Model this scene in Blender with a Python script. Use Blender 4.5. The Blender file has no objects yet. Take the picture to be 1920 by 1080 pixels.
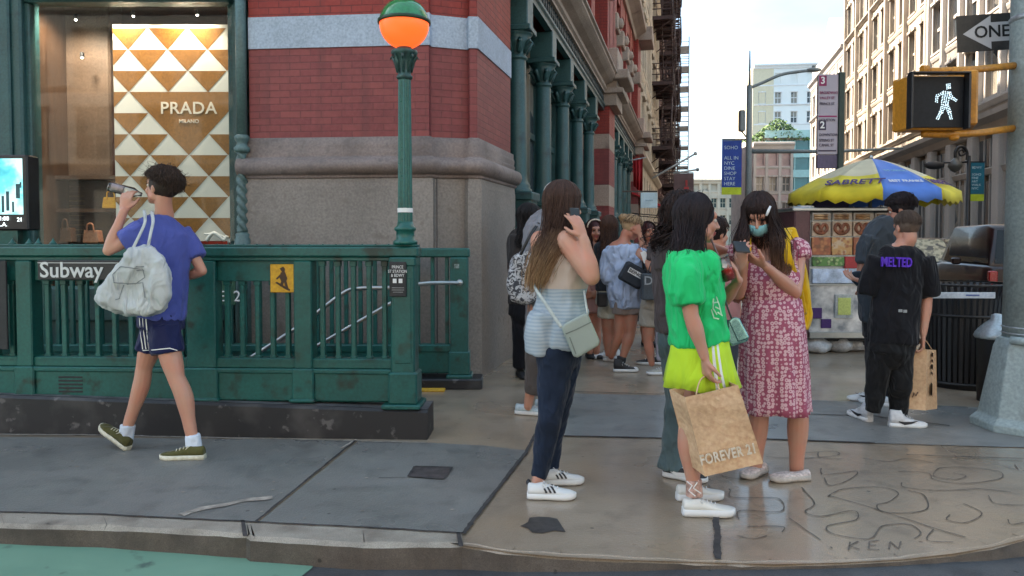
import bpy, math, random
import numpy as np
from mathutils import Vector, Matrix, noise
random.seed(7)
R = math.radians
V = Vector
SC = bpy.context.scene
COL = SC.collection

# ------------------------------------------------------------------ camera
F = 1400.0; CX, CY = 960.0, 494.0; CAMH = 1.40; PITCH = R(2.0)
cd = bpy.data.cameras.new('camera'); cam = bpy.data.objects.new('camera', cd); COL.objects.link(cam)
cam.location = (0, 0, CAMH); cam.rotation_euler = (R(90) - PITCH, 0, 0)
cd.sensor_width = 36; cd.lens = F / 1920 * 36; cd.shift_y = -(540 - CY) / 1920; cd.clip_start = .05; cd.clip_end = 3000
SC.camera = cam
# ------------------------------------------------------------------ sky, sun, exposure
SUN_EL, SUN_AZ = 46.0, -60.0          # azimuth measured from +Y towards +X: behind the left hand block
w = bpy.data.worlds.new('World'); SC.world = w; w.use_nodes = True
nt = w.node_tree; bg = nt.nodes['Background']; sky = nt.nodes.new('ShaderNodeTexSky')
sky.sky_type = 'NISHITA'; sky.sun_disc = False; sky.sun_elevation = R(SUN_EL); sky.sun_rotation = R(SUN_AZ)
sky.air_density = 1.0; sky.dust_density = 1.6; sky.ozone_density = 1.0; sky.altitude = 0
cn_ = nt.nodes.new('ShaderNodeTexNoise'); cn_.inputs['Scale'].default_value = 3.2; cn_.inputs['Detail'].default_value = 6
ctc = nt.nodes.new('ShaderNodeTexCoord'); cmp_ = nt.nodes.new('ShaderNodeMapping'); cmp_.inputs['Scale'].default_value = (1, 1, 2.6); nt.links.new(ctc.outputs['Generated'], cmp_.inputs[0]); nt.links.new(cmp_.outputs[0], cn_.inputs['Vector'])
cmr = nt.nodes.new('ShaderNodeMapRange'); cmr.inputs[1].default_value = .42; cmr.inputs[2].default_value = .68; cmr.inputs[3].default_value = .74; cmr.inputs[4].default_value = .95; nt.links.new(cn_.outputs[0], cmr.inputs[0])
cmx = nt.nodes.new('ShaderNodeMix'); cmx.data_type = 'RGBA'; nt.links.new(cmr.outputs[0], cmx.inputs[0]); nt.links.new(sky.outputs[0], cmx.inputs[6]); cmx.inputs[7].default_value = (.62, .86, 1.0, 1)   # thin high cloud
nt.links.new(cmx.outputs[2], bg.inputs[0]); bg.inputs[1].default_value = 0.13
sl = bpy.data.lights.new('sun', 'SUN'); sl.energy = 2.8; sl.angle = R(.6); sl.color = (1, .87, .72)
so = bpy.data.objects.new('sun', sl); COL.objects.link(so)
sdir = V((math.sin(R(SUN_AZ)) * math.cos(R(SUN_EL)), math.cos(R(SUN_AZ)) * math.cos(R(SUN_EL)), math.sin(R(SUN_EL))))
so.rotation_euler = sdir.to_track_quat('Z', 'Y').to_euler()
so.location = (-20, 20, 40)
vs = SC.view_settings
SC.display_settings.display_device = 'sRGB'
vs.view_transform = 'Standard'; vs.look = 'None'; vs.gamma = 1; vs.use_curve_mapping = False; vs.exposure = 3.05
SC.cycles.max_bounces = 8; SC.cycles.diffuse_bounces = 4; SC.cycles.glossy_bounces = 3; SC.cycles.transparent_max_bounces = 12
SC.cycles.caustics_reflective = False; SC.cycles.caustics_refractive = False

# ------------------------------------------------------------------ projection helpers: photo pixel -> world
_f = V((0, math.cos(PITCH), -math.sin(PITCH))); _u = V((0, math.sin(PITCH), math.cos(PITCH))); _r = V((1, 0, 0))
def ray(x, y): return _r * ((x - CX) / F) + _u * ((CY - y) / F) + _f
def at(x, y, Y):
    d = ray(x, y); k = Y / d.y; return V((d.x * k, Y, CAMH + d.z * k))
def G(x, y, z=0.0):
    d = ray(x, y); k = (z - CAMH) / d.z; return V((d.x * k, d.y * k, z))

# ------------------------------------------------------------------ object helpers
def tag(o, label=None, cat=None, group=None, kind=None):
    if label: o['label'] = label
    if cat: o['category'] = cat
    if group: o['group'] = group
    if kind: o['kind'] = kind
    return o
def empty(name, loc=(0, 0, 0), label=None, cat=None, group=None, rz=0):
    o = bpy.data.objects.new(name, None); COL.objects.link(o); o.location = loc; o.rotation_euler.z = rz
    o.empty_display_size = .2; return tag(o, label, cat, group)
def org(p):
    v = V((0, 0, 0))
    while p is not None: v += V(p.location); p = p.parent
    return v
def link(name, me, mats, parent=None):
    o = bpy.data.objects.new(name, me); COL.objects.link(o)
    if not isinstance(mats, (list, tuple)): mats = [mats]
    if len(me.materials) == 0:
        for m in mats: me.materials.append(m)
    if parent is not None: o.parent = parent
    return o
def copy_tree(o, parent=None):
    c = o.copy(); COL.objects.link(c); c.parent = parent
    for ch in list(o.children): copy_tree(ch, c)
    return c
def frame(o, ux, uy):
    x = V((ux, uy, 0)).normalized(); z = V((0, 0, 1)); y = z.cross(x)
    return Matrix(((x.x, y.x, z.x, o[0]), (x.y, y.y, z.y, o[1]), (x.z, y.z, z.z, o[2] if len(o) > 2 else 0), (0, 0, 0, 1)))
def facem(o, right, up=(0, 0, 1)):
    x = V(right).normalized(); y = V(up); y = (y - x * y.dot(x)).normalized(); z = x.cross(y)
    return Matrix(((x.x, y.x, z.x, o[0]), (x.y, y.y, z.y, o[1]), (x.z, y.z, z.z, o[2]), (0, 0, 0, 1)))
class MB:
    def __init__(s, M=None): s.M = M or Matrix(); s.l = []; s.w = []; s.f = []; s.mi = []; s.sm = []
    def V(s, p): p = V(p); s.l.append(p); s.w.append(s.M @ p); return len(s.w) - 1
    def F(s, idx, m=0, sm=False): s.f.append(tuple(idx)); s.mi.append(m); s.sm.append(sm)
    def box(s, x0, x1, y0, y1, z0, z1, m=0):
        b = [s.V(p) for p in ((x0, y0, z0), (x1, y0, z0), (x1, y1, z0), (x0, y1, z0), (x0, y0, z1), (x1, y0, z1), (x1, y1, z1), (x0, y1, z1))]
        for q in ((0, 3, 2, 1), (4, 5, 6, 7), (0, 1, 5, 4), (1, 2, 6, 5), (2, 3, 7, 6), (3, 0, 4, 7)): s.F([b[i] for i in q], m)
        return s
    def bbox(s, x0, x1, y0, y1, z0, z1, c=.006, m=0):       # box with chamfered edges
        c = min(c, (x1 - x0) * .4, (y1 - y0) * .4, (z1 - z0) * .4)
        def ring(z, i): return [s.V(p) for p in ((x0 + i + c, y0 + i, z), (x1 - i - c, y0 + i, z), (x1 - i, y0 + i + c, z), (x1 - i, y1 - i - c, z), (x1 - i - c, y1 - i, z), (x0 + i + c, y1 - i, z), (x0 + i, y1 - i - c, z), (x0 + i, y0 + i + c, z))]
        rs = [ring(z0, c), ring(z0 + c, 0), ring(z1 - c, 0), ring(z1, c)]
        s.F(rs[0][::-1], m); s.F(rs[3], m)
        for a, b in zip(rs, rs[1:]):
            for i in range(8): s.F((a[i], a[(i + 1) % 8], b[(i + 1) % 8], b[i]), m)
        return s
    def rings(s, rr, m=0, cap=True, sm=True, close=True):
        ids = [[s.V(p) for p in r] for r in rr]; n = len(ids[0])
        for a, b in zip(ids, ids[1:]):
            for i in range(n if close else n - 1): s.F((a[i], a[(i + 1) % n], b[(i + 1) % n], b[i]), m, sm)
        if cap: s.F(ids[0][::-1], m); s.F(ids[-1], m)
        return s
    def tube(s, pts, r, n=8, m=0, sm=True, cap=True):
        pts = [V(p) for p in pts]; rs = r if isinstance(r, (list, tuple)) else [r] * len(pts); rr = []; pu = None
        for i, p in enumerate(pts):
            t = (pts[min(i + 1, len(pts) - 1)] - pts[max(i - 1, 0)]).normalized()
            if pu is None: pu = t.orthogonal().normalized()
            pu = (pu - t * pu.dot(t)).normalized(); w_ = t.cross(pu)
            rr.append([p + (pu * math.cos(a) + w_ * math.sin(a)) * rs[i] for a in [2 * math.pi * k / n for k in range(n)]])
        return s.rings(rr, m, cap, sm)
    def lathe(s, c, prof, n=24, m=0, sm=True, cap=True):
        c = V(c); return s.rings([[c + V((r * math.cos(a), r * math.sin(a), z)) for a in [2 * math.pi * k / n for k in range(n)]] for r, z in prof], m, cap, sm)
    def prism(s, poly, z0, z1, m=0):
        a = [s.V((p[0], p[1], z0)) for p in poly]; b = [s.V((p[0], p[1], z1)) for p in poly]; n = len(poly)
        s.F(a[::-1], m); s.F(b, m)
        for i in range(n): s.F((a[i], a[(i + 1) % n], b[(i + 1) % n], b[i]), m)
        return s
    def sweep(s, prof, path, m=0, sm=False, cap=True):      # prof (out,z) swept along plan path; out = right hand side
        rr = []
        P = [V((p[0], p[1])) for p in path]
        for i, p in enumerate(P):
            d0 = (P[i] - P[i - 1]).normalized() if i else None; d1 = (P[i + 1] - P[i]).normalized() if i < len(P) - 1 else None
            d0 = d0 or d1; d1 = d1 or d0
            n0 = V((d0.y, -d0.x)); n1 = V((d1.y, -d1.x)); b = (n0 + n1); b = b / max(b.length_squared / 2, .3)
            rr.append([(p.x + b.x * o, p.y + b.y * o, z) for o, z in prof])
        return s.rings(rr, m, cap, sm)
    def quad(s, a, b, c, d, m=0): s.F([s.V(p) for p in (a, b, c, d)], m); return s
    def poly(s, pts, m=0): s.F([s.V(p) for p in pts], m); return s
    def sphere(s, c, r, n=16, m=0, sc=(1, 1, 1), t0=0, t1=math.pi):
        c = V(c); k = max(4, n // 2); rr = []
        for i in range(k + 1):
            t = t0 + (t1 - t0) * i / k; t = min(max(t, .02), math.pi - .02)
            rr.append([c + V((r * sc[0] * math.sin(t) * math.cos(a), r * sc[1] * math.sin(t) * math.sin(a), r * sc[2] * math.cos(t))) for a in [-2 * math.pi * j / n for j in range(n)]])
        return s.rings(rr, m, True, True)
    def build(s, name, mats, parent=None, bevel=0):
        o0 = org(parent); me = bpy.data.meshes.new(name)
        me.from_pydata([v - o0 for v in s.w], [], s.f)
        for p, m, q in zip(me.polygons, s.mi, s.sm): p.material_index = m; p.use_smooth = q
        uv = me.uv_layers.new(name='UVMap'); li = 0; buf = [0.0] * (2 * len(me.loops))
        for fc in s.f:
            a, b, c = s.l[fc[0]], s.l[fc[1]], s.l[fc[2]]; n = (b - a).cross(c - a)
            if len(fc) > 3 and n.length < 1e-10: n = (c - a).cross(s.l[fc[3]] - a)
            ax, ay, az = abs(n.x), abs(n.y), abs(n.z)
            for i in fc:
                p = s.l[i]
                if az >= ax and az >= ay: u = (p.x, p.y)
                elif ay >= ax: u = (p.x, p.z)
                else: u = (p.y, p.z)
                buf[2 * li] = u[0]; buf[2 * li + 1] = u[1]; li += 1
        uv.data.foreach_set('uv', buf)
        me.update()
        o = link(name, me, mats, parent)
        if bevel:
            b = o.modifiers.new('b', 'BEVEL'); b.width = bevel; b.segments = 2; b.limit_method = 'ANGLE'
        return o
TS = bpy.data.scenes.new('workbench')       # empty helper scene, removed at the end: only used to evaluate modifiers
def evalmesh(o):
    TS.collection.objects.link(o); vl = TS.view_layers[0]; vl.update(); me = bpy.data.meshes.new_from_object(o.evaluated_get(vl.depsgraph)); bpy.data.objects.remove(o); return me
def text(name, body, size, M, m, parent=None, extrude=.002, align='CENTER', sx=1.0, offset=0.0, shear=0, spacing=1.0, bold=0):
    c = bpy.data.curves.new('t', 'FONT'); c.body = body; c.size = size; c.extrude = extrude; c.align_x = align; c.align_y = 'CENTER'
    c.offset = bold * size; c.shear = shear; c.space_character = spacing; c.resolution_u = 3
    o = bpy.data.objects.new('t', c); me = evalmesh(o); bpy.data.curves.remove(c); me.transform(Matrix.Diagonal((sx, 1, 1, 1))); me.transform(M)
    me.transform(Matrix.Translation(-org(parent))); me.materials.clear()
    return link(name, me, m, parent)

# ------------------------------------------------------------------ materials
def nodes(name):
    m = bpy.data.materials.new(name); m.use_nodes = True; t = m.node_tree; return m, t, t.nodes['Principled BSDF']
def N(t, kind, **kw):
    n = t.nodes.new('ShaderNode' + kind)
    for k, v in kw.items(): setattr(n, k, v)
    return n
def mixc(t, fac, a, b, mode='MIX'):
    n = N(t, 'Mix', data_type='RGBA', blend_type=mode)
    for i, v in ((0, fac), (6, a), (7, b)):
        if hasattr(v, 'default_value') or hasattr(v, 'is_output'): t.links.new(v, n.inputs[i])
        else: n.inputs[i].default_value = v if i == 0 else (*v, 1)[:4]
    return n.outputs[2]
def ramp(t, src, stops):
    n = N(t, 'ValToRGB'); t.links.new(src, n.inputs[0]); e = n.color_ramp.elements
    e[0].position = stops[0][0]; e[1].position = 1.0 if len(stops) > 2 else stops[-1][0]
    for p, c in stops[1:-1]: e.new(p)
    e[len(e) - 1].position = stops[-1][0]
    for k, (p, c) in zip(e, stops): k.color = (*(c if isinstance(c, tuple) else (c, c, c)), 1)
    return n.outputs[0]
def tex(t, kind, scale, coord='Object', detail=4, map_scale=None, **kw):
    tc = N(t, 'TexCoord'); n = N(t, 'Tex' + kind, **kw); src = tc.outputs[coord]
    if map_scale:
        mp = N(t, 'Mapping'); mp.inputs['Scale'].default_value = map_scale; t.links.new(src, mp.inputs[0]); src = mp.outputs[0]
    t.links.new(src, n.inputs['Vector']); n.inputs['Scale'].default_value = scale
    if 'Detail' in n.inputs and kind != 'Voronoi': n.inputs['Detail'].default_value = detail
    return n
def bump(t, p, h, s=.3, d=.01, prev=None):
    b = N(t, 'Bump'); b.inputs['Strength'].default_value = s; b.inputs['Distance'].default_value = d; t.links.new(h, b.inputs['Height'])
    if prev: t.links.new(prev, b.inputs['Normal'])
    t.links.new(b.outputs[0], p.inputs['Normal']); return b.outputs[0]
_mc = {}
def mat(name, col, rough=.6, metal=0, var=.25, vs_=2.5, bs=30, b=.2, bd=.004, spec=.5, dirt=None, coat=0, ms=None, sheen=0):
    if name in _mc: return _mc[name]
    m, t, p = nodes(name)
    n1 = tex(t, 'Noise', vs_, map_scale=ms)
    lo = tuple(c * (1 - var) for c in col); hi = tuple(min(1, c * (1 + var * .7)) for c in col)
    c = ramp(t, n1.outputs[0], [(.3, lo), (.7, hi)])
    if var > .1: c = mixc(t, .32, c, ramp(t, tex(t, 'Noise', 45, detail=8).outputs[0], [(.3, (.2, .2, .2)), (.7, (.8, .8, .8))]), 'OVERLAY')
    if dirt:
        n3 = tex(t, 'Noise', dirt[1], detail=8); c = mixc(t, ramp(t, n3.outputs[0], [(dirt[2], 0.0), (min(1, dirt[2] + .12), 1.0)]), c, dirt[0])
    t.links.new(c, p.inputs['Base Color'])
    n2 = tex(t, 'Noise', bs, detail=6, map_scale=ms); 
    if b: bump(t, p, n2.outputs[0], b, bd)
    rr = N(t, 'MapRange'); rr.inputs[3].default_value = max(0, rough - .1); rr.inputs[4].default_value = min(1, rough + .12)
    t.links.new(n2.outputs[0], rr.inputs[0]); t.links.new(rr.outputs[0], p.inputs['Roughness'])
    p.inputs['Metallic'].default_value = metal; p.inputs['Specular IOR Level'].default_value = spec; p.inputs['Coat Weight'].default_value = coat
    p.inputs['Sheen Weight'].default_value = sheen
    _mc[name] = m; return m
def emis(name, col, strength):
    m, t, p = nodes(name); p.inputs['Base Color'].default_value = (*col, 1); p.inputs['Emission Color'].default_value = (*col, 1)
    p.inputs['Emission Strength'].default_value = strength; p.inputs['Roughness'].default_value = .35; return m
def brickm(name, c1, c2, mortar, bw=.21, bh=.068, ms=.006, rough=.6, bs=.5):
    m, t, p = nodes(name); b = tex(t, 'Brick', 1, 'UV'); b.offset = .5
    for i, c in (('Color1', c1), ('Color2', c2), ('Mortar', mortar)): b.inputs[i].default_value = (*c, 1)
    b.inputs['Brick Width'].default_value = bw; b.inputs['Row Height'].default_value = bh; b.inputs['Mortar Size'].default_value = ms
    b.inputs['Mortar Smooth'].default_value = .4; b.inputs['Bias'].default_value = -.2
    n = tex(t, 'Noise', 1.6, detail=8); c = mixc(t, ramp(t, n.outputs[0], [(.35, 0.0), (.7, .55)]), b.outputs[0], tuple(x * .72 for x in c1))
    n4 = tex(t, 'Noise', 26, detail=5); c = mixc(t, ramp(t, n4.outputs[0], [(.4, 0.0), (.75, .25)]), c, tuple(min(1, x * 1.5 + .02) for x in c1))
    n6 = tex(t, 'Noise', 2.2, detail=6, map_scale=(3, 3, .25)); c = mixc(t, ramp(t, n6.outputs[0], [(.5, 0.0), (.72, .5)]), c, tuple(x * .45 + .012 for x in c1)); t.links.new(c, p.inputs['Base Color']); p.inputs['Roughness'].default_value = rough
    inv = N(t, 'Math', operation='SUBTRACT'); inv.inputs[0].default_value = 1; t.links.new(b.outputs[1], inv.inputs[1])
    pb = bump(t, p, inv.outputs[0], bs, .006); bump(t, p, n4.outputs[0], .25, .004, pb); return m
def glassm(name, tint=(.9, .95, .95), refl=.12, rough=.02):
    m, t, p = nodes(name); t.nodes.remove(p); out = t.nodes['Material Output']
    tr = N(t, 'BsdfTransparent'); tr.inputs[0].default_value = (*tint, 1); gl = N(t, 'BsdfGlossy'); gl.inputs['Roughness'].default_value = rough
    mx = N(t, 'MixShader'); fr = N(t, 'Fresnel'); fr.inputs[0].default_value = 1.5
    ad = N(t, 'Math', operation='ADD'); ad.operation = 'MULTIPLY'; ad.inputs[1].default_value = refl * 3.2; t.links.new(fr.outputs[0], ad.inputs[0])
    t.links.new(ad.outputs[0], mx.inputs[0]); t.links.new(tr.outputs[0], mx.inputs[1]); t.links.new(gl.outputs[0], mx.inputs[2]); t.links.new(mx.outputs[0], out.inputs[0]); return m
def fabric(name, col, rough=.85, var=.15, weave=260, b=.25, spec=.2, folds=0, sheen=.1, vs_=4):
    if name in _mc: return _mc[name]
    m, t, p = nodes(name); n1 = tex(t, 'Noise', vs_)
    t.links.new(ramp(t, n1.outputs[0], [(.3, tuple(c * (1 - var) for c in col)), (.7, tuple(min(1, c * (1 + var)) for c in col))]), p.inputs['Base Color'])
    n2 = tex(t, 'Noise', weave, detail=2); pb = bump(t, p, n2.outputs[0], b, .001)
    if folds:
        n3 = tex(t, 'Noise', 7, detail=2, map_scale=(1, 1, .5)); n3.inputs['Distortion'].default_value = 1.8; n3.inputs['Roughness'].default_value = .4; bump(t, p, n3.outputs[0], min(1, folds * 1.6), .07, pb)
    p.inputs['Roughness'].default_value = rough; p.inputs['Specular IOR Level'].default_value = spec; p.inputs['Sheen Weight'].default_value = sheen
    _mc[name] = m; return m
M = {}
M['green'] = mat('green enamel', (.007, .088, .076), .4, var=.2, vs_=3, bs=18, b=.12, dirt=((.010, .028, .022), 7, .56), spec=.5)
M['pole_green'] = mat('pole green enamel', (.008, .10, .082), .3, var=.15, vs_=5, bs=25, b=.1)
M['iron'] = mat('iron facade paint', (.026, .082, .086), .42, var=.25, vs_=2, bs=20, b=.2, dirt=((.02, .045, .05), 6, .6))
M['irondk'] = mat('iron frieze paint', (.03, .05, .06), .5, var=.5, vs_=9, bs=40, b=.6, bd=.02)
M['brick'] = brickm('painted red brick', (.205, .040, .042), (.28, .066, .058), (.135, .033, .033))
M['brickhi'] = brickm('upper red brick', (.26, .025, .018), (.31, .035, .024), (.1, .012, .01))
M['band'] = mat('pale blue painted band', (.36, .43, .53), .6, var=.12, vs_=2.2, bs=12, b=.35, bd=.006, dirt=((.26, .32, .40), 5, .6))
M['stone'] = mat('brownstone', (.25, .222, .20), .75, var=.22, vs_=1.1, bs=45, b=.5, bd=.006, dirt=((.20, .17, .15), 9, .60))
M['stonemould'] = mat('brownstone moulding', (.22, .175, .16), .7, var=.25, vs_=2.2, bs=30, b=.4, bd=.006, dirt=((.15, .12, .11), 10, .60))
M['tan'] = mat('tan stone', (.36, .29, .24), .75, var=.25, vs_=.8, bs=14, b=.4, bd=.02, dirt=((.2, .15, .13), 2, .6))
M['cream'] = mat('cream stone', (.56, .50, .41), .75, var=.15, vs_=.5, bs=4, b=.3, bd=.03, dirt=((.40, .35, .29), .8, .6))
M['cream2'] = mat('pale grey stone', (.50, .46, .42), .75, var=.15, vs_=.4, bs=4, b=.3, bd=.03, dirt=((.36, .33, .31), .7, .6))
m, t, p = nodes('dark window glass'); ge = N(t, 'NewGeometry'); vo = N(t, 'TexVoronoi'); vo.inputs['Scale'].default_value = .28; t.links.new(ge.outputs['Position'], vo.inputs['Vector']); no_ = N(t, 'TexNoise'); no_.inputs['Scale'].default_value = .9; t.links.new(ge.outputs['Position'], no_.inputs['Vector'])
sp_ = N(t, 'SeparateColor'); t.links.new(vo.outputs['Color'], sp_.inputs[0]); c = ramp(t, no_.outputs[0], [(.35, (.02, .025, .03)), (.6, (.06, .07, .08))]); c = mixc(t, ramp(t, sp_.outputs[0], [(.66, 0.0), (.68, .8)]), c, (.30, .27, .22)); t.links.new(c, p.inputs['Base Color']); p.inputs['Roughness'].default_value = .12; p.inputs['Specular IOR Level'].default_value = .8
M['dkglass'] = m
M['void'] = mat('dark interior', (.02, .02, .022), .8, b=0)
M['black'] = mat('black paint', (.012, .012, .014), .4, var=.3, vs_=6, bs=30, b=.1)
M['blackmatte'] = mat('black plastic', (.02, .02, .023), .6, var=.3, vs_=6, bs=60, b=.1)
M['steel'] = mat('stainless steel', (.42, .44, .44), .38, metal=.95, var=.1, vs_=9, bs=40, b=.05)
M['steelq'] = mat('galvanised steel', (.42, .47, .50), .38, metal=.55, var=.18, vs_=4, bs=20, b=.1, dirt=((.30, .33, .35), 8, .62))
M['greypaint'] = mat('grey green pole paint', (.30, .37, .38), .45, var=.14, vs_=3, bs=15, b=.12, dirt=((.22, .26, .26), 7, .62))
M['white'] = mat('white paint', (.78, .78, .78), .4, var=.04, b=0)
M['glass'] = glassm('shop glass', (.88, .92, .92), .10)
# ================================================================== GROUND
def concrete(name, c1, c2, dark, rough=(.35, .75), scale=1.1, bs=60, wet=None, coat=0):
    m, t, p = nodes(name); n = tex(t, 'Noise', scale, detail=8); n.inputs['Roughness'].default_value = .65
    c = ramp(t, n.outputs[0], [(.32, c1), (.68, c2)])
    n2 = tex(t, 'Noise', 5.5, detail=10); c = mixc(t, ramp(t, n2.outputs[0], [(.52, 0.0), (.72, .55)]), c, dark)
    n3 = tex(t, 'Voronoi', 5.5); c = mixc(t, ramp(t, n3.outputs['Distance'], [(.045, .75), (.07, 0.0)]), c, tuple(x * .4 for x in dark))
    if coat:
        n7 = tex(t, 'Noise', 1.3, detail=4); c = mixc(t, ramp(t, n7.outputs[0], [(.5, 0.0), (.68, .6)]), c, (.33, .235, .15))
        n8 = tex(t, 'Noise', 1.0, detail=3); t.links.new(ramp(t, n8.outputs[0], [(.36, .1), (.58, .9)]), p.inputs['Coat Weight']); p.inputs['Coat Roughness'].default_value = .15; p.inputs['Coat IOR'].default_value = 1.45
    n5 = tex(t, 'Noise', 260, detail=2); c = mixc(t, .55, c, ramp(t, n5.outputs[0], [(.3, (.25, .25, .25)), (.7, (.8, .8, .8))]), 'OVERLAY')
    t.links.new(c, p.inputs['Base Color'])
    n4 = tex(t, 'Noise', wet or .9, detail=5); rr = ramp(t, n4.outputs[0], [(.38, rough[0]), (.62, rough[1])]); t.links.new(rr, p.inputs['Roughness'])
    nb = tex(t, 'Noise', bs, detail=8); pb = bump(t, p, nb.outputs[0], .55, .005); nb2 = tex(t, 'Noise', 4, detail=3); bump(t, p, nb2.outputs[0], .25, .02, pb)
    return m
M['asphalt'] = concrete('asphalt', (.045, .047, .052), (.075, .077, .082), (.03, .03, .033), (.5, .8), 1.5, 120)
M['walk'] = concrete('brown concrete pavement', (.245, .188, .135), (.34, .268, .198), (.15, .12, .09), (.22, .55), .8, 50, .7, coat=1)
M['slab'] = concrete('blue grey slab', (.155, .153, .146), (.215, .212, .20), (.085, .086, .083), (.25, .5), 1.2, 70)
M['kerb'] = concrete('granite kerb', (.22, .19, .155), (.34, .305, .255), (.10, .08, .065), (.5, .8), 5, 45)
M['kerbface'] = concrete('grimy granite kerb face', (.07, .055, .045), (.125, .10, .08), (.04, .032, .027), (.6, .85), 6, 30)  # kerb front: grime plus shade put into the colour, darker than the top
M['joint'] = mat('dark joint', (.045, .04, .04), .8, var=.4, vs_=20)
M['joint2'] = mat('carved groove', (.13, .105, .085), .7, var=.4, vs_=12)
M['sand'] = mat('pale sandy scrape', (.33, .29, .25), .8, var=.35, vs_=14)
m_, t_, p_ = nodes('worn green lane paint'); a_ = tex(t_, 'Noise', 6, detail=10); b_ = tex(t_, 'Noise', 1.1, detail=5)
g_ = ramp(t_, b_.outputs[0], [(.3, (.12, .245, .175)), (.7, (.17, .31, .225))])
t_.links.new(mixc(t_, ramp(t_, a_.outputs[0], [(.60, 0.0), (.68, .85)]), g_, (.06, .10, .085)), p_.inputs['Base Color'])
bump(t_, p_, a_.outputs[0], .3, .006); p_.inputs['Roughness'].default_value = .6; M['lane'] = m_

def sheet(name, polys, m, z=None, kind='structure', parent=None):
    b = MB()
    for pl in polys: b.poly([(p[0], p[1], p[2] if len(p) > 2 and z is None else (z or 0)) for p in pl])
    o = b.build(name, m, parent)
    if parent is None: tag(o, kind=kind)
    return o
sheet('road', [[(-900, -300), (1500, -300), (1500, 1500), (-900, 1500)]], M['asphalt'], -.112)
KL = lambda Y: .2357 * Y + 3.586
def gx(l): return [G(x, y) for x, y in l]
lip_l = [V((-9, 3.93, 0)), V((-5, 3.8, 0))] + gx([(-420, 984), (-200, 984), (0, 986), (47, 988), (192, 990), (389, 1000), (462, 1004), (469, 1010), (680, 1023), (866, 1022)])
inner_l = [V((-9, 4.2, 0)), V((-5, 4.05, 0))] + gx([(-420, 955), (-200, 957), (0, 961), (47, 961), (192, 966), (328, 973), (462, 979), (469, 980), (680, 990), (867, 1001)])
lip_r = gx([(866, 1022), (960, 1036), (1050, 1044), (1180, 1050), (1304, 1054), (1450, 1058), (1576, 1055), (1690, 1049), (1787, 1038), (1860, 1026), (1920, 1010)])
e = lip_r[-1]
lip_r += [V((2.95, 3.85, 0)), V((3.6, 4.4, 0)), V((4.2, 5.0, 0)), V((4.7, 5.8, 0)), V((5.05, 6.6, 0)), V((KL(8), 8, 0)), V((KL(20), 20, 0)), V((KL(60), 60, 0)), V((KL(160), 160, 0))]
HX0, HX1, HY0, HY1 = -8.5, -1.02, 5.38, 6.96          # stairwell opening
walk = [[*inner_l, V((-.82, 3.72, 0)) if False else lip_l[-1], V((HX1, 4.9, 0)), V((HX1, HY0, 0)), V((HX0, HY0, 0)), V((-9, HY0, 0))]]
right = [lip_l[-1]] + lip_r[1:] + [V((.2357 * 160 - 2.2, 160, 0)), V((.2357 * 7.6 - 2.2, 7.7, 0)), V((-9, 7.9, 0)), V((-9, HY1, 0)), V((HX1, HY1, 0)), V((HX1, HY0, 0)), V((HX1, 4.9, 0))]
sheet('sidewalk', [walk[0], right, [V((-9, HY0, 0)), V((HX0, HY0, 0)), V((HX0, HY1, 0)), V((-9, HY1, 0))]], M['walk'])
# kerb: split stones on the left, one ramped concrete edge on the right
kb = MB()
def kerbrun(lip, inner, m=0, zb=lambda i: -.13, lean=.004):
    top = []; rnd = random.Random(3)
    for i, p in enumerate(lip):
        n = V((0, -1, 0)) if i == 0 else V(((lip[i] - lip[i - 1]).normalized().y, -(lip[i] - lip[i - 1]).normalized().x, 0))
        top.append((p, n))
    for i in range(len(lip) - 1):
        K = max(2, int((lip[i + 1] - lip[i]).length / .06)) if (lip[i].y < 8) else 2
        pr = None
        for k in range(K + 1):
            t = k / K; a = lip[i].lerp(lip[i + 1], t); n = top[i + 1][1]; j = noise.noise(a * 5) * .022 + noise.noise(a * 21) * .010 + abs(noise.noise(a * 2.3)) * .02
            zz = zb(i) * (1 - t) + zb(i + 1) * t
            A = a.lerp(inner[i].lerp(inner[i + 1], t), 1.0) if inner else a - n * .05
            row = [A + V((0, 0, .0035)), a - n * (.02 + j) + V((0, 0, .0035)), a - n * j * .6 + V((0, 0, max(-.010 - abs(j) * .5, zz * .5))), a + n * (.002 - j * .3) + V((0, 0, min(max(-.04, zz * .8), zz * .5))), a + n * lean + V((0, 0, zz - .01))]
            ids = [kb.V(v) for v in row]
            if pr:
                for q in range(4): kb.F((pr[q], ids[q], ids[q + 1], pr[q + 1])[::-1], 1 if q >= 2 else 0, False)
            pr = ids
kerbrun(lip_l, inner_l)
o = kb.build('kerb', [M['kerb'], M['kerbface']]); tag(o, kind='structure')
kb = MB(); zr = [-.11, -.085, -.065, -.048, -.028, -.022, -.022, -.026, -.04, -.06, -.085] + [-.11] * 12
kerbrun(lip_r, None, zb=lambda i: zr[min(i, len(zr) - 1)] - .012, lean=.006)
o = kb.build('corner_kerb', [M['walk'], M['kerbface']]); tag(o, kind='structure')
# asphalt rising to meet the ramped corner
b = MB(); pr = None
for i, q in enumerate(lip_r[:16]):
    z_ = zr[min(i, len(zr) - 1)]; n_ = V((q.x - 1.2, q.y - 5.2, 0)).normalized() if i > 4 else V((.0, -1, 0)); o_ = q + V((max(0, (q.x - 1.5)) * .5 + .1 * i, -1.3 if i < 12 else -.6, 0)); a_ = b.V((q.x, q.y + .02, z_)); m_ = b.V((q.x * .6 + o_.x * .4, q.y * .6 + o_.y * .4, z_ * .45 - .108 * .55)); c_ = b.V((o_.x, o_.y, -.1085))
    if pr: b.F((pr[0], pr[1], m_, a_), 0, True); b.F((pr[1], pr[2], c_, m_), 0, True)
    pr = (a_, m_, c_)
tag(b.build('road_apron', M['asphalt']), kind='structure')
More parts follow.
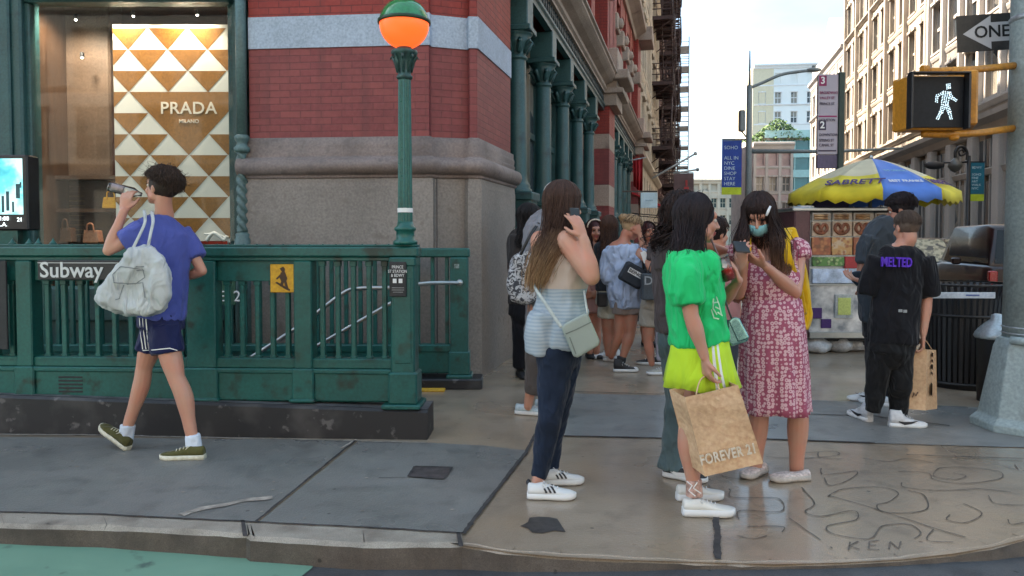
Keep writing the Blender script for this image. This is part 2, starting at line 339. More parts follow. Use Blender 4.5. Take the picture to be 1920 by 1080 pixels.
# kerb stone joints
b = MB()
for x, y0, y1 in ((95, 985, 1018), (462, 978, 1043), (866, 1001, 1062)):
    p, q = G(x - 6, y0), G(x, y1 - 35)
    b.box(0, 0, 0, 0, 0, 0) if False else b.quad(p + V((-.012, 0, .009)), q + V((-.014, -.005, .009)), q + V((.008, -.005, .009)), p + V((.006, 0, .009)))
tag(b.build('kerb_joint', M['joint']), kind='structure')
# slabs: sheets 4 mm above the pavement
S1 = [V((-9, 5.36, 0)), V((-9, 4.205, 0)), V((-5, 4.055, 0))] + gx([(-420, 956), (-200, 958), (0, 962), (192, 967), (328, 974), (478, 980), (664, 826)])
S2 = gx([(484, 981), (672, 828), (800, 831), (905, 836), (990, 846), (930, 920), (866, 1000), (680, 989)])
S3 = gx([(1050, 738), (1240, 742), (1560, 752), (1960, 770), (1990, 842), (1640, 832), (1440, 824), (1240, 822), (1014, 817)])
S4 = gx([(1000, 705), (1100, 690), (1500, 690), (1700, 700), (1680, 730), (1240, 730), (1060, 728)])
sheet('slab_paving', [S1, S2, S3], M['slab'], .004)
lane = gx([]); 
def Gr(x, y, z=-.108): return G(x, y, z)
LN = [V((-9, 3.9, -.08)), V((-9, .5, -.08)), V((-2.2, .5, -.10)), Gr(540, 1100), Gr(585, 1065), Gr(592, 1050), Gr(445, 1040), Gr(187, 1022, -.095), Gr(0, 1008, -.085), Gr(-300, 1000, -.08)]
b = MB(); cn = b.V(Gr(200, 1070, -.100)); ids = [b.V(q) for q in LN]
for i in range(len(ids)): b.F((cn, ids[i], ids[(i + 1) % len(ids)]))
tag(b.build('green_lane', M['lane']), kind='structure')
def ribbon(bm, pts, wd, z, m=0, jit=0.0, close=False):
    P = [V((p[0], p[1], z)) for p in pts]; pr = None
    D = []
    for a, c in zip(P, P[1:]):
        K = max(1, int((c - a).length / .03)); D += [a.lerp(c, k / K) for k in range(K)]
    D.append(P[-1])
    if jit:
        D = [d + V((noise.noise(d * 9) * jit, noise.noise(d * 9 + V((7, 3, 1))) * jit, 0)) for d in D]
    for i, d in enumerate(D):
        t = (D[min(i + 1, len(D) - 1)] - D[max(i - 1, 0)]); t = t.normalized() if t.length > 1e-6 else V((1, 0, 0)); n = V((-t.y, t.x, 0)) * wd / 2 * (1 + .5 * noise.noise(d * 30))
        ids = (bm.V(d - n), bm.V(d + n))
        if pr: bm.F((pr[0], ids[0], ids[1], pr[1]), m)
        pr = ids
def smooth(pts, k=6):
    pts = [V(p) for p in pts]; out = []
    for i in range(len(pts) - 1):
        p0, p1, p2, p3 = pts[max(i - 1, 0)], pts[i], pts[i + 1], pts[min(i + 2, len(pts) - 1)]
        for j in range(k):
            t = j / k; out.append(.5 * ((2 * p1) + (-p0 + p2) * t + (2 * p0 - 5 * p1 + 4 * p2 - p3) * t * t + (-p0 + 3 * p1 - 3 * p2 + p3) * t ** 3))
    return out + [pts[-1]]
b = MB()
for pl, wd in (([(868, 1004), (930, 922), (985, 852), (1004, 815)], .022), ([(1343, 968), (1346, 1052)], .03), ([(480, 980), (666, 828)], .014), ([(1012, 818), (1240, 823), (1440, 825), (1640, 832)], .018),
               ([(1516, 778), (1640, 782), (1780, 800)], .016), ([(1060, 735), (1240, 741), (1400, 745)], .014), ([(0, 962), (192, 967), (328, 974), (469, 981), (680, 991), (868, 1002)], .012), ([(710, 898), (760, 898)], .006), ([(1700, 855), (1920, 862)], .01)):
    ribbon(b, gx(pl), wd, .009, jit=.006)
tag(b.build('paving_joint', M['joint']), kind='structure')
b = MB()
ribbon(b, gx([(340, 968), (380, 955), (440, 944), (510, 936)]), .05, .0085, jit=.02); ribbon(b, gx([(640, 842), (668, 826)]), .02, .0085)
ribbon(b, gx([(-100, 815), (200, 818), (655, 828), (800, 832)]), .018, .0085, jit=.012)
for _ in range(26):
    p = G(random.uniform(40, 860), random.uniform(860, 975)); s = random.uniform(.004, .011)
    b.poly([p + V((s * math.cos(a) * random.uniform(.7, 1.4), s * math.sin(a), .0085)) for a in (0, 1, 2, 3, 4, 5)])
tag(b.build('scrape_marks', M['sand']), kind='stuff')
# carved meandering grooves and letters in the corner paving (plain generic curls)
def z6(l): return [G(760 + x / 1.655, 800 + y / 1.655) for x, y in l]
GR = [[(1310, 220), (1360, 195), (1480, 190), (1530, 210), (1500, 235), (1465, 245), (1480, 265), (1560, 270), (1620, 255), (1610, 215), (1560, 200)],
      [(1230, 190), (1270, 240), (1240, 265), (1290, 280), (1390, 262), (1400, 290), (1310, 310), (1330, 335), (1440, 350), (1480, 310), (1560, 305), (1600, 330), (1580, 350)],
      [(1310, 215), (1420, 245), (1560, 290), (1650, 320), (1740, 345)], [(1530, 140), (1620, 145), (1640, 165), (1720, 178), (1800, 172), (1850, 160), (1840, 140), (1740, 128), (1660, 130), (1640, 155), (1700, 165), (1740, 155), (1700, 145)],
      [(1730, 240), (1790, 270), (1740, 300), (1680, 290), (1690, 275)], [(1540, 175), (1550, 190), (1650, 200), (1780, 195), (1880, 205)], [(1810, 215), (1830, 240), (1920, 245)],
      [(960, 150), (1060, 165), (1180, 140)], [(1010, 195), (1010, 220), (1090, 222), (1160, 225), (1165, 265), (1040, 262), (1035, 290)], [(1190, 285), (1290, 355)], [(1170, 330), (1170, 312), (1060, 312)],
      [(1300, 160), (1320, 185), (1380, 165), (1400, 140), (1300, 150), (1290, 130)], [(1120, 95), (1230, 100), (1340, 90), (1330, 78), (1240, 82)], [(1280, 80), (1290, 98), (1360, 102)], [(1420, 100), (1500, 110), (1560, 100), (1640, 115)], [(1030, 340), (1080, 350), (1120, 340)],
      [(1640, 320), (1620, 355), (1700, 360)], [(1870, 290), (1880, 305), (1920, 300)], [(1860, 125), (1900, 135), (1890, 118)], [(940, 180), (965, 230), (930, 260)]]
b = MB()
for g in GR: ribbon(b, smooth(z6(g), 5), .0062, .0045, jit=.004)
for g in ([(1380, 360), (1375, 385)], [(1405, 358), (1378, 372), (1410, 383)], [(1470, 355), (1440, 358), (1438, 382), (1470, 384)], [(1440, 370), (1462, 370)], [(1500, 382), (1505, 358), (1530, 382), (1538, 358)], [(1320, 375), (1325, 380)]):
    ribbon(b, z6(g), .007, .0045)
tag(b.build('carved_groove', M['joint2']), kind='structure')
# drain plate and dark stain
b = MB(); q = gx([(778, 877), (848, 879), (832, 901), (765, 896)]); b.poly([p + V((0, 0, .0085)) for p in q]); o = b.build('drain_cover', mat('drain recess', (.06, .05, .05), .8, var=.5, vs_=20, b=.8))
tag(o, 'small sunken brown drain patch in the grey paving slab near the kerb', 'drain'); b = MB(); ribbon(b, q + [q[0]], .014, .011); b.build('rim', M['joint'], o)
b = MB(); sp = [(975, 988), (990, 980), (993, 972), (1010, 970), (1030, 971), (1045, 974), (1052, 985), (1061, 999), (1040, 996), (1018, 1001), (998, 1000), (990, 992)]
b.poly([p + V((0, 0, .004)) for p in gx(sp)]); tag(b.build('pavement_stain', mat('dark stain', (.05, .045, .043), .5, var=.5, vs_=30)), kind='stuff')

# ================================================================== SUBWAY ENTRANCE
Oy = 5.12; FR = frame((-.585, Oy, 0), 1, -.048)
FRi = FR.inverted()
def fu(px): # photo column -> local x on front railing line
    d = ray(px, 600); x0, y0 = -.585, Oy
    # intersect d.x*k, d.y*k with line
    ux, uy = FR[0][0], FR[1][0]; k = (x0 * uy - y0 * ux) / (d.x * uy - d.y * ux); return (d.x * k - x0) / ux
rail = empty('subway_railing', (-.585, Oy, 0), 'long green iron railing on a black stone base beside the kerb', 'railing')
U0 = -5.2
b = MB(FR); n = 60
for k in range(n):   # base with slightly sagging top, worn edge
    u0 = U0 + (0 - U0) * k / n; u1 = U0 + (0 - U0) * (k + 1) / n
    def zt(u): return .205 + .075 * (u / -3.1) * (1 if u > -3.4 else 3.4 / -u)
    def row(u): 
        j = noise.noise(V((u * 4, 1, 2))) * .006
        return [b.V(p) for p in ((u, -.0, 0), (u, .003 + j, zt(u) - .02), (u, .018 + j, zt(u)), (u, .28, zt(u) + .004), (u, .28, 0))]
    a, c = row(u0), row(u1)
    for q in range(4): b.F((a[q], c[q], c[q + 1], a[q + 1]))
    if k == n - 1: b.F(c)
m_, t_, p_ = nodes('black granite base'); a_ = tex(t_, 'Noise', 3, detail=10); b_ = tex(t_, 'Noise', 11, detail=8)
c_ = mixc(t_, ramp(t_, a_.outputs[0], [(.54, 0.0), (.72, .7)]), (.011, .011, .014), (.075, .07, .07)); c_ = mixc(t_, ramp(t_, b_.outputs[0], [(.64, 0.0), (.7, .6)]), c_, (.16, .15, .15))
t_.links.new(c_, p_.inputs['Base Color']); bump(t_, p_, b_.outputs[0], .3, .005); p_.inputs['Roughness'].default_value = .5; M['blackstone'] = m_
M['capstone'] = mat('grey worn stone cap', (.12, .115, .12), .6, var=.5, vs_=7, bs=30, b=.4)
b.build('stone_base', M['blackstone'], rail)
b = MB(FR)
for k in range(30):
    u0 = U0 + (0 - U0) * k / 30; u1 = U0 + (0 - U0) * (k + 1) / 30
    b.quad((u0, .02, zt(u0) + .003), (u1 - .0, .02, zt(u1) + .003), (u1, .26, zt(u1) + .006), (u0, .26, zt(u0) + .006))
b.build('base_cap', M['capstone'], rail)
PY = .13  # railing plane behind base front
posts = [(-200, -170), (18, 48), (341, 396), (545, 579)]
end = (730, 775)
def U(px): return fu(px)
zr0 = 1.35
b = MB(FR); b.bbox(U0, fu(782), PY - .075, PY + .075, 1.262, 1.335, .012); b.bbox(U0, fu(775), PY - .055, PY + .055, 1.235, 1.262, .005); b.bbox(U0, fu(780), PY - .058, PY + .058, 1.335, 1.35, .006); b.build('top_rail', M['green'], rail)
b = MB(FR); b.bbox(U0, fu(732), PY - .06, PY + .06, .24, .46, .012); b.bbox(U0, fu(732), PY - .075, PY + .07, .44, .475, .008); b.bbox(U0, fu(732), PY - .05, PY + .05, .475, .53, .006); b.bbox(U0, fu(732), PY - .05, PY + .05, .515, .545, .006); b.build('plinth', M['green'], rail)
for a, c in posts:
    b = MB(FR); b.bbox(fu(a), fu(c), PY - .07, PY + .06, .475, 1.235, .008); b.bbox(fu(a) - .015, fu(c) + .015, PY - .085, PY + .06, .25, .478, .01); b.bbox(fu(a) - .03, fu(c) + .03, PY - .1, PY + .08, .24, .265, .008)
    b.build('post', M['green'], rail)
b = MB(FR); a, c = fu(730), fu(775); b.bbox(a, c, PY - .09, PY + .09, .44, 1.235, .01); b.bbox(a - .018, c + .018, PY - .105, PY + .105, .235, .46, .012); b.bbox(a - .06, c + .045, PY - .14, PY + .14, .208, .24, .008); b.bbox(a - .01, c + .01, PY - .1, PY + .1, 1.20, 1.262, .01)
b.bbox(a + .02, c - .02, PY - .095, PY + .09, .52, 1.12, .006); b.build('end_post', M['green'], rail)
def balusters(x0, x1, nb, top, name='baluster_panel'):
    b = MB(FR); 
    for k in range(nb):
        px = x0 + (x1 - x0) * (k + .5) / nb; u = fu(px); b.bbox(u - .017, u + .017, PY - .018, PY + .018, .53, top, .004); b.bbox(u - .024, u + .024, PY - .022, PY + .022, .53, .56, .004); b.bbox(u - .024, u + .024, PY - .022, PY + .022, top - .04, top, .004)
    return b.build(name, M['green'], rail)
balusters(-165, 15, 6, 1.10); balusters(52, 340, 9, 1.10); balusters(398, 543, 5, 1.10); balusters(580, 729, 5, 1.235)
for a, c in ((-165, 18), (48, 341), (396, 545)):
    b = MB(FR); b.bbox(fu(a) + .002, fu(c) - .002, PY - .03, PY + .03, 1.09, 1.236, .004); b.build('header_panel', M['green'], rail)
b = MB(FR)
for k in range(5): u0, u1 = fu(95), fu(141); b.bbox(u0, u1, PY - .064, PY - .055, .29 + k * .026, .303 + k * .026, .002)
b.build('vent_slot', M['blackmatte'], rail)
b = MB(FR)
for px in (2, 34, 52, 80): u = fu(px); b.lathe((u, PY, 1.35), [(.03, 0), (.022, .012), (.008, .03), (.002, .045)], 10)
for k in range(26): u = fu(100 + k * 25); b.lathe((u, PY - .05, 1.35), [(.007, 0), (.006, .003), (.002, .005)], 8)
b.build('rail_studs', M['green'], rail)
# signs on the railing
sg = MB(FR); sg.bbox(fu(66), fu(330), PY - .095, PY - .076, 1.10, 1.238, .004)
o = sg.build('subway_sign', mat('sign black', (.012, .014, .02), .35, var=.2, b=.05)); tag(o, 'black enamel sign reading Subway in white under the railing top, left of the walking boy', 'sign')
Ms = FR @ facem((fu(130), PY - .098, 1.165), (1, 0, 0)); text('lettering', 'Subway', .155, Ms, mat('sign white', (.62, .63, .64), .5, var=.05), o, sx=.98, bold=.012)
b = MB(FR); b.bbox(fu(66), fu(330), PY - .0965, PY - .0945, 1.218, 1.222, .001); b.build('sign_line', M['white'], o)
b = MB(FR); b.bbox(fu(-60), fu(6), PY - .095, PY - .076, .60, 1.235, .004); o = b.build('black_notice_board', M['blackmatte']); tag(o, 'tall black notice board on the railing at the left edge of the picture', 'sign')
b = MB(FR); b.bbox(fu(500), fu(550), PY - .058, PY - .046, 1.012, 1.212, .006)
o = b.build('warning_sign', mat('sign yellow', (.62, .33, .015), .45, var=.12, vs_=20)); tag(o, 'square yellow warning sign with a figure slipping, fixed to the green railing', 'sign')
def sgp(pts, name, mm, par, dz=0, y=-.062): 
    b = MB(FR)
    for pl in pts: 
        a = [b.V((fu(500) + (x / 120) * (fu(550) - fu(500)), PY + y, 1.212 - z / 120 * .2)) for x, z in pl]; b.F(a[::-1])
    return b.build(name, mm, par)
sgp([[(45, 18), (62, 10), (70, 20), (68, 34), (58, 36)], [(50, 34), (70, 34), (80, 60), (74, 74), (52, 74), (44, 56)], [(44, 56), (32, 66), (28, 60), (48, 42)], [(52, 70), (66, 72), (56, 96), (44, 92)], [(62, 70), (76, 72), (84, 100), (74, 104)], [(24, 78), (32, 74), (92, 106), (90, 114), (70, 106)]], 'pictogram', mat('pictogram brown', (.06, .025, .01), .5), o)
b = MB(FR); b.bbox(fu(729), fu(761), PY - .112, PY - .094, .99, 1.232, .004)
o = b.build('rules_sign', M['blackmatte']); tag(o, 'small black rules plate with white lettering on the tall end post under the globe lamp', 'sign')
for i, (s_, z) in enumerate((('PRINCE', 1.195), ('ST STATION', 1.165), ('& BDWY', 1.137))): text('lettering', s_, .030, FR @ facem((fu(745), PY - .114, z), (1, 0, 0)), M['white'], o, sx=.8)
b = MB(FR)
for k in (0, 1): b.lathe((0, 0, 0), [(.001, 0)] * 2, 3) if False else b.box(fu(736 + 11 * k), fu(743 + 11 * k), PY - .115, PY - .112, 1.085, 1.115)
b.build('symbol', M['white'], o)
b = MB(FR)
for a, c, z in ((734, 757, 1.05), (734, 757, 1.035), (736, 755, 1.02)): b.box(fu(a), fu(c), PY - .1145, PY - .1125, z, z + .004)
b.build('border_line', mat('thin grey line', (.3, .3, .3), .5), o)
# rear railing by the building wall
RX0, RXp0, RXp1, RY = -5.6, None, None, 6.98
def rx(px, Y=RY): return (px - CX) / F * Y
rr_ = empty('subway_railing', (rx(880), RY, 0), 'green iron railing on a low black base against the stone wall, behind the stair opening', 'railing')
b = MB(); b.bbox(RX0, rx(881), RY - .06, RY + .06, 1.215, 1.30, .012); b.build('top_rail', M['green'], rr_)
b = MB(); b.bbox(RX0, rx(846), RY - .05, RY + .05, .13, .34, .01); b.bbox(RX0, rx(846), RY - .06, RY + .06, .33, .40, .008); b.build('plinth', M['green'], rr_)
b = MB(); b.bbox(rx(845), rx(878), RY - .09, RY + .08, .30, 1.215, .01); b.bbox(rx(842), rx(881), RY - .1, RY + .09, .12, .34, .01); b.bbox(rx(838), rx(886), RY - .13, RY + .12, .09, .125, .008); b.build('end_post', M['green'], rr_)
b = MB(); b.bbox(RX0, rx(905), RY - .16, RY + .14, 0, .095, .01); b.build('stone_base', M['blackstone'], rr_)
b = MB(); k = 0; x = rx(838)
while x > RX0: b.bbox(x - .018, x + .018, RY - .018, RY + .018, .38, 1.215, .004); x -= .135
b.build('baluster_panel', M['green'], rr_)
b = MB(); b.box(rx(853), rx(862), RY - .094, RY - .09, 1.115, 1.155); b.build('notice_sticker', mat('faded sticker', (.22, .28, .27), .6, var=.5, vs_=90), rr_)
# stair opening: walls, steps, handrails
b = MB()
b.quad((HX0, HY0, 0), (HX1, HY0, 0), (HX1, HY0, -3), (HX0, HY0, -3)); b.quad((HX0, HY1, 0), (HX1, HY1, 0), (HX1, HY1, -3), (HX0, HY1, -3)); b.quad((HX0, HY0, 0), (HX0, HY1, 0), (HX0, HY1, -3), (HX0, HY0, -3))
b.box(HX0, HX1, HY0 - .001, HY1, -3.2, -3.0); tag(b.build('stairwell', mat('stairwell tile', (.07, .065, .07), .5)), kind='structure')
b = MB(); 
for k in range(1, 16): b.box(HX1 - .3 * k, HX1 - .3 * (k - 1), HY0 + .01, HY1 - .01, -3, -.17 * k)
tag(b.build('stairs', M['slab']), kind='structure')
b = MB(); b.bbox(HX1 - .06, HX1 + .08, HY0 + .05, HY1 - .02, -.02, .014, .004); b.bbox(rx(780, 7), rx(836, 6.9), 6.72, 6.82, .0, .018, .004); o = b.build('step_nosing', mat('yellow nosing', (.65, .36, .03), .55, var=.2)); tag(o, 'yellow warning strip on the top stair edge of the subway entrance', 'step edge')
b = MB(); yy = 6.72
b.tube(smooth([at(864, 530, 6.9), at(800, 531, yy), at(740, 539, 6.62), at(672, 541, 6.6), at(640, 552, 6.6), at(560, 612, 6.6), at(440, 690, 6.6), at(300, 780, 6.6)], 5), .019, 10)
b.sphere(at(862, 530, 6.9), .035, 12)
o = b.build('handrail', M['steel']); tag(o, 'upper steel stair handrail starting at the rear green post and sloping down left', 'handrail')
b = MB(); b.tube([at(776, 546, 6.55), at(730, 570, 6.55), at(600, 645, 6.55), at(525, 690, 6.55), at(380, 775, 6.55)], .017, 10)
o = b.build('handrail', M['steel']); tag(o, 'lower steel stair handrail running below the other one', 'handrail')
# street level station guide boards seen through the bars
b = MB(); b.box(-3.7, -2.55, 6.86, 6.88, .78, 1.2); o = b.build('station_signboard', mat('signboard green', (.02, .09, .055), .5)); tag(o, 'dark green station board with white lettering seen through the railing bars', 'sign')
for i, s_ in enumerate(('E  2', 'E  2')): text('lettering', s_, .14, facem((rx(428, 6.85), 6.855, 1.075 - .22 * i), (1, 0, 0)), M['white'], o)
# digital display kiosk at left
kY = 5.95
b = MB(); a = at(-60, 432, kY); c = at(50, 290, kY); b.bbox(a.x, c.x, kY, kY + .16, a.z, c.z, .012)
kiosk = b.build('digital_display', M['black']); tag(kiosk, 'black housed street screen glowing turquoise above the railing at the left edge', 'display')
b = MB(); b.box(-4.1, -3.95, kY + .02, kY + .14, 0, a.z + .01); b.build('stand', M['green'], kiosk)
m_, t_, p_ = nodes('lit screen picture'); a_ = tex(t_, 'Noise', 5, detail=6); b_ = tex(t_, 'Voronoi', 9)
c_ = ramp(t_, a_.outputs[0], [(.35, (.03, .35, .42)), (.5, (.12, .62, .68)), (.62, (.55, .85, .85))]); t_.links.new(c_, p_.inputs['Emission Color']); p_.inputs['Emission Strength'].default_value = .22; p_.inputs['Base Color'].default_value = (.02, .02, .02, 1)
b = MB(); a2 = at(-52, 402, kY - .01); c2 = at(40, 297, kY - .01); b.box(a2.x, c2.x, kY - .006, kY, a2.z, c2.z); b.build('screen', m_, kiosk)
b = MB()
for px, py, w_, h_ in ((33, 372, 8, 30), (14, 395, 6, 40), (5, 398, 5, 34), (24, 398, 4, 22), (38, 352, 3, 12)): q = at(px, py, kY - .012); b.box(q.x - w_ / 500, q.x + w_ / 500, kY - .008, kY - .0055, q.z, q.z + h_ / 260)
b.build('screen_figure', mat('screen dark', (.03, .1, .12), .5), kiosk)
for i, (s_, px, py) in enumerate((('21:08', 5, 410), ('L.A.', 5, 421), ('21', 37, 412))): q = at(px, py, kY - .012); text('lettering', s_, .045, facem(q, (1, 0, 0)), emis('lit letter%d' % i, (.8, .9, .9), .3), kiosk)
# ------------------------------------------------------------------ globe lamp on the end post
lc = FR @ V(((fu(740) + fu(768)) / 2 + .0, PY, 0)); lx, ly = lc.x, lc.y
lamp = empty('globe_street_lamp', (lx, ly, 1.35), 'slim green post lamp with a globe, green above and glowing orange below', 'street lamp')
b = MB(); n = 16
def flute(r, z): return [(lx + (r * (1 - .10 * (k % 2))) * math.cos(2 * math.pi * k / 32), ly + (r * (1 - .10 * (k % 2))) * math.sin(2 * math.pi * k / 32), z) for k in range(32)]
b.rings([flute(.052, 1.50), flute(.044, 2.52)], 0, True, False); b.build('pole', M['pole_green'], lamp)
b = MB(); b.lathe((lx, ly, 0), [(.085, 1.35), (.085, 1.375), (.066, 1.385), (.062, 1.44), (.075, 1.45), (.078, 1.465), (.060, 1.48), (.054, 1.51)], 28); b.build('base_collar', M['pole_green'], lamp)
b = MB(); b.lathe((lx, ly, 0), [(.046, 2.50), (.056, 2.51), (.056, 2.525), (.045, 2.535), (.05, 2.60), (.072, 2.665), (.092, 2.68), (.09, 2.70), (.055, 2.71), (.045, 2.74), (.055, 2.78), (.085, 2.80), (.088, 2.815), (.04, 2.83)], 28)
for k in range(8):
    a = 2 * math.pi * k / 8; d = V((math.cos(a), math.sin(a), 0)); b.tube([V((lx, ly, 2.55)) + d * .046, V((lx, ly, 2.62)) + d * .062, V((lx, ly, 2.665)) + d * .088, V((lx, ly, 2.64)) + d * .098], [.011, .013, .012, .006], 6)
b.build('capital', mat('old green lamp top', (.03, .08, .075), .5, var=.5, vs_=25, b=.5), lamp)
gz = at(753, 45, ly).z
b = MB(); b.sphere((lx, ly, gz), .172, 40, t0=math.pi * .47); b.build('lower_globe', emis('lit orange glass', (1.0, .10, .015), .20), lamp)
b = MB(); b.sphere((lx, ly, gz), .174, 40, t1=math.pi * .47); b.build('upper_globe', mat('green glass cap', (.012, .20, .06), .10, var=.15, spec=.9, b=0), lamp)
b = MB(); b.lathe((lx, ly, gz + .012), [(.176, -.012), (.184, -.01), (.184, .01), (.176, .014)], 40); b.build('globe_band', mat('dark band', (.012, .045, .02), .4), lamp)
b = MB(); b.lathe((lx, ly, 0), [(.0545, 1.575), (.0545, 1.605)], 24, cap=False); b.build('tape', M['white'], lamp)
# ================================================================== CORNER BUILDING (red brick and iron)
A = V((-.81, 7.33)); B_ = V((-.45, 7.44)); C_ = V((-.345, 7.47))
PL = V((-2.62, 7.50)); 
sd = V((.2357, 1)).normalized(); HT = 21.0
bld = empty('corner_building', (-.35, 7.5, 0), 'red brick and green cast iron corner building with brownstone base and painted pale blue band', 'building')
def endpt(u): return C_ + sd * u
front = [PL, A, B_, C_ + V((-.0, -.0)), C_, endpt(1.40)]
path = [PL, A, V((-.80, 7.40)), V((-.44, 7.53)), V((-.42, 7.46)), C_, endpt(1.42)]
def wallrun(name, path, z0, z1, m, off=0.0):
    b = MB(); acc = 0; 
    P = [V(p) for p in path]
    for a, c in zip(P, P[1:]):
        L = (c - a).length; Mf = frame((a.x, a.y, 0), (c - a).x, (c - a).y); b.M = Mf
        i0 = [b.V((0, 0, z0)), b.V((L, 0, z0)), b.V((L, 0, z1)), b.V((0, 0, z1))]; 
        for k in i0: b.l[k] = V((b.l[k].x + acc, 0, b.l[k].z))
        b.F(i0); acc += L
    return b.build(name, m, bld)
wallrun('brick_wall', path, 2.30, 3.27, M['brick']); wallrun('brick_wall', path, 3.58, 4.45, M['brickhi'])
b = MB(); b.sweep([(0, 3.27), (.012, 3.27), (.012, 3.58), (0, 3.58)], path); b.build('painted_band', M['band'], bld)
pth2 = [V((PL.x - .08, PL.y + .006)), A, V((-.80, 7.41)), V((-.45, 7.52)), V((-.41, 7.45)), C_, endpt(1.46)]
b = MB(); b.sweep([(.0, 1.98), (.04, 1.98), (.05, 1.90), (.05, 0), (.0, 0)][::-1], pth2); b.build('stone_base', M['stone'], bld)
tor = [(.05 + .075 * math.cos(a), 2.10 + .085 * math.sin(a)) for a in [-math.pi / 2 + math.pi * k / 10 for k in range(11)]]
prof = [(.0, 1.98), (.045, 1.98), (.06, 2.0)] + tor + [(.03, 2.20), (.04, 2.225), (.025, 2.25), (.035, 2.30), (.02, 2.33), (.02, 2.385), (0, 2.39)]
b = MB(); b.sweep(prof, [V((PL.x - .10, PL.y + .006))] + pth2[1:-1] + [endpt(1.50)], sm=False); 
for i in range(len(b.sm)): b.sm[i] = len(b.f[i]) == 4
b.build('torus_moulding', M['stonemould'], bld)
b = MB()
for x, z0, z1 in ((820, 0, 1.98), ):
    q = at(x, 600, 7.29); b.box(q.x - .004, q.x + .004, 7.275, 7.30, 0, 1.97)
b.build('stone_joint', M['joint'], bld)
# upper storeys of the front
wallrun('upper_wall', [V((-14, 8.4)), PL + V((-.0, .02)), A + V((0, .02)), C_ + V((-.02, .02)), endpt(22.1) + V((-.02, 0))][1:4], 4.45, HT, M['brickhi'])
b = MB(frame((-14, 8.1, 0), 11.4, -.6)); b.box(0, 11.38, 0, .3, 4.35, HT); b.build('upper_front_wall', M['brickhi'], bld)
# shop window bay
WY = 7.62; wz = at(250, 8, WY).z
def wx(px, Y=WY): return (px - CX) / F * Y
b = MB(); b.bbox(wx(-70), wx(62), WY - .12, WY + .2, 0, 4.4, .02); b.bbox(wx(15), wx(45), WY - .16, WY - .12, .3, 4.4, .02); b.bbox(wx(-70), wx(5), WY - .17, WY - .12, .3, 4.4, .02); b.build('iron_pilaster', M['iron'], bld)
b = MB(); b.bbox(wx(62), wx(442), WY - .1, WY + .1, wz, 4.4, .02); b.bbox(wx(62), wx(442), WY - .13, WY - .1, wz + .02, wz + .07, .01); b.bbox(wx(62), wx(442), WY - .12, WY + .1, .55, .9, .02); b.box(wx(62), wx(442), WY - .06, WY + .1, 0, .55); b.bbox(wx(430), wx(466), WY + .02, WY + .2, 0, 4.4, .01); b.bbox(wx(60), wx(70), WY - .05, WY + .05, .9, wz, .01); b.build('window_frame', M['iron'], bld)
b = MB(); b.box(wx(60), wx(440), WY + .0, WY + .008, .9, wz); b.build('window_pane', M['glass'], bld)
cx = wx(453, 7.42); cy = 7.47
b = MB(); b.lathe((cx, cy, 0), [(.052, 2.42), (.052, 4.4)], 16); b.lathe((cx, cy, 0), [(.05, 2.24), (.075, 2.25), (.08, 2.29), (.055, 2.31), (.05, 2.34), (.07, 2.37), (.075, 2.40), (.052, 2.42)], 20)
tw = []
for i in range(41):
    z = 1.45 + .79 * i / 40; tw.append([(cx + (.05 + .014 * math.cos(3 * (a + i * .42))) * math.cos(a), cy + (.05 + .014 * math.cos(3 * (a + i * .42))) * math.sin(a), z) for a in [2 * math.pi * k / 24 for k in range(24)]])
b.rings(tw); b.lathe((cx, cy, 0), [(.085, 0), (.085, 1.38), (.07, 1.40), (.075, 1.43), (.055, 1.45)], 16); b.build('iron_column', mat('grey green column', (.085, .15, .15), .4, var=.2, bs=20, b=.2), bld)
# shop interior
wd = mat('walnut panelling', (.085, .045, .026), .5, var=.35, vs_=1.5, ms=(6, 6, .6), bs=10, b=.15)
b = MB(); b.quad((wx(40), WY + 3, 0), (wx(500), WY + 3, 0), (wx(500), WY + 3, 4.2), (wx(40), WY + 3, 4.2)); b.quad((wx(40), WY + .1, .85), (wx(480), WY + .1, .85), (wx(480), WY + 3, .85), (wx(40), WY + 3, .85)); b.quad((wx(40), WY + .1, 4.1), (wx(480), WY + .1, 4.1), (wx(480), WY + 3, 4.1), (wx(40), WY + 3, 4.1))
b.quad((wx(50), WY + .1, 0), (wx(50), WY + 3, 0), (wx(50), WY + 3, 4.2), (wx(50), WY + .1, 4.2)); b.quad((wx(470), WY + .2, 0), (wx(470), WY + 3, 0), (wx(470), WY + 3, 4.2), (wx(470), WY + .2, 4.2)); b.build('shop_interior', wd, bld)
b = MB(); Y2 = WY + .75; b.bbox(wx(108, Y2), wx(212, Y2), Y2, Y2 + .3, .85, 4.1, .02); b.build('panelled_pier', mat('dark walnut pier', (.13, .085, .06), .45, var=.3, vs_=1.2, ms=(1, 1, 4)), bld)
b = MB(); Y3 = WY + .5; b.box(wx(105, Y3), wx(436, Y3), Y3, Y3 + .28, at(0, 336, Y3).z, at(0, 329, Y3).z); b.box(wx(105, Y3), wx(225, Y3), Y3, Y3 + .28, at(0, 398, Y3).z, at(0, 391, Y3).z); b.build('shelf', wd, bld)
b = MB()
for k in range(12): z = at(0, 342 + k * 9, Y3 + .27).z; b.box(wx(106, Y3), wx(136, Y3), Y3 + .25, Y3 + .27, z, z + .012)
b.build('slat', mat('warm slat', (.35, .22, .12), .5), bld)
b = MB(); Y4 = WY + 1.4
for x0, x1, z0, z1 in ((70, 76, .9, 3.9), (96, 102, .9, 3.9), (66, 104, 2.5, 2.54), (66, 104, 3.1, 3.14), (66, 104, 1.9, 1.94)): b.box(wx(x0, Y4), wx(x1, Y4), Y4, Y4 + .05, z0, z1)
b.build('rack', mat('brass rack', (.25, .17, .1), .35, metal=.7), bld)
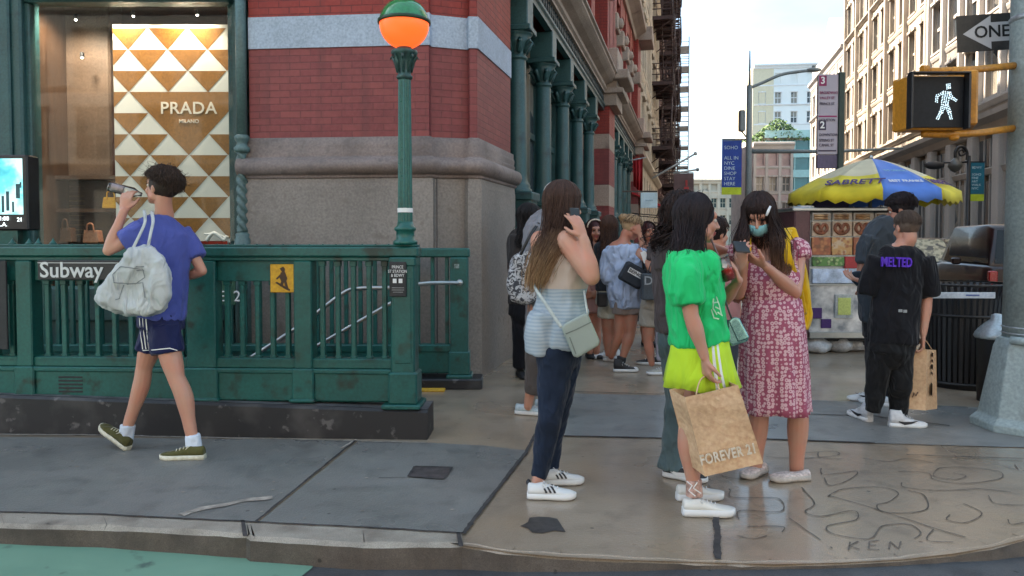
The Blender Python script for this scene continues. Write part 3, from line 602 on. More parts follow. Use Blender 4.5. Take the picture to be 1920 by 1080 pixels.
# backlit-free printed display panel
PYd = WY + .30; prr_ = pr_ = (at(218, 438, PYd), at(438, 41, PYd)); X0, X1 = pr_[0].x, pr_[1].x; Z0, Z1 = at(0, 452, PYd).z, at(0, 46, PYd).z
dp = MB(); dp.bbox(X0, X1, PYd, PYd + .04, Z0, Z1, .003)
panel = dp.build('display_panel', mat('printed white', (.80, .76, .70), .5, var=.05)); tag(panel, 'tall white and brown triangle patterned display panel in the shop window', 'display panel')
def zp(x, y): return (X0 + (x - 490) / (985 - 490) * (X1 - X0), Z1 - (y - 103) / (1015 - 103) * (Z1 - Z0))
def clip(poly, x0, x1, y0, y1):
    for ax, lim, sg_ in ((0, x0, 1), (0, x1, -1), (1, y0, 1), (1, y1, -1)):
        out = []
        for i in range(len(poly)):
            a, c = poly[i], poly[(i + 1) % len(poly)]; ia = (a[ax] - lim) * sg_ >= 0; ic = (c[ax] - lim) * sg_ >= 0
            if ia: out.append(a)
            if ia != ic: t = (lim - a[ax]) / (c[ax] - a[ax]); out.append((a[0] + (c[0] - a[0]) * t, a[1] + (c[1] - a[1]) * t))
        poly = out
        if not poly: return []
    return poly
ys = [118, 208, 297, 385, 474, 563, 651, 740, 828, 917, 1005]
b = MB()
def tri(xc, y0, y1, hw):
    pl = clip([(xc - hw, y0), (xc + hw, y0), (xc, y1)], 490, 985, 103, 1015)
    if len(pl) >= 3: q = [zp(*p) for p in pl]; i = [b.V((x, PYd - .002, z)) for x, z in q]; b.F(i[::-1])
for r_ in range(len(ys) - 1):
    for k in range(-1, 5):
        xc = (552 if r_ % 2 == 0 else 632) + 162 * k
        if r_ in (3, 4, 5):
            dx = abs(xc - 794); 
            if dx < 243 - 81 * (r_ - 3): continue
        tri(xc, ys[r_], ys[r_ + 1], 78)
tri(794, ys[3], ys[6], 240)
b.build('triangle_print', mat('print brown', (.30, .125, .022), .45, var=.12), panel)
wl = mat('print cream letter', (.85, .74, .62), .5, var=.03)
q = zp(796, 455); text('lettering', 'PRADA', .178, facem((q[0], PYd - .004, q[1]), (1, 0, 0)), wl, panel, sx=1.02, bold=.01, spacing=1.05); q = zp(797, 509); text('lettering', 'MILANO', .056, facem((q[0], PYd - .004, q[1]), (1, 0, 0)), wl, panel, sx=1.0, bold=.008)
# shop bags on display
def handbag(px, py, w_, h_, Y, m, label):
    q = at(px, py, Y); r = empty('handbag', q, label, 'handbag')
    b = MB(); b.rings([[(q.x - w_ / 2 * k, q.y - .05, z), (q.x + w_ / 2 * k, q.y - .05, z), (q.x + w_ / 2 * k, q.y + .05, z), (q.x - w_ / 2 * k, q.y + .05, z)] for k, z in ((1, q.z), (1.02, q.z + h_ * .1), (.84, q.z + h_))], 0, True, False); b.build('bag_body', m, r, .008)
    b = MB(); b.tube(smooth([(q.x - w_ * .22, q.y - .05, q.z + h_ * .8), (q.x - w_ * .18, q.y - .05, q.z + h_ * 1.45), (q.x + w_ * .12, q.y - .05, q.z + h_ * 1.5), (q.x + w_ * .22, q.y - .05, q.z + h_ * .8)]), .008, 8); b.build('handle', m, r)
handbag(175, 455, .17, .13, WY + .28, mat('peach leather', (.55, .22, .11), .45), 'peach leather handbag on the window ledge left of the boy')
handbag(213, 391, .20, .12, WY + .52, mat('yellow leather', (.75, .38, .01), .4), 'yellow handbag on the shelf behind the bottle')
handbag(128, 455, .13, .16, WY + .42, mat('brown leather', (.12, .05, .02), .45), 'dark brown handbag standing at the left of the window display')
b = MB(); q = at(405, 455, WY + .2); b.tube(smooth([q + V((-.1, 0, .02)), q + V((-.02, 0, .10)), q + V((.08, 0, .03)), q + V((.12, 0, .07))]), [.02] * 19, 8); b.tube(smooth([q + V((-.12, 0, .09)), q + V((0, 0, .09)), q + V((.1, 0, .05)), q + V((.15, 0, 0))]), .01, 8); b.tube([q + V((.12, 0, .05)), q + V((.13, 0, -.02))], .006); tag(b.build('high_heel_shoe', M['white']), 'white strappy shoe standing at the foot of the display panel', 'shoe')
for i, (px, py) in enumerate(((142, 37), (75, 114), (154, 108), (250, 30), (370, 28))):
    q = at(px, py, WY + .55); s = empty('spotlight', q, ('lit pin spotlight at the very top of the shop window by the dark pier', 'small lit spotlight low on the left rack of the shop window', 'faint spotlight glinting on the pier inside the shop window', 'spotlight above the left corner of the patterned panel', 'spotlight above the right half of the patterned panel')[i], 'spotlight', 'small lamps in the shop window')
    b = MB(); b.sphere(q, .012, 8); b.build('bulb', emis('bulb glow%d' % i, (1, .9, .75), 8), s); b = MB(); b.lathe(q, [(.02, .0), (.022, .05), (.012, .06)], 10, cap=False); b.build('shade', M['blackmatte'], s)
    if i in (0, 3, 4):
        L = bpy.data.lights.new('spot', 'SPOT'); L.energy = 34; L.spot_size = R(105); L.spot_blend = .8; L.color = (1, .82, .62); L.shadow_soft_size = .08; lo = bpy.data.objects.new('lamp_light', L); COL.objects.link(lo)
        lo.location = V((q.x, WY + .12, q.z + .10)) - q; lo.parent = s; lo.rotation_euler = (R(22), 0, 0)
# -------- side street facade of the corner building
SF = frame((C_.x, C_.y, 0), sd.x, sd.y)      # local x away along the street, y into the building
cap_prof = [(.105, 3.62), (.13, 3.63), (.13, 3.655), (.11, 3.67), (.12, 3.72), (.155, 3.82), (.17, 3.86), (.15, 3.88), (.19, 3.93), (.20, 3.95)]
def colmesh():
    b = MB(); b.lathe((0, 0, 0), [(.19, 1.95), (.19, 2.0), (.165, 2.02), (.175, 2.05), (.15, 2.08), (.13, 2.12), (.125, 2.2), (.112, 3.6)] + [(r, z) for r, z in cap_prof], 20)
    for k in range(8):
        a = 2 * math.pi * (k + .5) / 8; d = V((math.cos(a), math.sin(a), 0)); z = V((0, 0, 1)); b.tube([d * .11 + z * 3.70, d * .15 + z * 3.78, d * .20 + z * 3.85, d * .215 + z * 3.81], [.03, .032, .026, .014], 6)
    b.bbox(-.21, .21, -.21, .21, 3.95, 4.02, .01); b.bbox(-.17, .17, -.17, .17, 4.02, 4.40, .012); b.bbox(-.22, .22, -.22, .25, .0, 1.88, .015); b.bbox(-.25, .25, -.25, .25, 1.86, 1.96, .012); b.bbox(-.15, .15, -.232, -.22, .45, 1.7, .01); b.bbox(-.24, .24, -.24, .25, 0, .25, .012)
    return b
first = None
MOD = 10.6
def bay(u0, ncol):
    global first
    for k in range(ncol):
        u = u0 + .62 + 1.74 * k; pos = SF @ V((u, .06, 0))
        if first is None:
            b = colmesh(); first = b.build('street_column', M['iron'], bld); o = first
            for v in first.data.vertices: v.co += V((0, 0, 0)) + org(bld)
        else: o = first.copy(); COL.objects.link(o)
        o.parent = bld; o.rotation_euler.z = math.atan2(sd.y, sd.x); o.location = pos - org(bld)
    b = MB(SF); ue = u0 + .62 + 1.74 * (ncol - 1)
    for k in range(ncol):  # backing pilasters, mullions
        u = u0 + .62 + 1.74 * k; b.box(u - .20, u + .20, .30, .55, 0, 4.45)
        if k < ncol - 1: b.box(u + .20, u + 1.54, .42, .52, 0, .55); b.box(u + .20, u + 1.54, .45, .50, 3.0, 3.1); b.box(u + .84, u + .90, .45, .50, .5, 4.2); b.box(u + .2, u + 1.54, .40, .5, 3.95, 4.45); b.box(u + .28, u + .34, .40, .5, .5, 4.0); b.box(u + 1.40, u + 1.46, .40, .5, .5, 4.0)
    b.build('shopfront_frame', M['iron'], bld)
    for k in range(ncol - 1):
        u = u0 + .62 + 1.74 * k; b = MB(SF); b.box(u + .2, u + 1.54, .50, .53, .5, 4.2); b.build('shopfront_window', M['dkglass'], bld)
ends = []
for mI in range(2):
    u0 = 1.42 + MOD * mI; bay(u0, 5); ue = u0 + .62 + 1.74 * 4 + .45; p1 = u0 + MOD - 1.42; 
    # entablature
    b = MB(SF); pf = [(0, 4.40), (.10, 4.40), (.10, 4.47), (.13, 4.49), (.13, 4.53), (.06, 4.55), (.06, 4.78), (.0, 4.78)]
    b.rings([[(x, -o, z) for o, z in pf] for x in (u0 - .0, p1 + .05)], 0, True, False); b.build('iron_entablature', M['iron'], bld)
    b = MB(SF); 
    for k in range(int((p1 - u0) / .17)): u = u0 + .1 + k * .17; b.sphere((u, -.07, 4.66), .065, 8, sc=(1, .5, 1.2)); b.box(u + .075, u + .095, -.10, -.06, 4.56, 4.77)
    b.build('frieze_ornament', M['irondk'], bld)
    b = MB(SF); pf = [(0, 4.78), (.13, 4.78), (.13, 4.83), (.17, 4.86), (.17, 4.90), (.14, 4.92), (.14, 4.99), (.26, 5.04), (.34, 5.10), (.38, 5.14), (.38, 5.19), (.42, 5.21), (.42, 5.25), (0, 5.30)]
    b.rings([[(x, -o, z) for o, z in pf] for x in (u0 - .02, p1 + .05)], 0, True, False); b.build('stone_cornice', M['tan'], bld)
    # striped pier
    for z0, z1, mm in ((0, 1.2, 'stone'), (1.2, 2.15, 'brick'), (2.15, 2.65, 'band'), (2.65, 3.5, 'brick'), (3.5, 3.85, 'tan'), (3.85, 4.5, 'brickhi')):
        b = MB(SF); b.bbox(p1, p1 + 1.3, -.22, .5, z0 + .0015, z1 - .0015, .004); b.build('pier_course', M[mm if mm != 'band' else 'tan'], bld)
    b = MB(SF); b.bbox(p1 - .08, p1 + 1.38, -.40, .5, 4.5, 4.78, .01); b.bbox(p1 - .15, p1 + 1.45, -.55, .5, 4.78, 4.9, .01); b.bbox(p1 - .04, p1 + 1.34, -.40, .5, 4.9, 5.08, .01); b.bbox(p1 - .25, p1 + 1.5, -.68, .5, 5.08, 5.30, .02); b.bbox(p1 - .05, p1 + 1.35, -.42, .5, 5.30, 5.85, .02); b.build('pier_capital', M['tan'], bld)
    # upper piers and windows
    for st in range(4):
        zb = 5.3 + 3.95 * st
        b = MB(SF)
        for k in range(6):
            u = u0 - .2 + k * ((p1 - u0) + .2) / 5; b.box(u - .30, u + .30, -.06 if k % 5 else -.2, .5, zb, zb + 3.4)
        b.box(p1, p1 + 1.3, -.2, .5, zb, zb + 3.4); b.box(u0 - .5, p1 + 1.3, -.02, .5, zb, zb + .5); b.box(u0 - .5, p1 + 1.3, -.04, .5, zb + 2.9, zb + 3.4); b.build('brick_piers', M['brickhi'], bld)
        b = MB(SF); pf = [(0, zb + 3.35), (.12, zb + 3.35), (.16, zb + 3.5), (.3, zb + 3.6), (.48, zb + 3.7), (.5, zb + 3.85), (.1, zb + 3.95), (0, zb + 3.95)]
        b.rings([[(x, -o, z) for o, z in pf] for x in (u0 - .5, p1 + 1.3)], 0, True, False); b.bbox(p1 - .1, p1 + 1.5, -.7, .2, zb + 3.4, zb + 3.9, .02); b.build('stone_cornice', M['tan'], bld)
        for k in range(5):
            b = MB(SF); u = u0 - .2 + (k + 1) * ((p1 - u0) + .2) / 5
            b.bbox(u - .36, u + .36, -.16 if k < 4 else -.3, .1, zb + 1.75, zb + 2.2, .03); b.lathe((u, -.17, 0), [(.09, zb + 1.85), (.13, zb + 1.97), (.09, zb + 2.1)], 10)
            b.build('impost_block', M['tan'], bld)
        for k in range(5):
            ua = u0 - .2 + k * ((p1 - u0) + .2) / 5 + .3; ub = u0 - .2 + (k + 1) * ((p1 - u0) + .2) / 5 - .3
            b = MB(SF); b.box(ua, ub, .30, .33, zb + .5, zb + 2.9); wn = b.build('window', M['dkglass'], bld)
            b = MB(SF); b.box(ua, ua + .08, .2, .3, zb + .5, zb + 2.9); b.box(ub - .08, ub, .2, .3, zb + .5, zb + 2.9); b.box(ua + .08, ub - .08, .22, .3, zb + 1.68, zb + 1.76); b.box(ua + .08, ub - .08, .2, .3, zb + .5, zb + .6); b.build('window_frame', M['tan'], wn)
# solid body behind
b = MB(SF); b.box(1.3, 22.3, .55, 9, 0, HT); b.build('building_core', M['brickhi'], bld)
b = MB(SF); b.box(-.0, 1.5, -.0, .6, 4.45, HT - .1); b.build('corner_pier', M['brickhi'], bld)
b = MB(); b.poly([(-14, 8.2, HT), (-.9, 7.5, HT), (-.3, 7.5, HT), (4.9, 29, HT), (-14, 29, HT)]); b.poly([(-14, 8.3, 0), (-14, 8.3, HT), (-14, 29, HT), (-14, 29, 0)]); b.poly([(-14, 8.11, 0), (-14, 8.11, 4.4), (-5.3, 7.75, 4.4), (-5.3, 7.75, 0)]); b.build('roof', M['brickhi'], bld)

# ================================================================== FURTHER BUILDINGS
def block(name, Mf, L, H, D, m, floor_h, z_first, nwin, ww, wh, label, trim=None, base=None, arch=False, proud=.12, group=None, glass='dkglass', pier=True, sill=True, cornice=.5, winmax=90):
    r = empty(name, Mf.translation, label, 'building', group)
    fl = int((H - z_first - .6) / floor_h); pitch = L / nwin; cnt = 0
    b = MB(Mf); b.box(0, L, .35, D, 0, H)
    # wall made of piers and spandrels so that windows are real recesses
    for k in range(nwin + 1):
        c = k * pitch; a0 = max(0, c - (pitch - ww) / 2); a1 = min(L, c + (pitch - ww) / 2); b.box(a0, a1, 0, .35, 0 if base is None else base, H)
    for f_ in range(fl + 1):
        z0 = z_first + f_ * floor_h + wh if f_ >= 0 else 0; z1 = z_first + (f_ + 1) * floor_h if f_ < fl else H
        b.box(0, L, .02, .35, z0, z1)
    b.box(0, L, .02, .35, z_first - .9, z_first); b.build('wall', m, r)
    tm = trim or m; b = MB(Mf)
    for f_ in range(fl + 1):
        z = z_first + f_ * floor_h - .25; big = (f_ % 3 == 0)
        pr = .28 if big else .10
        b.rings([[(x, -o, zz) for o, zz in ((0, z - .25), (pr * .4, z - .22), (pr, z - .05), (pr, z + .06), (0, z + .12))] for x in (-.02, L + .02)], 0, True, False)
    if pier:
        for k in range(nwin + 1):
            if k % 2 == 0 or nwin < 8: c = min(max(k * pitch, .18), L - .18); b.box(c - .18, c + .18, -proud, .0, z_first - .2, H - .5)
    b.rings([[(x, -o, zz) for o, zz in ((0, H - .9), (cornice * .3, H - .85), (cornice * .5, H - .5), (cornice, H - .25), (cornice, H), (0, H + .1))] for x in (-.1, L + .1)], 0, True, False)
    b.build('trim', tm, r)
    proto = None
    for f_ in range(fl):
        for k in range(nwin):
            cnt += 1
            if cnt > winmax: break
            u = (k + .5) * pitch; z = z_first + f_ * floor_h
            if proto is None:
                pb = MB(Mf); pb.box(u - ww / 2, u + ww / 2, .27, .32, z, z + wh, 0); pb.box(u - ww / 2, u + ww / 2, .2, .27, z + wh * .48, z + wh * .54, 1); pb.box(u - .04, u + .04, .2, .27, z, z + wh, 1); pb.box(u - ww / 2, u - ww / 2 + .07, .2, .27, z, z + wh, 1); pb.box(u + ww / 2 - .07, u + ww / 2, .2, .27, z, z + wh, 1)
                pb.box(u - ww / 2 - .1, u + ww / 2 + .1, -.12, .1, z - .12, z, 1); pb.box(u - ww / 2 - .14, u + ww / 2 + .14, -.16, .1, z + wh + .08, z + wh + .24, 1); pb.box(u - ww / 2 - .12, u - ww / 2, -.05, .1, z, z + wh + .08, 1); pb.box(u + ww / 2, u + ww / 2 + .12, -.05, .1, z, z + wh + .08, 1); pb.box(u - .12, u + .12, -.22, -.16, z + wh + .02, z + wh + .3, 1)
                proto = pb.build('window', [M[glass], tm], r); u_p, z_p = u, z
            else:
                o = proto.copy(); COL.objects.link(o); d = Mf.to_3x3() @ V((u - u_p, 0, z - z_p)); o.location = d
    if cnt > winmax:
        pb = MB(Mf); i = 0
        for f_ in range(fl):
            for k in range(nwin):
                i += 1
                if i > winmax - 1: u = (k + .5) * pitch; z = z_first + f_ * floor_h; pb.box(u - ww / 2, u + ww / 2, .27, .32, z, z + wh)
        tag(pb.build('window_rows', M[glass], r), kind='stuff')
    return r
LF = lambda Y: V((.2357 * Y - 2.115, Y, 0)); RF = lambda Y: V((.2357 * Y + 15.0, Y, 0))
M['mauve'] = mat('mauve brown brick', (.16, .10, .095), .7, var=.3, vs_=.8)
s2 = block('cream_building', frame(LF(30.1), sd.x, sd.y), 22, 26, 10, M['cream'], 3.6, 5.2, 9, 1.3, 2.3, 'cream stone building with black fire escapes beside the red brick block', M['cream'], arch=False)
s3 = block('brown_building', frame(LF(52), sd.x, sd.y), 22, 25, 10, M['mauve'], 3.6, 4.6, 9, 1.2, 2.1, 'dark mauve brown building behind the fire escapes on the left side of the street', M['mauve'], pier=False)
s4 = block('brown_building', frame(LF(74), sd.x, sd.y), 50, 24, 10, M['tan'], 3.6, 4.6, 16, 1.2, 2.1, 'far tan building at the end of the left row, lowest against the sky', M['tan'], pier=False)
# fire escapes
M['fe'] = mat('fire escape iron', (.045, .022, .022), .6, var=.4, vs_=4)
M['felight'] = mat('pale grey scaffold', (.36, .40, .43), .5, var=.2)
def fire_escape(Y0, L, z0, levels, fh, dep, mm, label, stairs=True, name='fire_escape', cat='fire escape'):
    Mf = frame(LF(Y0), sd.x, sd.y); b = MB(Mf); r = empty(name, Mf.translation, label, cat, 'fire escapes on the left street side')
    for l in range(levels):
        z = z0 + l * fh; b = MB(Mf)
        b.box(0, L, -dep, 0, z - .06, z)
        for k in range(int(L / .9) + 1): b.box(k * .9, k * .9 + .05, -dep, -.02, z - .2, z - .06)
        for h in (.35, .65, .95): b.box(0, L, -dep - .03, -dep, z + h, z + h + .05); b.box(-.03, 0, -dep, 0, z + h, z + h + .05); b.box(L, L + .03, -dep, 0, z + h, z + h + .05)
        for k in range(int(L / .28) + 1): b.box(k * .28, k * .28 + .03, -dep - .02, -dep + .01, z, z + 1)
        for k in range(int(dep / .25) + 1): b.box(-.02, .01, -k * .25 - .03, -k * .25, z, z + 1)
        for k in (.3, L - .35): b.tube([V((k, -.02, z - .9)), V((k, -dep, z - .08))], .03, 5)
        b.build('balcony', mm, r)
        if stairs and l < levels - 1:
            b = MB(Mf); a0, a1 = (.8, L - .8) if l % 2 == 0 else (L - .8, .8)
            for y in (-dep * .45, -dep * .92):
                b.tube([V((a0, y, z)), V((a1, y, z + fh))], .045, 4); b.tube([V((a0, y, z + .8)), V((a1, y, z + fh + .8))], .025, 4)
            for k in range(12): t = (k + .5) / 12; x = a0 + (a1 - a0) * t; b.box(x - .1, x + .1, -dep * .92, -dep * .45, z + fh * t - .02, z + fh * t + .02)
            b.build('stair_flight', mm, r)
    return r
fire_escape(42, 5.0, 6.5, 7, 3.6, 1.15, M['fe'], 'black iron fire escape nearest the red brick building, on the cream front')
fire_escape(50, 5.0, 6.5, 7, 3.6, 1.15, M['fe'], 'black iron fire escape at the far end of the cream building')
fire_escape(58, 5.5, 5.5, 7, 3.6, 1.3, M['fe'], 'brown iron fire escape on the mauve brown building')
fire_escape(67, 5.5, 5.5, 6, 3.6, 1.3, M['fe'], 'last brown fire escape of the left row before the pale scaffold')
# pale scaffold tower
Mf = frame(LF(76), sd.x, sd.y); r = empty('scaffold_tower', Mf.translation, 'tall pale grey scaffold tower against the sky at the end of the left row', 'scaffold')
b = MB(Mf)
for u in (0, 3):
    for y in (-.9, -2.0): b.box(u - .05, u + .05, y - .05, y + .05, 0, 21.5)
b.build('upright', M['felight'], r); b = MB(Mf)
for k in range(42):
    z = .5 + k * .5
    for y in (-.9, -2.0): b.box(0, 3, y - .03, y + .03, z, z + .05)
    for u in (0, 3): b.box(u - .03, u + .03, -2.0, -.9, z, z + .05)
    if k % 4 == 0: b.box(0, 3, -2.0, -.9, z + .05, z + .1)
b.build('rung', M['felight'], r)
# signs and flags on the left row
YF = 26.0; fa, fc = at(1187, 362, YF), at(1205, 302, YF); r = empty('flag', fa, 'narrow red hanging flag above the far shopfronts', 'flag')
b = MB(); b.tube([V((fa.x - .25, YF, fc.z)), V((fc.x + .12, YF, fc.z + .12))], .02, 6); b.build('flag_pole', M['felight'], r)
b = MB(); b.rings([[V((fa.x + (fc.x - fa.x) * j / 10, YF + .06 * math.sin(j * 1.9), fc.z + .1 * j / 10)), V((fa.x + (fc.x - fa.x) * (.05 + j / 11), YF + .09 * math.sin(j * 1.7), fa.z + .25 - .25 * j / 10))] for j in range(11)], 0, False, True, False); o = b.build('cloth', mat('red cloth', (.38, .012, .018), .7), r)
o.modifiers.new('s', 'SOLIDIFY').thickness = .01
def hang_sign(px0, px1, py0, py1, Y, m, label, name='hanging_sign', txt=None, cat='sign'):
    a = at(px0, py1, Y); c = at(px1, py0, Y); r = empty(name, a, label, cat); b = MB(); b.bbox(a.x, c.x, Y, Y + .08, a.z, c.z, .01); b.build('board', m, r)
    b = MB(); b.box(min(a.x, (Y * .2357 - 2.115)), c.x, Y + .03, Y + .06, c.z + .01, c.z + .06); b.build('bracket', M['black'], r); return r, a, c
r, a, c = hang_sign(1201, 1233, 361, 390, 24, mat('pale blue board', (.55, .70, .78), .5), 'pale blue square hanging sign beside the red flag')
text('lettering', 'SALE', .17, facem(((a.x + c.x) / 2, 23.99, (a.z + c.z) / 2), (1, 0, 0)), mat('faint grey letter', (.35, .5, .6), .5), r) if False else None
b = MB(); b.box(a.x + .15, c.x - .15, 23.985, 24, (a.z + c.z) / 2 - .02, (a.z + c.z) / 2 + .02); b.build('faint_line', mat('faint grey letter', (.35, .5, .6), .5), r)
r, a, c = hang_sign(1263, 1301, 325, 366, 40, mat('dark mauve board', (.11, .07, .08), .6), 'dark mauve hanging sign with a small red emblem under the flag poles')
b = MB(); b.box(a.x + .55, a.x + .8, 39.98, 40, a.z + .3, a.z + .45); b.box(a.x + .62, a.x + .73, 39.975, 39.98, a.z + .5, a.z + .8); b.build('emblem', mat('red emblem', (.4, .03, .04), .5), r)
for lb, p0, p1, Y in (('long pale flag pole slanting up to the right above the dark sign', (1222, 335), (1304, 288), 38), ('short grey flag pole just above the dark sign, almost level', (1262, 325), (1308, 318), 39)):
    b = MB(); b.tube([at(*p0, Y), at(*p1, Y)], .05, 6); b.sphere(at(*p1, Y), .1, 8); tag(b.build('flag_pole', M['felight']), lb, 'pole')
r = empty('red_awning', LF(27), 'bright red fabric awning low on the left row behind the pale blue sign', 'awning'); Mf = frame(LF(28), sd.x, sd.y)
b = MB(Mf); b.rings([[(x, 0, 3.1), (x, -1.1, 2.6), (x, -1.12, 2.2), (x, -1.08, 2.2), (x, -1.05, 2.55), (x, 0, 3.05)] for x in (0, 3.5)], 0, True, False); b.build('canopy', mat('red awning cloth', (.5, .02, .03), .7), r); b = MB(Mf)
for u in (0, 3.5): b.tube([V((u, 0, 2.3)), V((u, -1.1, 2.2))], .02, 5)
b.build('frame', M['black'], r)
# -------- right hand side of the street
rd = V((-.2357, -1)).normalized()
def rblock(Ya, Yb, H, *a, **k):     # from far Yb to near Ya
    L = (Yb - Ya) / abs(rd.y); return block(k.pop('name'), frame(RF(Yb), rd.x, rd.y), L, H, 12, *a, **k)
M['rwarm'] = mat('warm limestone', (.42, .36, .29), .75, var=.26, vs_=.5, bs=3, b=.3, bd=.04, dirt=((.38, .31, .26), .7, .58))
M['rgrey'] = mat('grey limestone', (.39, .345, .29), .75, var=.26, vs_=.5, bs=3, b=.3, bd=.04, dirt=((.33, .29, .27), .7, .58))
rblock(47, 72, 40, M['rwarm'], 3.9, 8.6, 10, 1.35, 2.6, name='limestone_building', label='tall warm limestone building with rows of deep windows right of the sky', trim=M['rwarm'], proud=.3)
rblock(33, 47, 30, M['rgrey'], 4.2, 8.4, 5, 1.7, 2.9, name='grey_stone_building', label='grey stone building with wide windows behind the crossing signal', trim=M['cream2'], proud=.25)
rblock(16, 33, 26, M['rgrey'], 4.2, 8.4, 6, 1.7, 2.9, name='grey_stone_building', label='nearest stone building on the right, behind the big street pole', trim=M['cream2'], proud=.25)
b = MB(frame(RF(72), rd.x, rd.y)); L = 57.5
r = empty('shop_row', RF(72), 'ground floor shopfronts with pale stone piers along the right side of the street', 'shopfront')
b.rings([[(x, -o, z) for o, z in ((0, 6.6), (.2, 6.65), (.3, 7.0), (.7, 7.2), (.75, 7.45), (0, 7.6))] for x in (0, L)], 0, True, False); b.rings([[(x, -o, z) for o, z in ((0, 4.5), (.15, 4.55), (.25, 4.8), (0, 4.9))] for x in (0, L)], 0, True, False)
for k in range(18): u = k * L / 17; b.bbox(max(0, u - .4), min(L, u + .4), -.35, 0, 0, 6.6, .04)
for k in range(34):
    for z in (1.2, 2.0, 2.8, 3.6): pass
b.build('stone_pier', M['cream2'], r)
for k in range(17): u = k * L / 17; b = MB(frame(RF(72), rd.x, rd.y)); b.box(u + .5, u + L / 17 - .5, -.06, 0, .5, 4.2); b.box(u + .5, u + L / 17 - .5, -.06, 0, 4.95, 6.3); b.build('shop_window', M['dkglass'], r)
b = MB(frame(RF(72), rd.x, rd.y))
for k in range(17):
    for j in range(4): u = k * L / 17 + .5 + j * (L / 17 - 1) / 3; b.box(u - .04, u + .04, -.12, -.06, .3, 6.3)
b.build('shop_mullion', M['cream2'], r)
sheet('far_sidewalk', [[RF(12) + V((-3.8, 0, 0)), RF(12), RF(160), RF(160) + V((-3.8, 0, 0))]], M['slab'], .0)
# gabled corner block further off, pale
r = rblock(72.5, 92, 20, M['cream2'], 3.6, 5, 5, 1.2, 2.3, name='gabled_building', label='pale gabled stone front left of the tall limestone building', trim=M['cream2'])
b = MB(frame(RF(92), rd.x, rd.y)); b.rings([[(2, y, 20.1), (20, y, 20.1), (11, y, 25)] for y in (0, 8)], 0, True, False); b.build('gable', M['cream2'], r)
# white apartment block at the bend
r = block('white_apartment_block', frame(V((51.5, 160, 0)), 1, -.12), 23, 38, 20, mat('white stucco', (.82, .83, .81), .7, var=.05, vs_=.2), 4.1, 5.2, 7, 1.3, 2.3, 'white apartment block with small windows at the bend of the street', M['white'], pier=False, proud=.1, cornice=.6)
b = MB(frame(V((51.5, 160, 0)), 1, -.12)); b.box(-.3, 4, -.05, 20, 0, 37.6); b.build('side_wing', mat('butter stucco', (.70, .62, .45), .7, var=.06), r)
# teal glass building
M['teal'] = mat('teal glass', (.05, .22, .24), .15, var=.3, vs_=.3, spec=.8); M['tealw'] = mat('pale teal spandrel', (.40, .66, .64), .4, var=.1)
r = empty('teal_glass_building', (33, 110, 0), 'teal glass fronted building with planted roof terrace left of the bus stop sign', 'building'); Mf = frame(V((37.2, 110, 0)), 1, -.05)
b = MB(Mf); b.box(0, 15, .3, 12, 0, 15.6); b.build('glass_wall', M['teal'], r)
b = MB(Mf)
for k in range(6): z = 1.5 + 2.9 * k; b.box(-.1, 15.1, 0, .35, z, z + 1.1)
for k in range(8): b.box(k * 2.1, k * 2.1 + .12, .1, .3, 0, 15.6)
b.build('floor_band', M['tealw'], r)
M['leaf'] = mat('leaf green', (.07, .14, .035), .7, var=.5, vs_=6); M['leaf2'] = mat('leaf green light', (.13, .22, .05), .7, var=.4, vs_=6)
r2 = empty('roof_plants', Mf @ V((2.5, 1, 15.6)), 'green shrubs on the roof terrace of the teal building', 'plants'); rnd = random.Random(5)
b = MB(Mf)
for _ in range(1800):
    u = rnd.gauss(2.4, 2.3); h = max(0, rnd.random() * 3.2 * math.exp(-((u - 2) / 3) ** 2)); c = V((u, 1 + rnd.gauss(0, .6), 15.6 + h)); d = V((rnd.uniform(-1, 1), rnd.uniform(-1, 1), rnd.uniform(-1, 1))).normalized() * .22; e_ = d.orthogonal().normalized() * .14
    b.F([b.V(c - d), b.V(c + e_), b.V(c + d), b.V(c - e_)], rnd.choice((0, 1)))
b.build('foliage', [M['leaf'], M['leaf2']], r2); b = MB(Mf); b.box(-.3, 6, .5, 1.6, 15.6, 16); b.build('planter', M['cream2'], r2)
r = block('pink_brick_building', frame(V((32.2, 100, 0)), 1, -.05), 5.2, 14, 12, mat('pinkish brick', (.48, .36, .34), .7, var=.2, vs_=1), 3.4, 4.2, 3, 1.0, 1.8, 'pinkish low building left of the teal glass front', M['cream2'])
r = block('distant_building', frame(V((36.0, 150, 0)), 1, 0), 9, 13, 10, M['cream'], 3.4, 4, 5, 1.1, 1.8, 'small cream building straight down the street below the blue banner', M['cream'])
r = block('distant_building', frame(V((46.5, 155, 0)), 1, 0), 6, 12, 10, M['cream2'], 3.4, 4, 4, 1.1, 1.8, 'small pale pink building between the blue banner and the white apartment block', M['cream2'])
for i, (x0, x1, Y, H) in enumerate(((60, 120, 60, 26), (-60, -16, 10, 22))):
    pass

# the far side of the avenue, behind the camera: unseen but for reflections, walls made pale to bounce fill light
block('avenue_building', frame(V((40, -24, 0)), -1, 0), 34, 24, 12, mat('pale limestone', (.72, .69, .63), .7, var=.1), 4, 5.5, 11, 1.6, 2.6, 'cream masonry block across the avenue behind the camera on the right', M['cream'], pier=False)
block('avenue_building', frame(V((6, -24, 0)), -1, 0), 46, 21, 12, mat('pale limestone', (.72, .69, .63)), 4, 5.5, 14, 1.6, 2.6, 'cream masonry block across the avenue behind the camera on the left', M['cream'], pier=False)
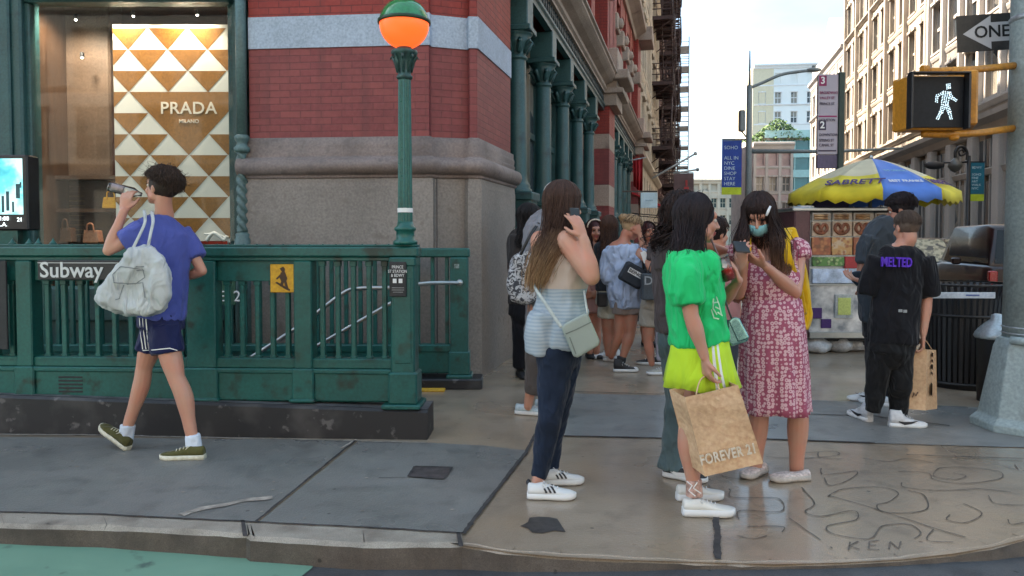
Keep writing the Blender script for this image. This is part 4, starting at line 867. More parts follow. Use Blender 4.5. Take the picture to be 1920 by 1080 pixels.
# ================================================================== STREET FURNITURE
# traffic post with luminaire, banner
Y = 27.0; tp = G(1402, 600); base = V(((1402 - CX) / F * Y, Y, 0))
gp = mat('galvanised post', (.20, .24, .25), .5, var=.15)
r = empty('traffic_pole', base, 'tall grey traffic post with a curved lamp arm in the middle of the street view', 'street lamp')
b = MB(); b.tube([base, V((base.x, Y, at(0, 160, Y).z))], [.13, .10], 10); b.tube([V((base.x, Y, at(0, 165, Y).z)), V((base.x, Y, at(0, 95, Y).z))], [.05, .02], 6); b.build('pole', gp, r)
b = MB(); b.tube(smooth([at(1403, 166, Y), at(1430, 155, Y), at(1465, 140, Y), at(1500, 134, Y), at(1520, 132, Y)]), .055, 6); b.build('lamp_arm', gp, r)
b = MB(); q = at(1526, 131, Y); b.sphere(q, .28, 12, sc=(1, .5, .28)); b.box(q.x - .05, q.x + .05, Y - .05, Y + .05, q.z, q.z + .15); b.build('lamp_head', gp, r)
b = MB(); b.tube([at(1402, 284, Y), at(1560, 284, Y), at(1692, 278, Y)], [.08, .06, .04], 8); b.tube([at(1402, 262, Y), at(1355, 265, Y)], .02, 5); b.build('mast_arm', gp, r)
b = MB(); q0, q1 = at(1385, 247, Y - .2), at(1396, 207, Y - .2); b.bbox(q0.x, q1.x, Y - .35, Y - .1, q0.z, q1.z, .03); b.tube([at(1391, 247, Y - .2), at(1400, 258, Y)], .03, 5); b.build('signal_box', gp, r)
def banner(par_x, Y, px0, px1, py0, py1, pyb, c1, label, lines, skew=0):
    bm = empty('street_banner', at(px0, py1, Y), label, 'banner'); a = at(px0, py1, Y); c = at(px1, py0, Y); zb = at(0, pyb, Y).z
    m1 = MB(); m1.bbox(a.x, c.x, Y - .015, Y + .015, zb, c.z, .004); m1.build('banner_cloth', mat('banner ' + label[:8], c1, .7, var=.15), bm)
    m1 = MB(); m1.bbox(a.x, c.x, Y - .015, Y + .015, a.z, zb - .002, .004); m1.build('lime_strip', mat('banner lime', (.50, .62, .03), .7), bm)
    m1 = MB(); m1.box(min(a.x, par_x), max(c.x, par_x), Y - .02, Y + .02, c.z + .005, c.z + .05); m1.build('bracket', M['black'], bm)
    h = (c.z - zb)
    for i, s_ in enumerate(lines): text('lettering', s_, h * .105, facem((a.x + (c.x - a.x) * .1, Y - .02, c.z - h * (.16 + .11 * i)), (1, 0, 0)), mat('banner letter', (.55, .7, .75), .6), bm, align='LEFT')
banner(base.x, Y, 1353, 1391, 263, 365, 351, (.02, .065, .36), 'blue street banner with a lime bottom strip hanging left of the traffic post', ['SOHO', '', 'ALL IN', 'NYC', 'DINE', 'SHOP', 'STAY', 'HERE'])
b = MB(); b.box(at(1391.5, 0, Y).x, at(1394, 0, Y).x, Y - .01, Y + .01, at(0, 358, Y).z, at(0, 264, Y).z); tag(b.build('banner_edge', mat('pink edge', (.5, .08, .12), .6)), 'thin pink banner strip along the traffic post beside the blue banner', 'banner')
# bus stop sign
Y = 11.0; a = at(1531, 290, Y); c = at(1571, 140, Y)
r = empty('bus_stop_sign', V((c.x, Y, 0)), 'tall bus stop sign with a maroon 3 and a dark 2 above the vendor umbrella', 'bus stop sign')
b = MB(); b.bbox(a.x, c.x, Y - .03, Y + .02, a.z, c.z, .006); b.build('sign_panel', mat('sign pale grey', (.40, .36, .42), .5, var=.08), r)
b = MB(); b.bbox(c.x, c.x + .09, Y - .05, Y + .05, 0, c.z + .03, .01); b.build('post', mat('dark green post', (.012, .035, .03), .45), r)
mar = mat('sign maroon', (.25, .01, .09), .5); nav = mat('sign dark', (.03, .02, .05), .5); W_ = c.x - a.x
b = MB(); b.box(a.x + .01, a.x + .12, Y - .034, Y - .031, c.z - .17, c.z - .02); b.build('route_block', mar, r); b = MB(); b.box(a.x + .01, a.x + W_ - .02, Y - .034, Y - .031, c.z - .62, c.z - .60); b.build('route_block', mar, r)
b = MB(); b.box(a.x + .01, a.x + .12, Y - .034, Y - .031, c.z - .81, c.z - .67); b.build('route_block', nav, r); b = MB(); b.box(a.x + .01, a.x + W_ - .02, Y - .034, Y - .031, c.z - 1.12, c.z - 1.10); b.build('route_block', nav, r)
for s_, z in (('3', .095), ('2', .74)): text('number', s_, .14, facem((a.x + .065, Y - .036, c.z - z), (1, 0, 0)), M['white'], r, bold=.02)
for i, (s_, z, mm) in enumerate((('BROADWAY', .27, mar), ('VALLEY ST', .345, mar), ('PRINCE ST', .43, nav), ('HOUSTON', .665, nav), ('DOWNTOWN', .88, nav), ('SPRING ST', .96, nav), ('CANAL ST', 1.03, nav))): text('lettering', s_, .055, facem((a.x + .02, Y - .036, c.z - z), (1, 0, 0)), mm, r, align='LEFT', sx=.85)
b = MB(); b.bbox(a.x, c.x, Y - .03, Y + .02, a.z - .2, a.z - .005, .004); b.build('lower_panel', mat('lower panel', (.09, .07, .13), .5), r)
# bishop crook lamp
Y = 30.0; X = (1813 - CX) / F * Y; zt_ = at(0, 292, Y).z
r = empty('crook_street_lamp', (X, Y, 0), 'ornate black curled street lamp on the far pavement beside the teal banner', 'street lamp')
b = MB(); b.tube([V((X, Y, 0)), V((X, Y, 1.2)), V((X, Y, 1.25)), V((X, Y, zt_))], [.2, .16, .1, .07], 8); b.build('pole', M['black'], r)
b = MB(); b.tube(smooth([at(1813, 300, Y), at(1813, 285, Y), at(1806, 276, Y), at(1797, 276, Y), at(1791, 285, Y), at(1791, 297, Y)]), .06, 6); b.tube(smooth([at(1813, 286, Y), at(1802, 292, Y), at(1798, 285, Y), at(1804, 281, Y), at(1808, 286, Y)]), .04, 6); b.build('crook', M['black'], r)
b = MB(); q = at(1791, 300, Y); b.lathe(q, [(.05, .1), (.12, 0), (.26, -.15), (.28, -.25), (.16, -.42), (.03, -.5)], 10); b.build('lantern', mat('lantern', (.10, .10, .09), .4), r)
b = MB(); b.tube([at(1813, 304, Y), at(1770, 305, Y)], .04, 5); q = at(1752, 310, Y); b.sphere(q, .42, 10, sc=(1, .5, .4)); b.build('signal_arm', M['blackmatte'], r)
banner(X, Y, 1818, 1846, 305, 377, 364, (.01, .14, .21), 'teal street banner with a lime bottom strip on the curled street lamp', ['BDWY', '', 'SOHO', 'FINE', 'ART', 'WALK', 'NYC'])
# ------------------------------------------------------------------ big pole, crossing signal, one way sign
Y = 5.45; PX = (1933 - CX) / F * Y
r = empty('signal_pole', (PX, Y, 0), 'large pale grey green street pole with a wide tapered base at the right edge', 'pole')
def octo(rad, z, n=16, ph=0): return [(PX + rad * math.cos(2 * math.pi * k / n + ph), Y + rad * math.sin(2 * math.pi * k / n + ph), z) for k in range(n)]
b = MB(); b.rings([octo(.168, .62, 24), octo(.15, 6.5, 24)]); b.build('shaft', M['greypaint'], r)
b = MB(); p8 = math.pi / 8; b.rings([octo(.365, .0, 8, p8), octo(.365, .055, 8, p8), octo(.345, .075, 8, p8), octo(.315, .10, 8, p8), octo(.225, .60, 8, p8), octo(.215, .625, 8, p8), octo(.20, .66, 8, p8), octo(.19, .67, 8, p8)], 0, True, False); b.build('base', M['greypaint'], r, .008)
b = MB(); b.bbox(PX - .12, PX + .12, Y - .275, Y - .20, .16, .52, .01); b.tube([V((PX - .20, Y - .1, .66)), V((PX - .12, Y - .21, .66))], .03, 6); b.build('access_door', M['greypaint'], r)
b = MB(); 
for z in (.70, .745): b = MB(); b.lathe((PX, Y, 0), [(.17, z - .006), (.178, z), (.17, z + .006)], 24); b.build('band_clamp', M['steelq'], r)
for z in (2.98, 3.2): b = MB(); b.lathe((PX, Y, 0), [(.162, z - .02), (.17, z - .01), (.17, z + .01), (.162, z + .02)], 24); b.build('band_clamp', M['steelq'], r)
YS = 5.15
amber = mat('amber signal paint', (.52, .225, .02), .45, var=.2, vs_=6, dirt=((.30, .13, .02), 9, .62))
r = empty('crossing_signal', at(1755, 245, YS), 'amber pedestrian crossing signal showing a white walking figure, held by two arms', 'traffic signal')
a = at(1700, 243, YS); c = at(1809, 141, YS)
b = MB(); b.bbox(a.x, c.x, YS, YS + .17, a.z, c.z, .012); b.build('housing', amber, r)
b = MB(); t_ = .02; yv = YS - .07
b.bbox(a.x - .006, c.x + .006, yv, YS, c.z, c.z + .012, .003); b.bbox(a.x - .006, a.x + .008, yv, YS, a.z, c.z, .003); b.bbox(c.x - .008, c.x + .006, yv, YS, a.z, c.z, .003); b.build('visor', M['black'], r)
b = MB(); b.bbox(a.x + .012, c.x - .010, YS - .012, YS - .002, a.z + .012, c.z - .012, .003); b.build('lens', mat('signal lens', (.010, .012, .016), .5, var=.15, spec=.25), r)
b = MB(); led = []
def seg(p, q, w_, n): 
    for k in range(n + 1):
        t = k / n; x, y = p[0] + (q[0] - p[0]) * t, p[1] + (q[1] - p[1]) * t; dx, dy = q[0] - p[0], q[1] - p[1]; L_ = math.hypot(dx, dy); nx, ny = -dy / L_, dx / L_
        for o in w_: led.append((x + nx * o, y + ny * o))
seg((1778, 158), (1779, 166), (-3, 0, 3), 3); seg((1775, 172), (1771, 196), (-6, -2, 2, 6), 8); seg((1768, 174), (1757, 180), (-1.6, 1.6), 3); seg((1757, 181), (1756, 191), (-1.6, 1.6), 3); seg((1781, 174), (1785, 184), (-1.6, 1.6), 3); seg((1785, 184), (1793, 188), (-1.6, 1.6), 3)
seg((1769, 197), (1765, 210), (-3, 0, 3), 4); seg((1764, 211), (1757, 223), (-2, 1.5), 5); seg((1775, 197), (1780, 210), (-3, 0, 3), 4); seg((1780, 211), (1783, 223), (-2, 1.5), 4)
for x, y in led: b.sphere(at(x + random.uniform(-.5, .5), y + random.uniform(-.5, .5), YS - .014), .0043, 6)
b.build('walking_figure', emis('led white', (.70, .90, 1), .15), r)
b = MB(); q = at(1822, 190, YS + .2); b.M = Matrix.Translation(q) @ Matrix.Rotation(R(64), 4, 'Z'); b.bbox(-.19, .19, -.02, .16, -.19, .19, .012); b.build('side_signal_head', amber, r)
b = MB(); b.M = Matrix.Translation(at(1690, 196, YS + .16)) @ Matrix.Rotation(R(12), 4, 'Z'); b.bbox(-.03, .1, -.0, .06, -.19, .18, .01); b.build('rear_hood', amber, r)
b = MB()
b.tube([at(1733, 133, YS + .09), at(1760, 133, YS + .09), at(1830, 130, YS + .12), at(1905, 123, Y)], [.02, .024, .024, .026], 12); b.tube([at(1728, 131, YS + .09), at(1740, 131, YS + .09)], .032, 10)
b.tube([at(1733, 251, YS + .09), at(1765, 252, YS + .09), at(1830, 250, YS + .12), at(1905, 240, Y)], [.026, .026, .024, .026], 12); b.tube([at(1735, 246, YS + .09), at(1735, 257, YS + .09)], .028, 10); b.sphere(at(1789, 258, YS + .09), .035, 12, sc=(1, 1, .7)); b.sphere(at(1789, 133, YS + .09), .03, 12)
b.build('bracket_arm', amber, r)
YO = 5.72; a = at(1795, 99, YO); c = at(1795, 30, YO)
r = empty('one_way_sign', a, 'black ONE WAY sign with a white arrow pointing left beside the grey pole', 'sign')
Mo = facem((a.x, YO, a.z), (1, -.04, .055)); hz = (c.z - a.z)
def plate(x0, x1, y0, y1, z): 
    m1 = MB(Mo); m1.bbox(x0, x1, y0, y1, z - .003, z, .001); return m1
plate(0, .91, 0, hz, 0).build('plate', mat('sign brown black', (.035, .032, .03), .45, var=.3, vs_=8), r)
m1 = MB(Mo); px_ = 1 / 244.8
ar = [(11, 34), (62, 66), (62, 53), (212, 53), (212, 17), (62, 17), (62, 3)]; k_ = hz / 69
m1.F([m1.V((x * px_, y * k_, .0015)) for x, y in ar][::-1]); m1.F([m1.V((x * px_, y * k_, .0016)) for x, y in ar]); m1.build('arrow', mat('sign white dull', (.50, .50, .52), .5, var=.08), r)
text('lettering', 'ONE WAY', .125, Mo @ Matrix.Translation((.128, .142 * hz / .28, .003)), M['black'], r, align='LEFT', bold=.015, extrude=.001)

# ------------------------------------------------------------------ hot dog cart and umbrella
YC = 8.9; S = F / YC
def cxp(px): return (px - CX) / F * YC
def czp(py): return at(0, py, YC).z
cart = empty('food_cart', (cxp(1600), YC + .5, 0), 'stainless steel street food cart with pretzel and snack pictures under the yellow umbrella', 'food cart')
x0, x1 = cxp(1519), cxp(1700)
b = MB(); b.bbox(cxp(1492), x1, YC + .03, YC + 1.3, czp(634), czp(398), .02); b.build('cart_body', M['steelq'], cart)
b = MB(); b.bbox(cxp(1488), cxp(1518), YC - .02, YC + 1.32, czp(634), czp(388), .015); b.build('side_panel', mat('maroon side', (.09, .035, .04), .4, var=.3), cart)
b = MB(); b.bbox(cxp(1484), x1 + .02, YC - .03, YC + 1.34, czp(396), czp(389), .01); b.build('steel_top_edge', M['steel'], cart); b = MB(); b.bbox(cxp(1486), x1, YC - .02, YC + .03, czp(536), czp(532), .004); b.build('steel_edge', M['steel'], cart); b = MB(); b.bbox(x0, x1, YC - .02, YC + .03, czp(634), czp(622), .006); b.build('steel_edge', M['steel'], cart)
m_, t_, p_ = nodes('quilted steel'); tc = N(t_, 'TexCoord'); mp = N(t_, 'Mapping'); mp.inputs['Rotation'].default_value = (0, R(45), 0); mp.inputs['Scale'].default_value = (9, 9, 9); t_.links.new(tc.outputs['Object'], mp.inputs[0])
ck = N(t_, 'TexVoronoi'); ck.inputs['Randomness'].default_value = 0; ck.inputs['Scale'].default_value = 1; ck.distance = 'CHEBYCHEV'; t_.links.new(mp.outputs[0], ck.inputs['Vector']); bump(t_, p_, ck.outputs['Distance'], .9, .03)
nz = tex(t_, 'Noise', 7, detail=6); t_.links.new(ramp(t_, nz.outputs[0], [(.35, (.22, .25, .29)), (.65, (.70, .72, .74))]), p_.inputs['Base Color']); p_.inputs['Metallic'].default_value = .6; p_.inputs['Roughness'].default_value = .38; M['quilt'] = m_
b = MB(); b.box(x0, x1, YC + .0, YC + .03, czp(622), czp(536)); b.build('quilted_panel', M['quilt'], cart)
def pic(pa, pb, qa, qb, m, y=0.0, name='picture'): b = MB(); b.bbox(cxp(pa), cxp(pb), YC - .012 + y, YC + .03, czp(qb), czp(qa), .003); return b.build(name, m, cart)
def foodm(name, a_, c_, bgc, sc=14):
    m, t, p = nodes(name); v = tex(t, 'Voronoi', sc); n = tex(t, 'Noise', sc * .7, detail=4)
    c = mixc(t, ramp(t, n.outputs[0], [(.42, 0.0), (.5, 1.0)]), bgc, a_); c = mixc(t, ramp(t, v.outputs['Distance'], [(.25, 1.0), (.5, 0.0)]), c, c_); t.links.new(c, p.inputs['Base Color']); p.inputs['Roughness'].default_value = .3; return m
fb = [foodm('bread picture', (.40, .22, .10), (.52, .34, .18), (.24, .12, .06), 10), foodm('meat picture', (.32, .09, .04), (.45, .18, .07), (.16, .05, .02), 16), foodm('fries picture', (.50, .28, .10), (.30, .10, .04), (.55, .42, .28), 20), foodm('salad picture', (.08, .22, .05), (.35, .45, .20), (.04, .10, .03), 22)]
M['mount'] = mat('picture mount', (.42, .36, .30), .4); 
for (pa, pb) in ((1522, 1556), (1560, 1596), (1599, 1636), (1640, 1676)):
    pic(pa, pb, 399, 413, M['mount']); 
    b = MB()
    for zz in (404, 409): q = at((pa + pb) / 2, zz, YC - .02); b.tube([q - V((.08, 0, 0)), q + V((.08, 0, 0))], [.016, .016], 8)
    b.build('bread_print', fb[0], cart)
    pic(pa, pb, 415, 443, mat('pretzel mount', (.50, .38, .28), .4))
    b = MB(); c = at((pa + pb) / 2, 430, YC - .014); k = (pb - pa) / 2 / S * .80
    for sg_ in (-1, 1): b.tube(smooth([c + V((sg_ * k * x, 0, k * z)) for x, z in ((0, -.55), (.45, -.45), (.85, 0), (.75, .55), (.35, .65), (.1, .2), (-.35, -.45))], 4), .020, 7)
    b.build('pretzel_print', mat('pretzel brown', (.22, .07, .03), .4, var=.4, vs_=20), cart)
for i, (pa, pb) in enumerate(((1522, 1557), (1559, 1597), (1600, 1636), (1640, 1676))): pic(pa, pb, 445, 478, fb[(1, 2, 1, 2)[i]])
pic(1524, 1583, 482, 499, fb[3]); pic(1584, 1608, 481, 503, mat('red can picture', (.38, .02, .03), .4, var=.2)); pic(1609, 1676, 482, 499, fb[0]); pic(1524, 1676, 504, 531, mat('blue white poster', (.46, .55, .70), .35, var=.4, vs_=9))
text('lettering', 'COLD DRINKS', .07, facem((cxp(1560), YC - .014, czp(501)), (1, 0, 0)), M['white'], cart) if False else None
pic(1566, 1600, 552, 596, M['steelq'], -.012, 'door_frame'); pic(1571, 1595, 558, 590, mat('yellow green sticker', (.50, .56, .16), .5, var=.2), -.02, 'sticker')
for q in ((1520, 1542, 577, 597), (1541, 1560, 598, 615)): pic(*q, mat('purple sticker', (.05, .015, .12), .5), -.004, 'sticker')
b = MB(); b.box(cxp(1500), x1, YC + .1, YC + 1.25, czp(642), czp(634)); b.build('chassis', M['blackmatte'], cart)
for px in (1530, 1640):
    b = MB(); q = V((cxp(px), YC + .35, .20)); b.rings([[q + V((d, rr * math.cos(a), rr * math.sin(a))) for a in [2 * math.pi * k / 20 for k in range(20)]] for d, rr in ((-.05, .14), (-.05, .19), (0, .2), (.05, .19), (.05, .14))]); b.build('wheel', M['blackmatte'], cart)
b = MB(); b.box(cxp(1552), cxp(1622), YC + .45, YC + .5, 1.70, 1.97); b.build('canopy_sign', mat('navy sign', (.012, .01, .10), .5), cart)
for i, px in enumerate((1540, 1590, 1625)):
    q = V((cxp(px), YC + .15 + .1 * i, 0)); b = MB(); rn = random.Random(i); pr = [(.10, 0), (.17, .03), (.19, .1), (.15, .17), (.06, .22), (.02, .25)]
    b.lathe(q, pr, 18); 
    for k_, v in enumerate(b.w): b.w[k_] = v + V((noise.noise(v * 9 + V((i * 5, 0, 0))), noise.noise(v * 9 + V((5, i, 0))), 0)) * .07
    o = b.build('plastic_bag', mat('white plastic bag', (.45, .45, .46), .35, var=.2, vs_=12, b=.6, bs=18, bd=.02)); tag(o, ('white plastic bag under the left wheel end of the food cart', 'white plastic bag under the middle of the food cart', 'greyish white bag under the right part of the food cart')[i], 'bag', 'white bags under the food cart')
b = MB(); q = V((cxp(1597), YC + .25, czp(385))); b.bbox(cxp(1506), cxp(1532), YC + .1, YC + .35, czp(391), czp(385), .004); o = b.build('white_tray', M['white']); tag(o, 'white tray lying on the left top edge of the food cart', 'tray')
# umbrella
UY = 9.35; UX = (1630 - CX) / F * UY
um = empty('vendor_umbrella', (UX, UY, 0), 'yellow and blue segmented vendor umbrella over the food cart', 'umbrella')
b = MB(); b.tube([V((UX, UY, .3)), V((UX, UY, 2.4))], .022, 8); b.build('pole', M['steel'], um)
zr_, zt2, RU = 1.95, 2.385, .98; NP = 9; ph = R(-108)
yel = fabric('umbrella yellow', (.62, .50, .03), .6, weave=150, var=.2); yelc = fabric('umbrella cream', (.60, .53, .36), .6, weave=150, var=.15); blu = fabric('umbrella blue', (.09, .20, .58), .6, weave=150, var=.15); ppl = mat('umbrella letter', (.06, .02, .14), .6)
def up(a, t): 
    r_ = RU * t; z = zt2 - (zt2 - zr_) * (t ** 1.35); return V((UX + r_ * math.cos(a), UY + r_ * math.sin(a), z))
for k in range(NP):
    a0 = ph + 2 * math.pi * k / NP; a1 = ph + 2 * math.pi * (k + 1) / NP; m = MB(); G_ = {}
    for i in range(9):
        for j in range(9):
            t = .03 + .97 * i / 8; s_ = j / 8; p = up(a0, t).lerp(up(a1, t), s_); p.z -= math.sin(math.pi * s_) * .035 * t; G_[i, j] = m.V(p)
    for j in range(9):      # valance
        s_ = j / 8; p = up(a0, 1).lerp(up(a1, 1), s_); d = V((p.x - UX, p.y - UY, 0)).normalized(); p.z -= math.sin(math.pi * s_) * .035 + .115 + .02 * math.cos(8 * math.pi * s_); G_[9, j] = m.V(p + d * .015)
    for i in range(9):
        for j in range(8):
            bl = (k == 0 or k == 4); m.F((G_[i, j], G_[i + 1, j], G_[i + 1, j + 1], G_[i, j + 1]), (2 if (bl) else (1 if i < 5 else 0)), True)
    if k == 0: 
        pass
    o = m.build('canopy_panel', [yel, yelc, blu], um); o.modifiers.new('s', 'SOLIDIFY').thickness = .004
for k in (-1, 0, 1):
    a0 = ph + 2 * math.pi * k / NP; a1 = ph + 2 * math.pi * (k + 1) / NP; am = (a0 + a1) / 2
    pm = up(a0, .84).lerp(up(a1, .84), .5); pu_ = up(a0, .6).lerp(up(a1, .6), .5); right = V((-math.sin(am), math.cos(am), 0)); upv = (pu_ - pm).normalized(); nn = right.cross(upv); nn = nn if nn.dot(V((math.cos(am), math.sin(am), .3))) > 0 else -nn
    pm += nn * .03; pm.z -= .02
    if k == 0: text('lettering', 'BEST FRANKS', .078, facem(pm, right, upv), M['white'], um, sx=.85); text('lettering', 'THE ORIGINAL', .06, facem(pu_ + nn * .02, right, upv), mat('umbrella pale text', (.25, .45, .60), .6), um, sx=.7)
    else: text('lettering', 'SABRETT', .17, facem(pm, right, upv), ppl, um, sx=.95, bold=.02)
b = MB()
for k in range(NP): a0 = ph + 2 * math.pi * k / NP; b.tube([up(a0, .04) - V((0, 0, .01)), up(a0, .5) - V((0, 0, .012)), up(a0, .99) - V((0, 0, .01))], .006, 5); b.tube([V((UX, UY, 1.95)), up(a0, .5) - V((0, 0, .015))], .006, 5)
b.sphere((UX, UY, zt2 + .01), .03, 8); b.build('rib', M['steel'], um)

# ------------------------------------------------------------------ bins
BY = 7.05; BX = (1808 - CX) / F * BY
r = empty('litter_bin', (BX, BY, 0), 'large black slatted metal litter bin with a pale band sticker, beside the grey pole', 'litter bin')
b = MB(); n = 44
for k in range(n):
    a = 2 * math.pi * k / n; d = V((math.cos(a), math.sin(a), 0)); t_v = V((-d.y, d.x, 0)); pr = [(.315, .05), (.325, .3), (.335, .70), (.345, .84), (.375, .93), (.385, .96)]
    m_w = .014; b.rings([[V((BX, BY, z)) + d * (rr - .006) - t_v * m_w, V((BX, BY, z)) + d * rr - t_v * m_w, V((BX, BY, z)) + d * rr + t_v * m_w, V((BX, BY, z)) + d * (rr - .006) + t_v * m_w] for rr, z in pr], 0, True, False)
b.build('slats', M['black'], r)
b = MB(); b.lathe((BX, BY, 0), [(.30, .0), (.30, .85)], 32); b.build('liner', M['void'], r)
b = MB()
for z, rr in ((.05, .32), (.965, .388), (.68, .34)): b = MB(); b.lathe((BX, BY, 0), [(rr - .012, z - .012), (rr + .008, z - .012), (rr + .01, z), (rr + .008, z + .012), (rr - .012, z + .012)], 40, cap=False); b.build('hoop', M['black'], r)
b = MB(); bx0, bx1 = (1745 - CX) / F * 6.66, (1868 - CX) / F * 6.66; b.bbox(bx0, bx1, 6.655, 6.67, .855, .91, .003); b.build('band_sticker', mat('pale blue sticker', (.50, .56, .64), .4), r)
b = MB(); q = (1826 - CX) / F * 6.65; b.box(q - .06, q + .06, 6.651, 6.655, .877, .89); b.build('sticker_print', mat('sticker ink', (.05, .1, .3), .4), r)
Y = 6.35; X = (1873 - CX) / F * Y
r = empty('litter_bin', (X, Y, 0), 'dark bin with a domed galvanised lid half hidden behind the base of the grey pole', 'litter bin')
b = MB(); b.lathe((X, Y, 0), [(.14, 0), (.155, .55), (.16, .57)], 28); b.build('drum', M['black'], r)
b = MB(); b.lathe((X, Y, 0), [(.165, .54), (.175, .56), (.165, .585), (.14, .62), (.09, .67), (.05, .70), (.045, .74), (.02, .75)], 28); b.build('lid', M['steelq'], r)
# ------------------------------------------------------------------ cars
def car(X, Y, ang, L, W, H, m, label, facing, suv=False, lit=False):
    Mc = Matrix.Translation((X, Y, -.13)) @ Matrix.Rotation(ang, 4, 'Z'); r = empty('parked_car', (X, Y, -.13), label, 'car', 'cars on the side street')
    # local: y=0 nearest end, +y away
    hb = .78 if not suv else .95; hw = W / 2
    def sec(y, zl, zb, wb, k=1): return [(-wb * .92, y, zl), (-wb, y, zl + .12), (-wb, y, (zl + zb) / 2), (-wb * .97, y, zb - .05), (-wb * .90, y, zb), (wb * .90, y, zb), (wb * .97, y, zb - .05), (wb, y, (zl + zb) / 2), (wb, y, zl + .12), (wb * .92, y, zl)]
    b = MB(Mc)
    if facing: ss = [(0, .28, .55, hw * .86), (.04, .22, .64, hw * .93), (.25, .2, .70, hw), (.9, .2, hb, hw), (1.35, .2, hb + .04, hw), (L * .8, .2, hb + .06, hw), (L - .1, .25, hb + .04, hw * .95), (L, .3, hb - .1, hw * .9)]
    else: ss = [(0, .30, hb - .05, hw * .90), (.05, .25, hb + .0, hw * .95), (.3, .22, hb + .02, hw), (L * .6, .2, hb + .02, hw), (L - .6, .2, hb - .1, hw), (L, .3, hb - .3, hw * .85)]
    b.rings([sec(*s_) for s_ in ss], 0, True, True); b.build('body', m, r)
    b = MB(Mc); 
    if facing: cs = [(1.15, hb + .02, hb + .05, hw * .86), (1.95, hb, H - .04, hw * .70), (2.3, hb, H, hw * .70), (3.2, hb, H - .02, hw * .70), (4.0, hb, hb + .1, hw * .78)]
    else: cs = [(.12, hb, hb + .03, hw * .88), (.35, hb, H - .08, hw * .76), (.7, hb, H, hw * .75), (2.6, hb, H - .02, hw * .75), (3.3, hb, hb + .08, hw * .82)]
    b.rings([[(-hw * .88, y, z0), (-w_, y, z1 - .04), (-w_ * .92, y, z1), (w_ * .92, y, z1), (w_, y, z1 - .04), (hw * .88, y, z0)] for y, z0, z1, w_ in cs], 0, True, True); b.build('cabin', m, r)
    gm = mat('car glass', (.012, .014, .014), .15, var=.3, vs_=1, spec=.35, b=0) if not facing else foodm('windscreen with tree and stone reflections', (.42, .38, .26), (.18, .17, .11), (.05, .05, .045), 7)  # facing cars: reflections painted into the windscreen base colour
    b = MB(Mc)
    if facing: b.poly([(-hw * .76, 1.19, hb + .085), (hw * .76, 1.19, hb + .085), (hw * .62, 1.93, H - .045), (-hw * .62, 1.93, H - .045)]); 
    else: b.poly([(-hw * .80, .115, hb + .06), (hw * .80, .115, hb + .06), (hw * .68, .335, H - .12), (-hw * .68, .335, H - .12)])
    b.build('windscreen', gm, r)
    for sx_ in (-1, 1):
        b = MB(Mc); y0, y1 = (2.0, 3.3) if facing else (.65, 2.7); b.poly([(sx_ * (hw * .875), y0 - .4, hb + .06), (sx_ * (hw * .875), y1 + .2, hb + .06), (sx_ * (hw * .735), y1 - .1, H - .12), (sx_ * (hw * .735), y0, H - .12)]); b.build('side_window', mat('car side glass', (.012, .014, .015), .15, spec=.35, b=0), r)
        for y in (.85, L - .85):
            b = MB(Mc); q = V((sx_ * (hw - .1), y, .33)); b.rings([[q + V((d, rr * math.cos(a), rr * math.sin(a))) for a in [2 * math.pi * k / 18 for k in range(18)]] for d, rr in ((-.11, .25), (-.11, .32), (.11, .32), (.11, .25))]); wh = b.build('wheel', M['blackmatte'], r)
        b = MB(Mc); 
        if facing: b.sphere((sx_ * hw * .72, .05, .60), .13, 12, sc=(1, .35, .5)); b.build('headlight', emis('headlight glow', (1, .9, .65), .6) if (lit and sx_ > 0) else M['steel'], r)
        else: b.bbox(sx_ * hw * .86 - .08, sx_ * hw * .86 + .08, -.02, .1, hb - .36, hb - .08, .02); b.build('tail_light', mat('tail light red', (.35, .01, .01), .25, spec=.8), r)
        b = MB(Mc); b.bbox(sx_ * (hw + .09) - .09, sx_ * (hw + .09) + .09, 1.35, 1.47, hb + .0, hb + .15, .03); b.build('mirror', m, r)
    b = MB(Mc); b.bbox(-.18, .18, -.025, .06, .47, .60, .005); b.build('number_plate', mat('plate grey', (.45, .45, .42), .5), r)
    if facing: b = MB(Mc); b.bbox(-hw * .62, hw * .62, -.012, .05, .33, .44, .01); b.build('grille', M['blackmatte'], r)
    b = MB(Mc); b.bbox(-hw * .95, hw * .95, -.06, .12, .22, .36, .03); b.build('bumper', M['blackmatte'], r)
ang = -math.atan2(.2357, 1)
car((1768 - CX) / F * 19.5, 19.5, ang, 4.5, 1.8, 1.52, mat('black car paint', (.008, .008, .01), .3, coat=.15, b=0), 'black car facing the camera with a bright windscreen reflection, behind the litter bin', True, lit=True)
car((1952 - CX) / F * 14.5, 14.5, ang, 4.6, 1.9, 1.80, mat('maroon car paint', (.018, .005, .006), .3, coat=.15, b=0), 'maroon SUV seen from behind between the black car and the grey pole', False, suv=True)
car((1812 - CX) / F * 31, 31, ang, 4.5, 1.8, 1.5, mat('silver car paint', (.35, .36, .37), .2, metal=.4, b=0), 'silver car further down the street beyond the black car', True)
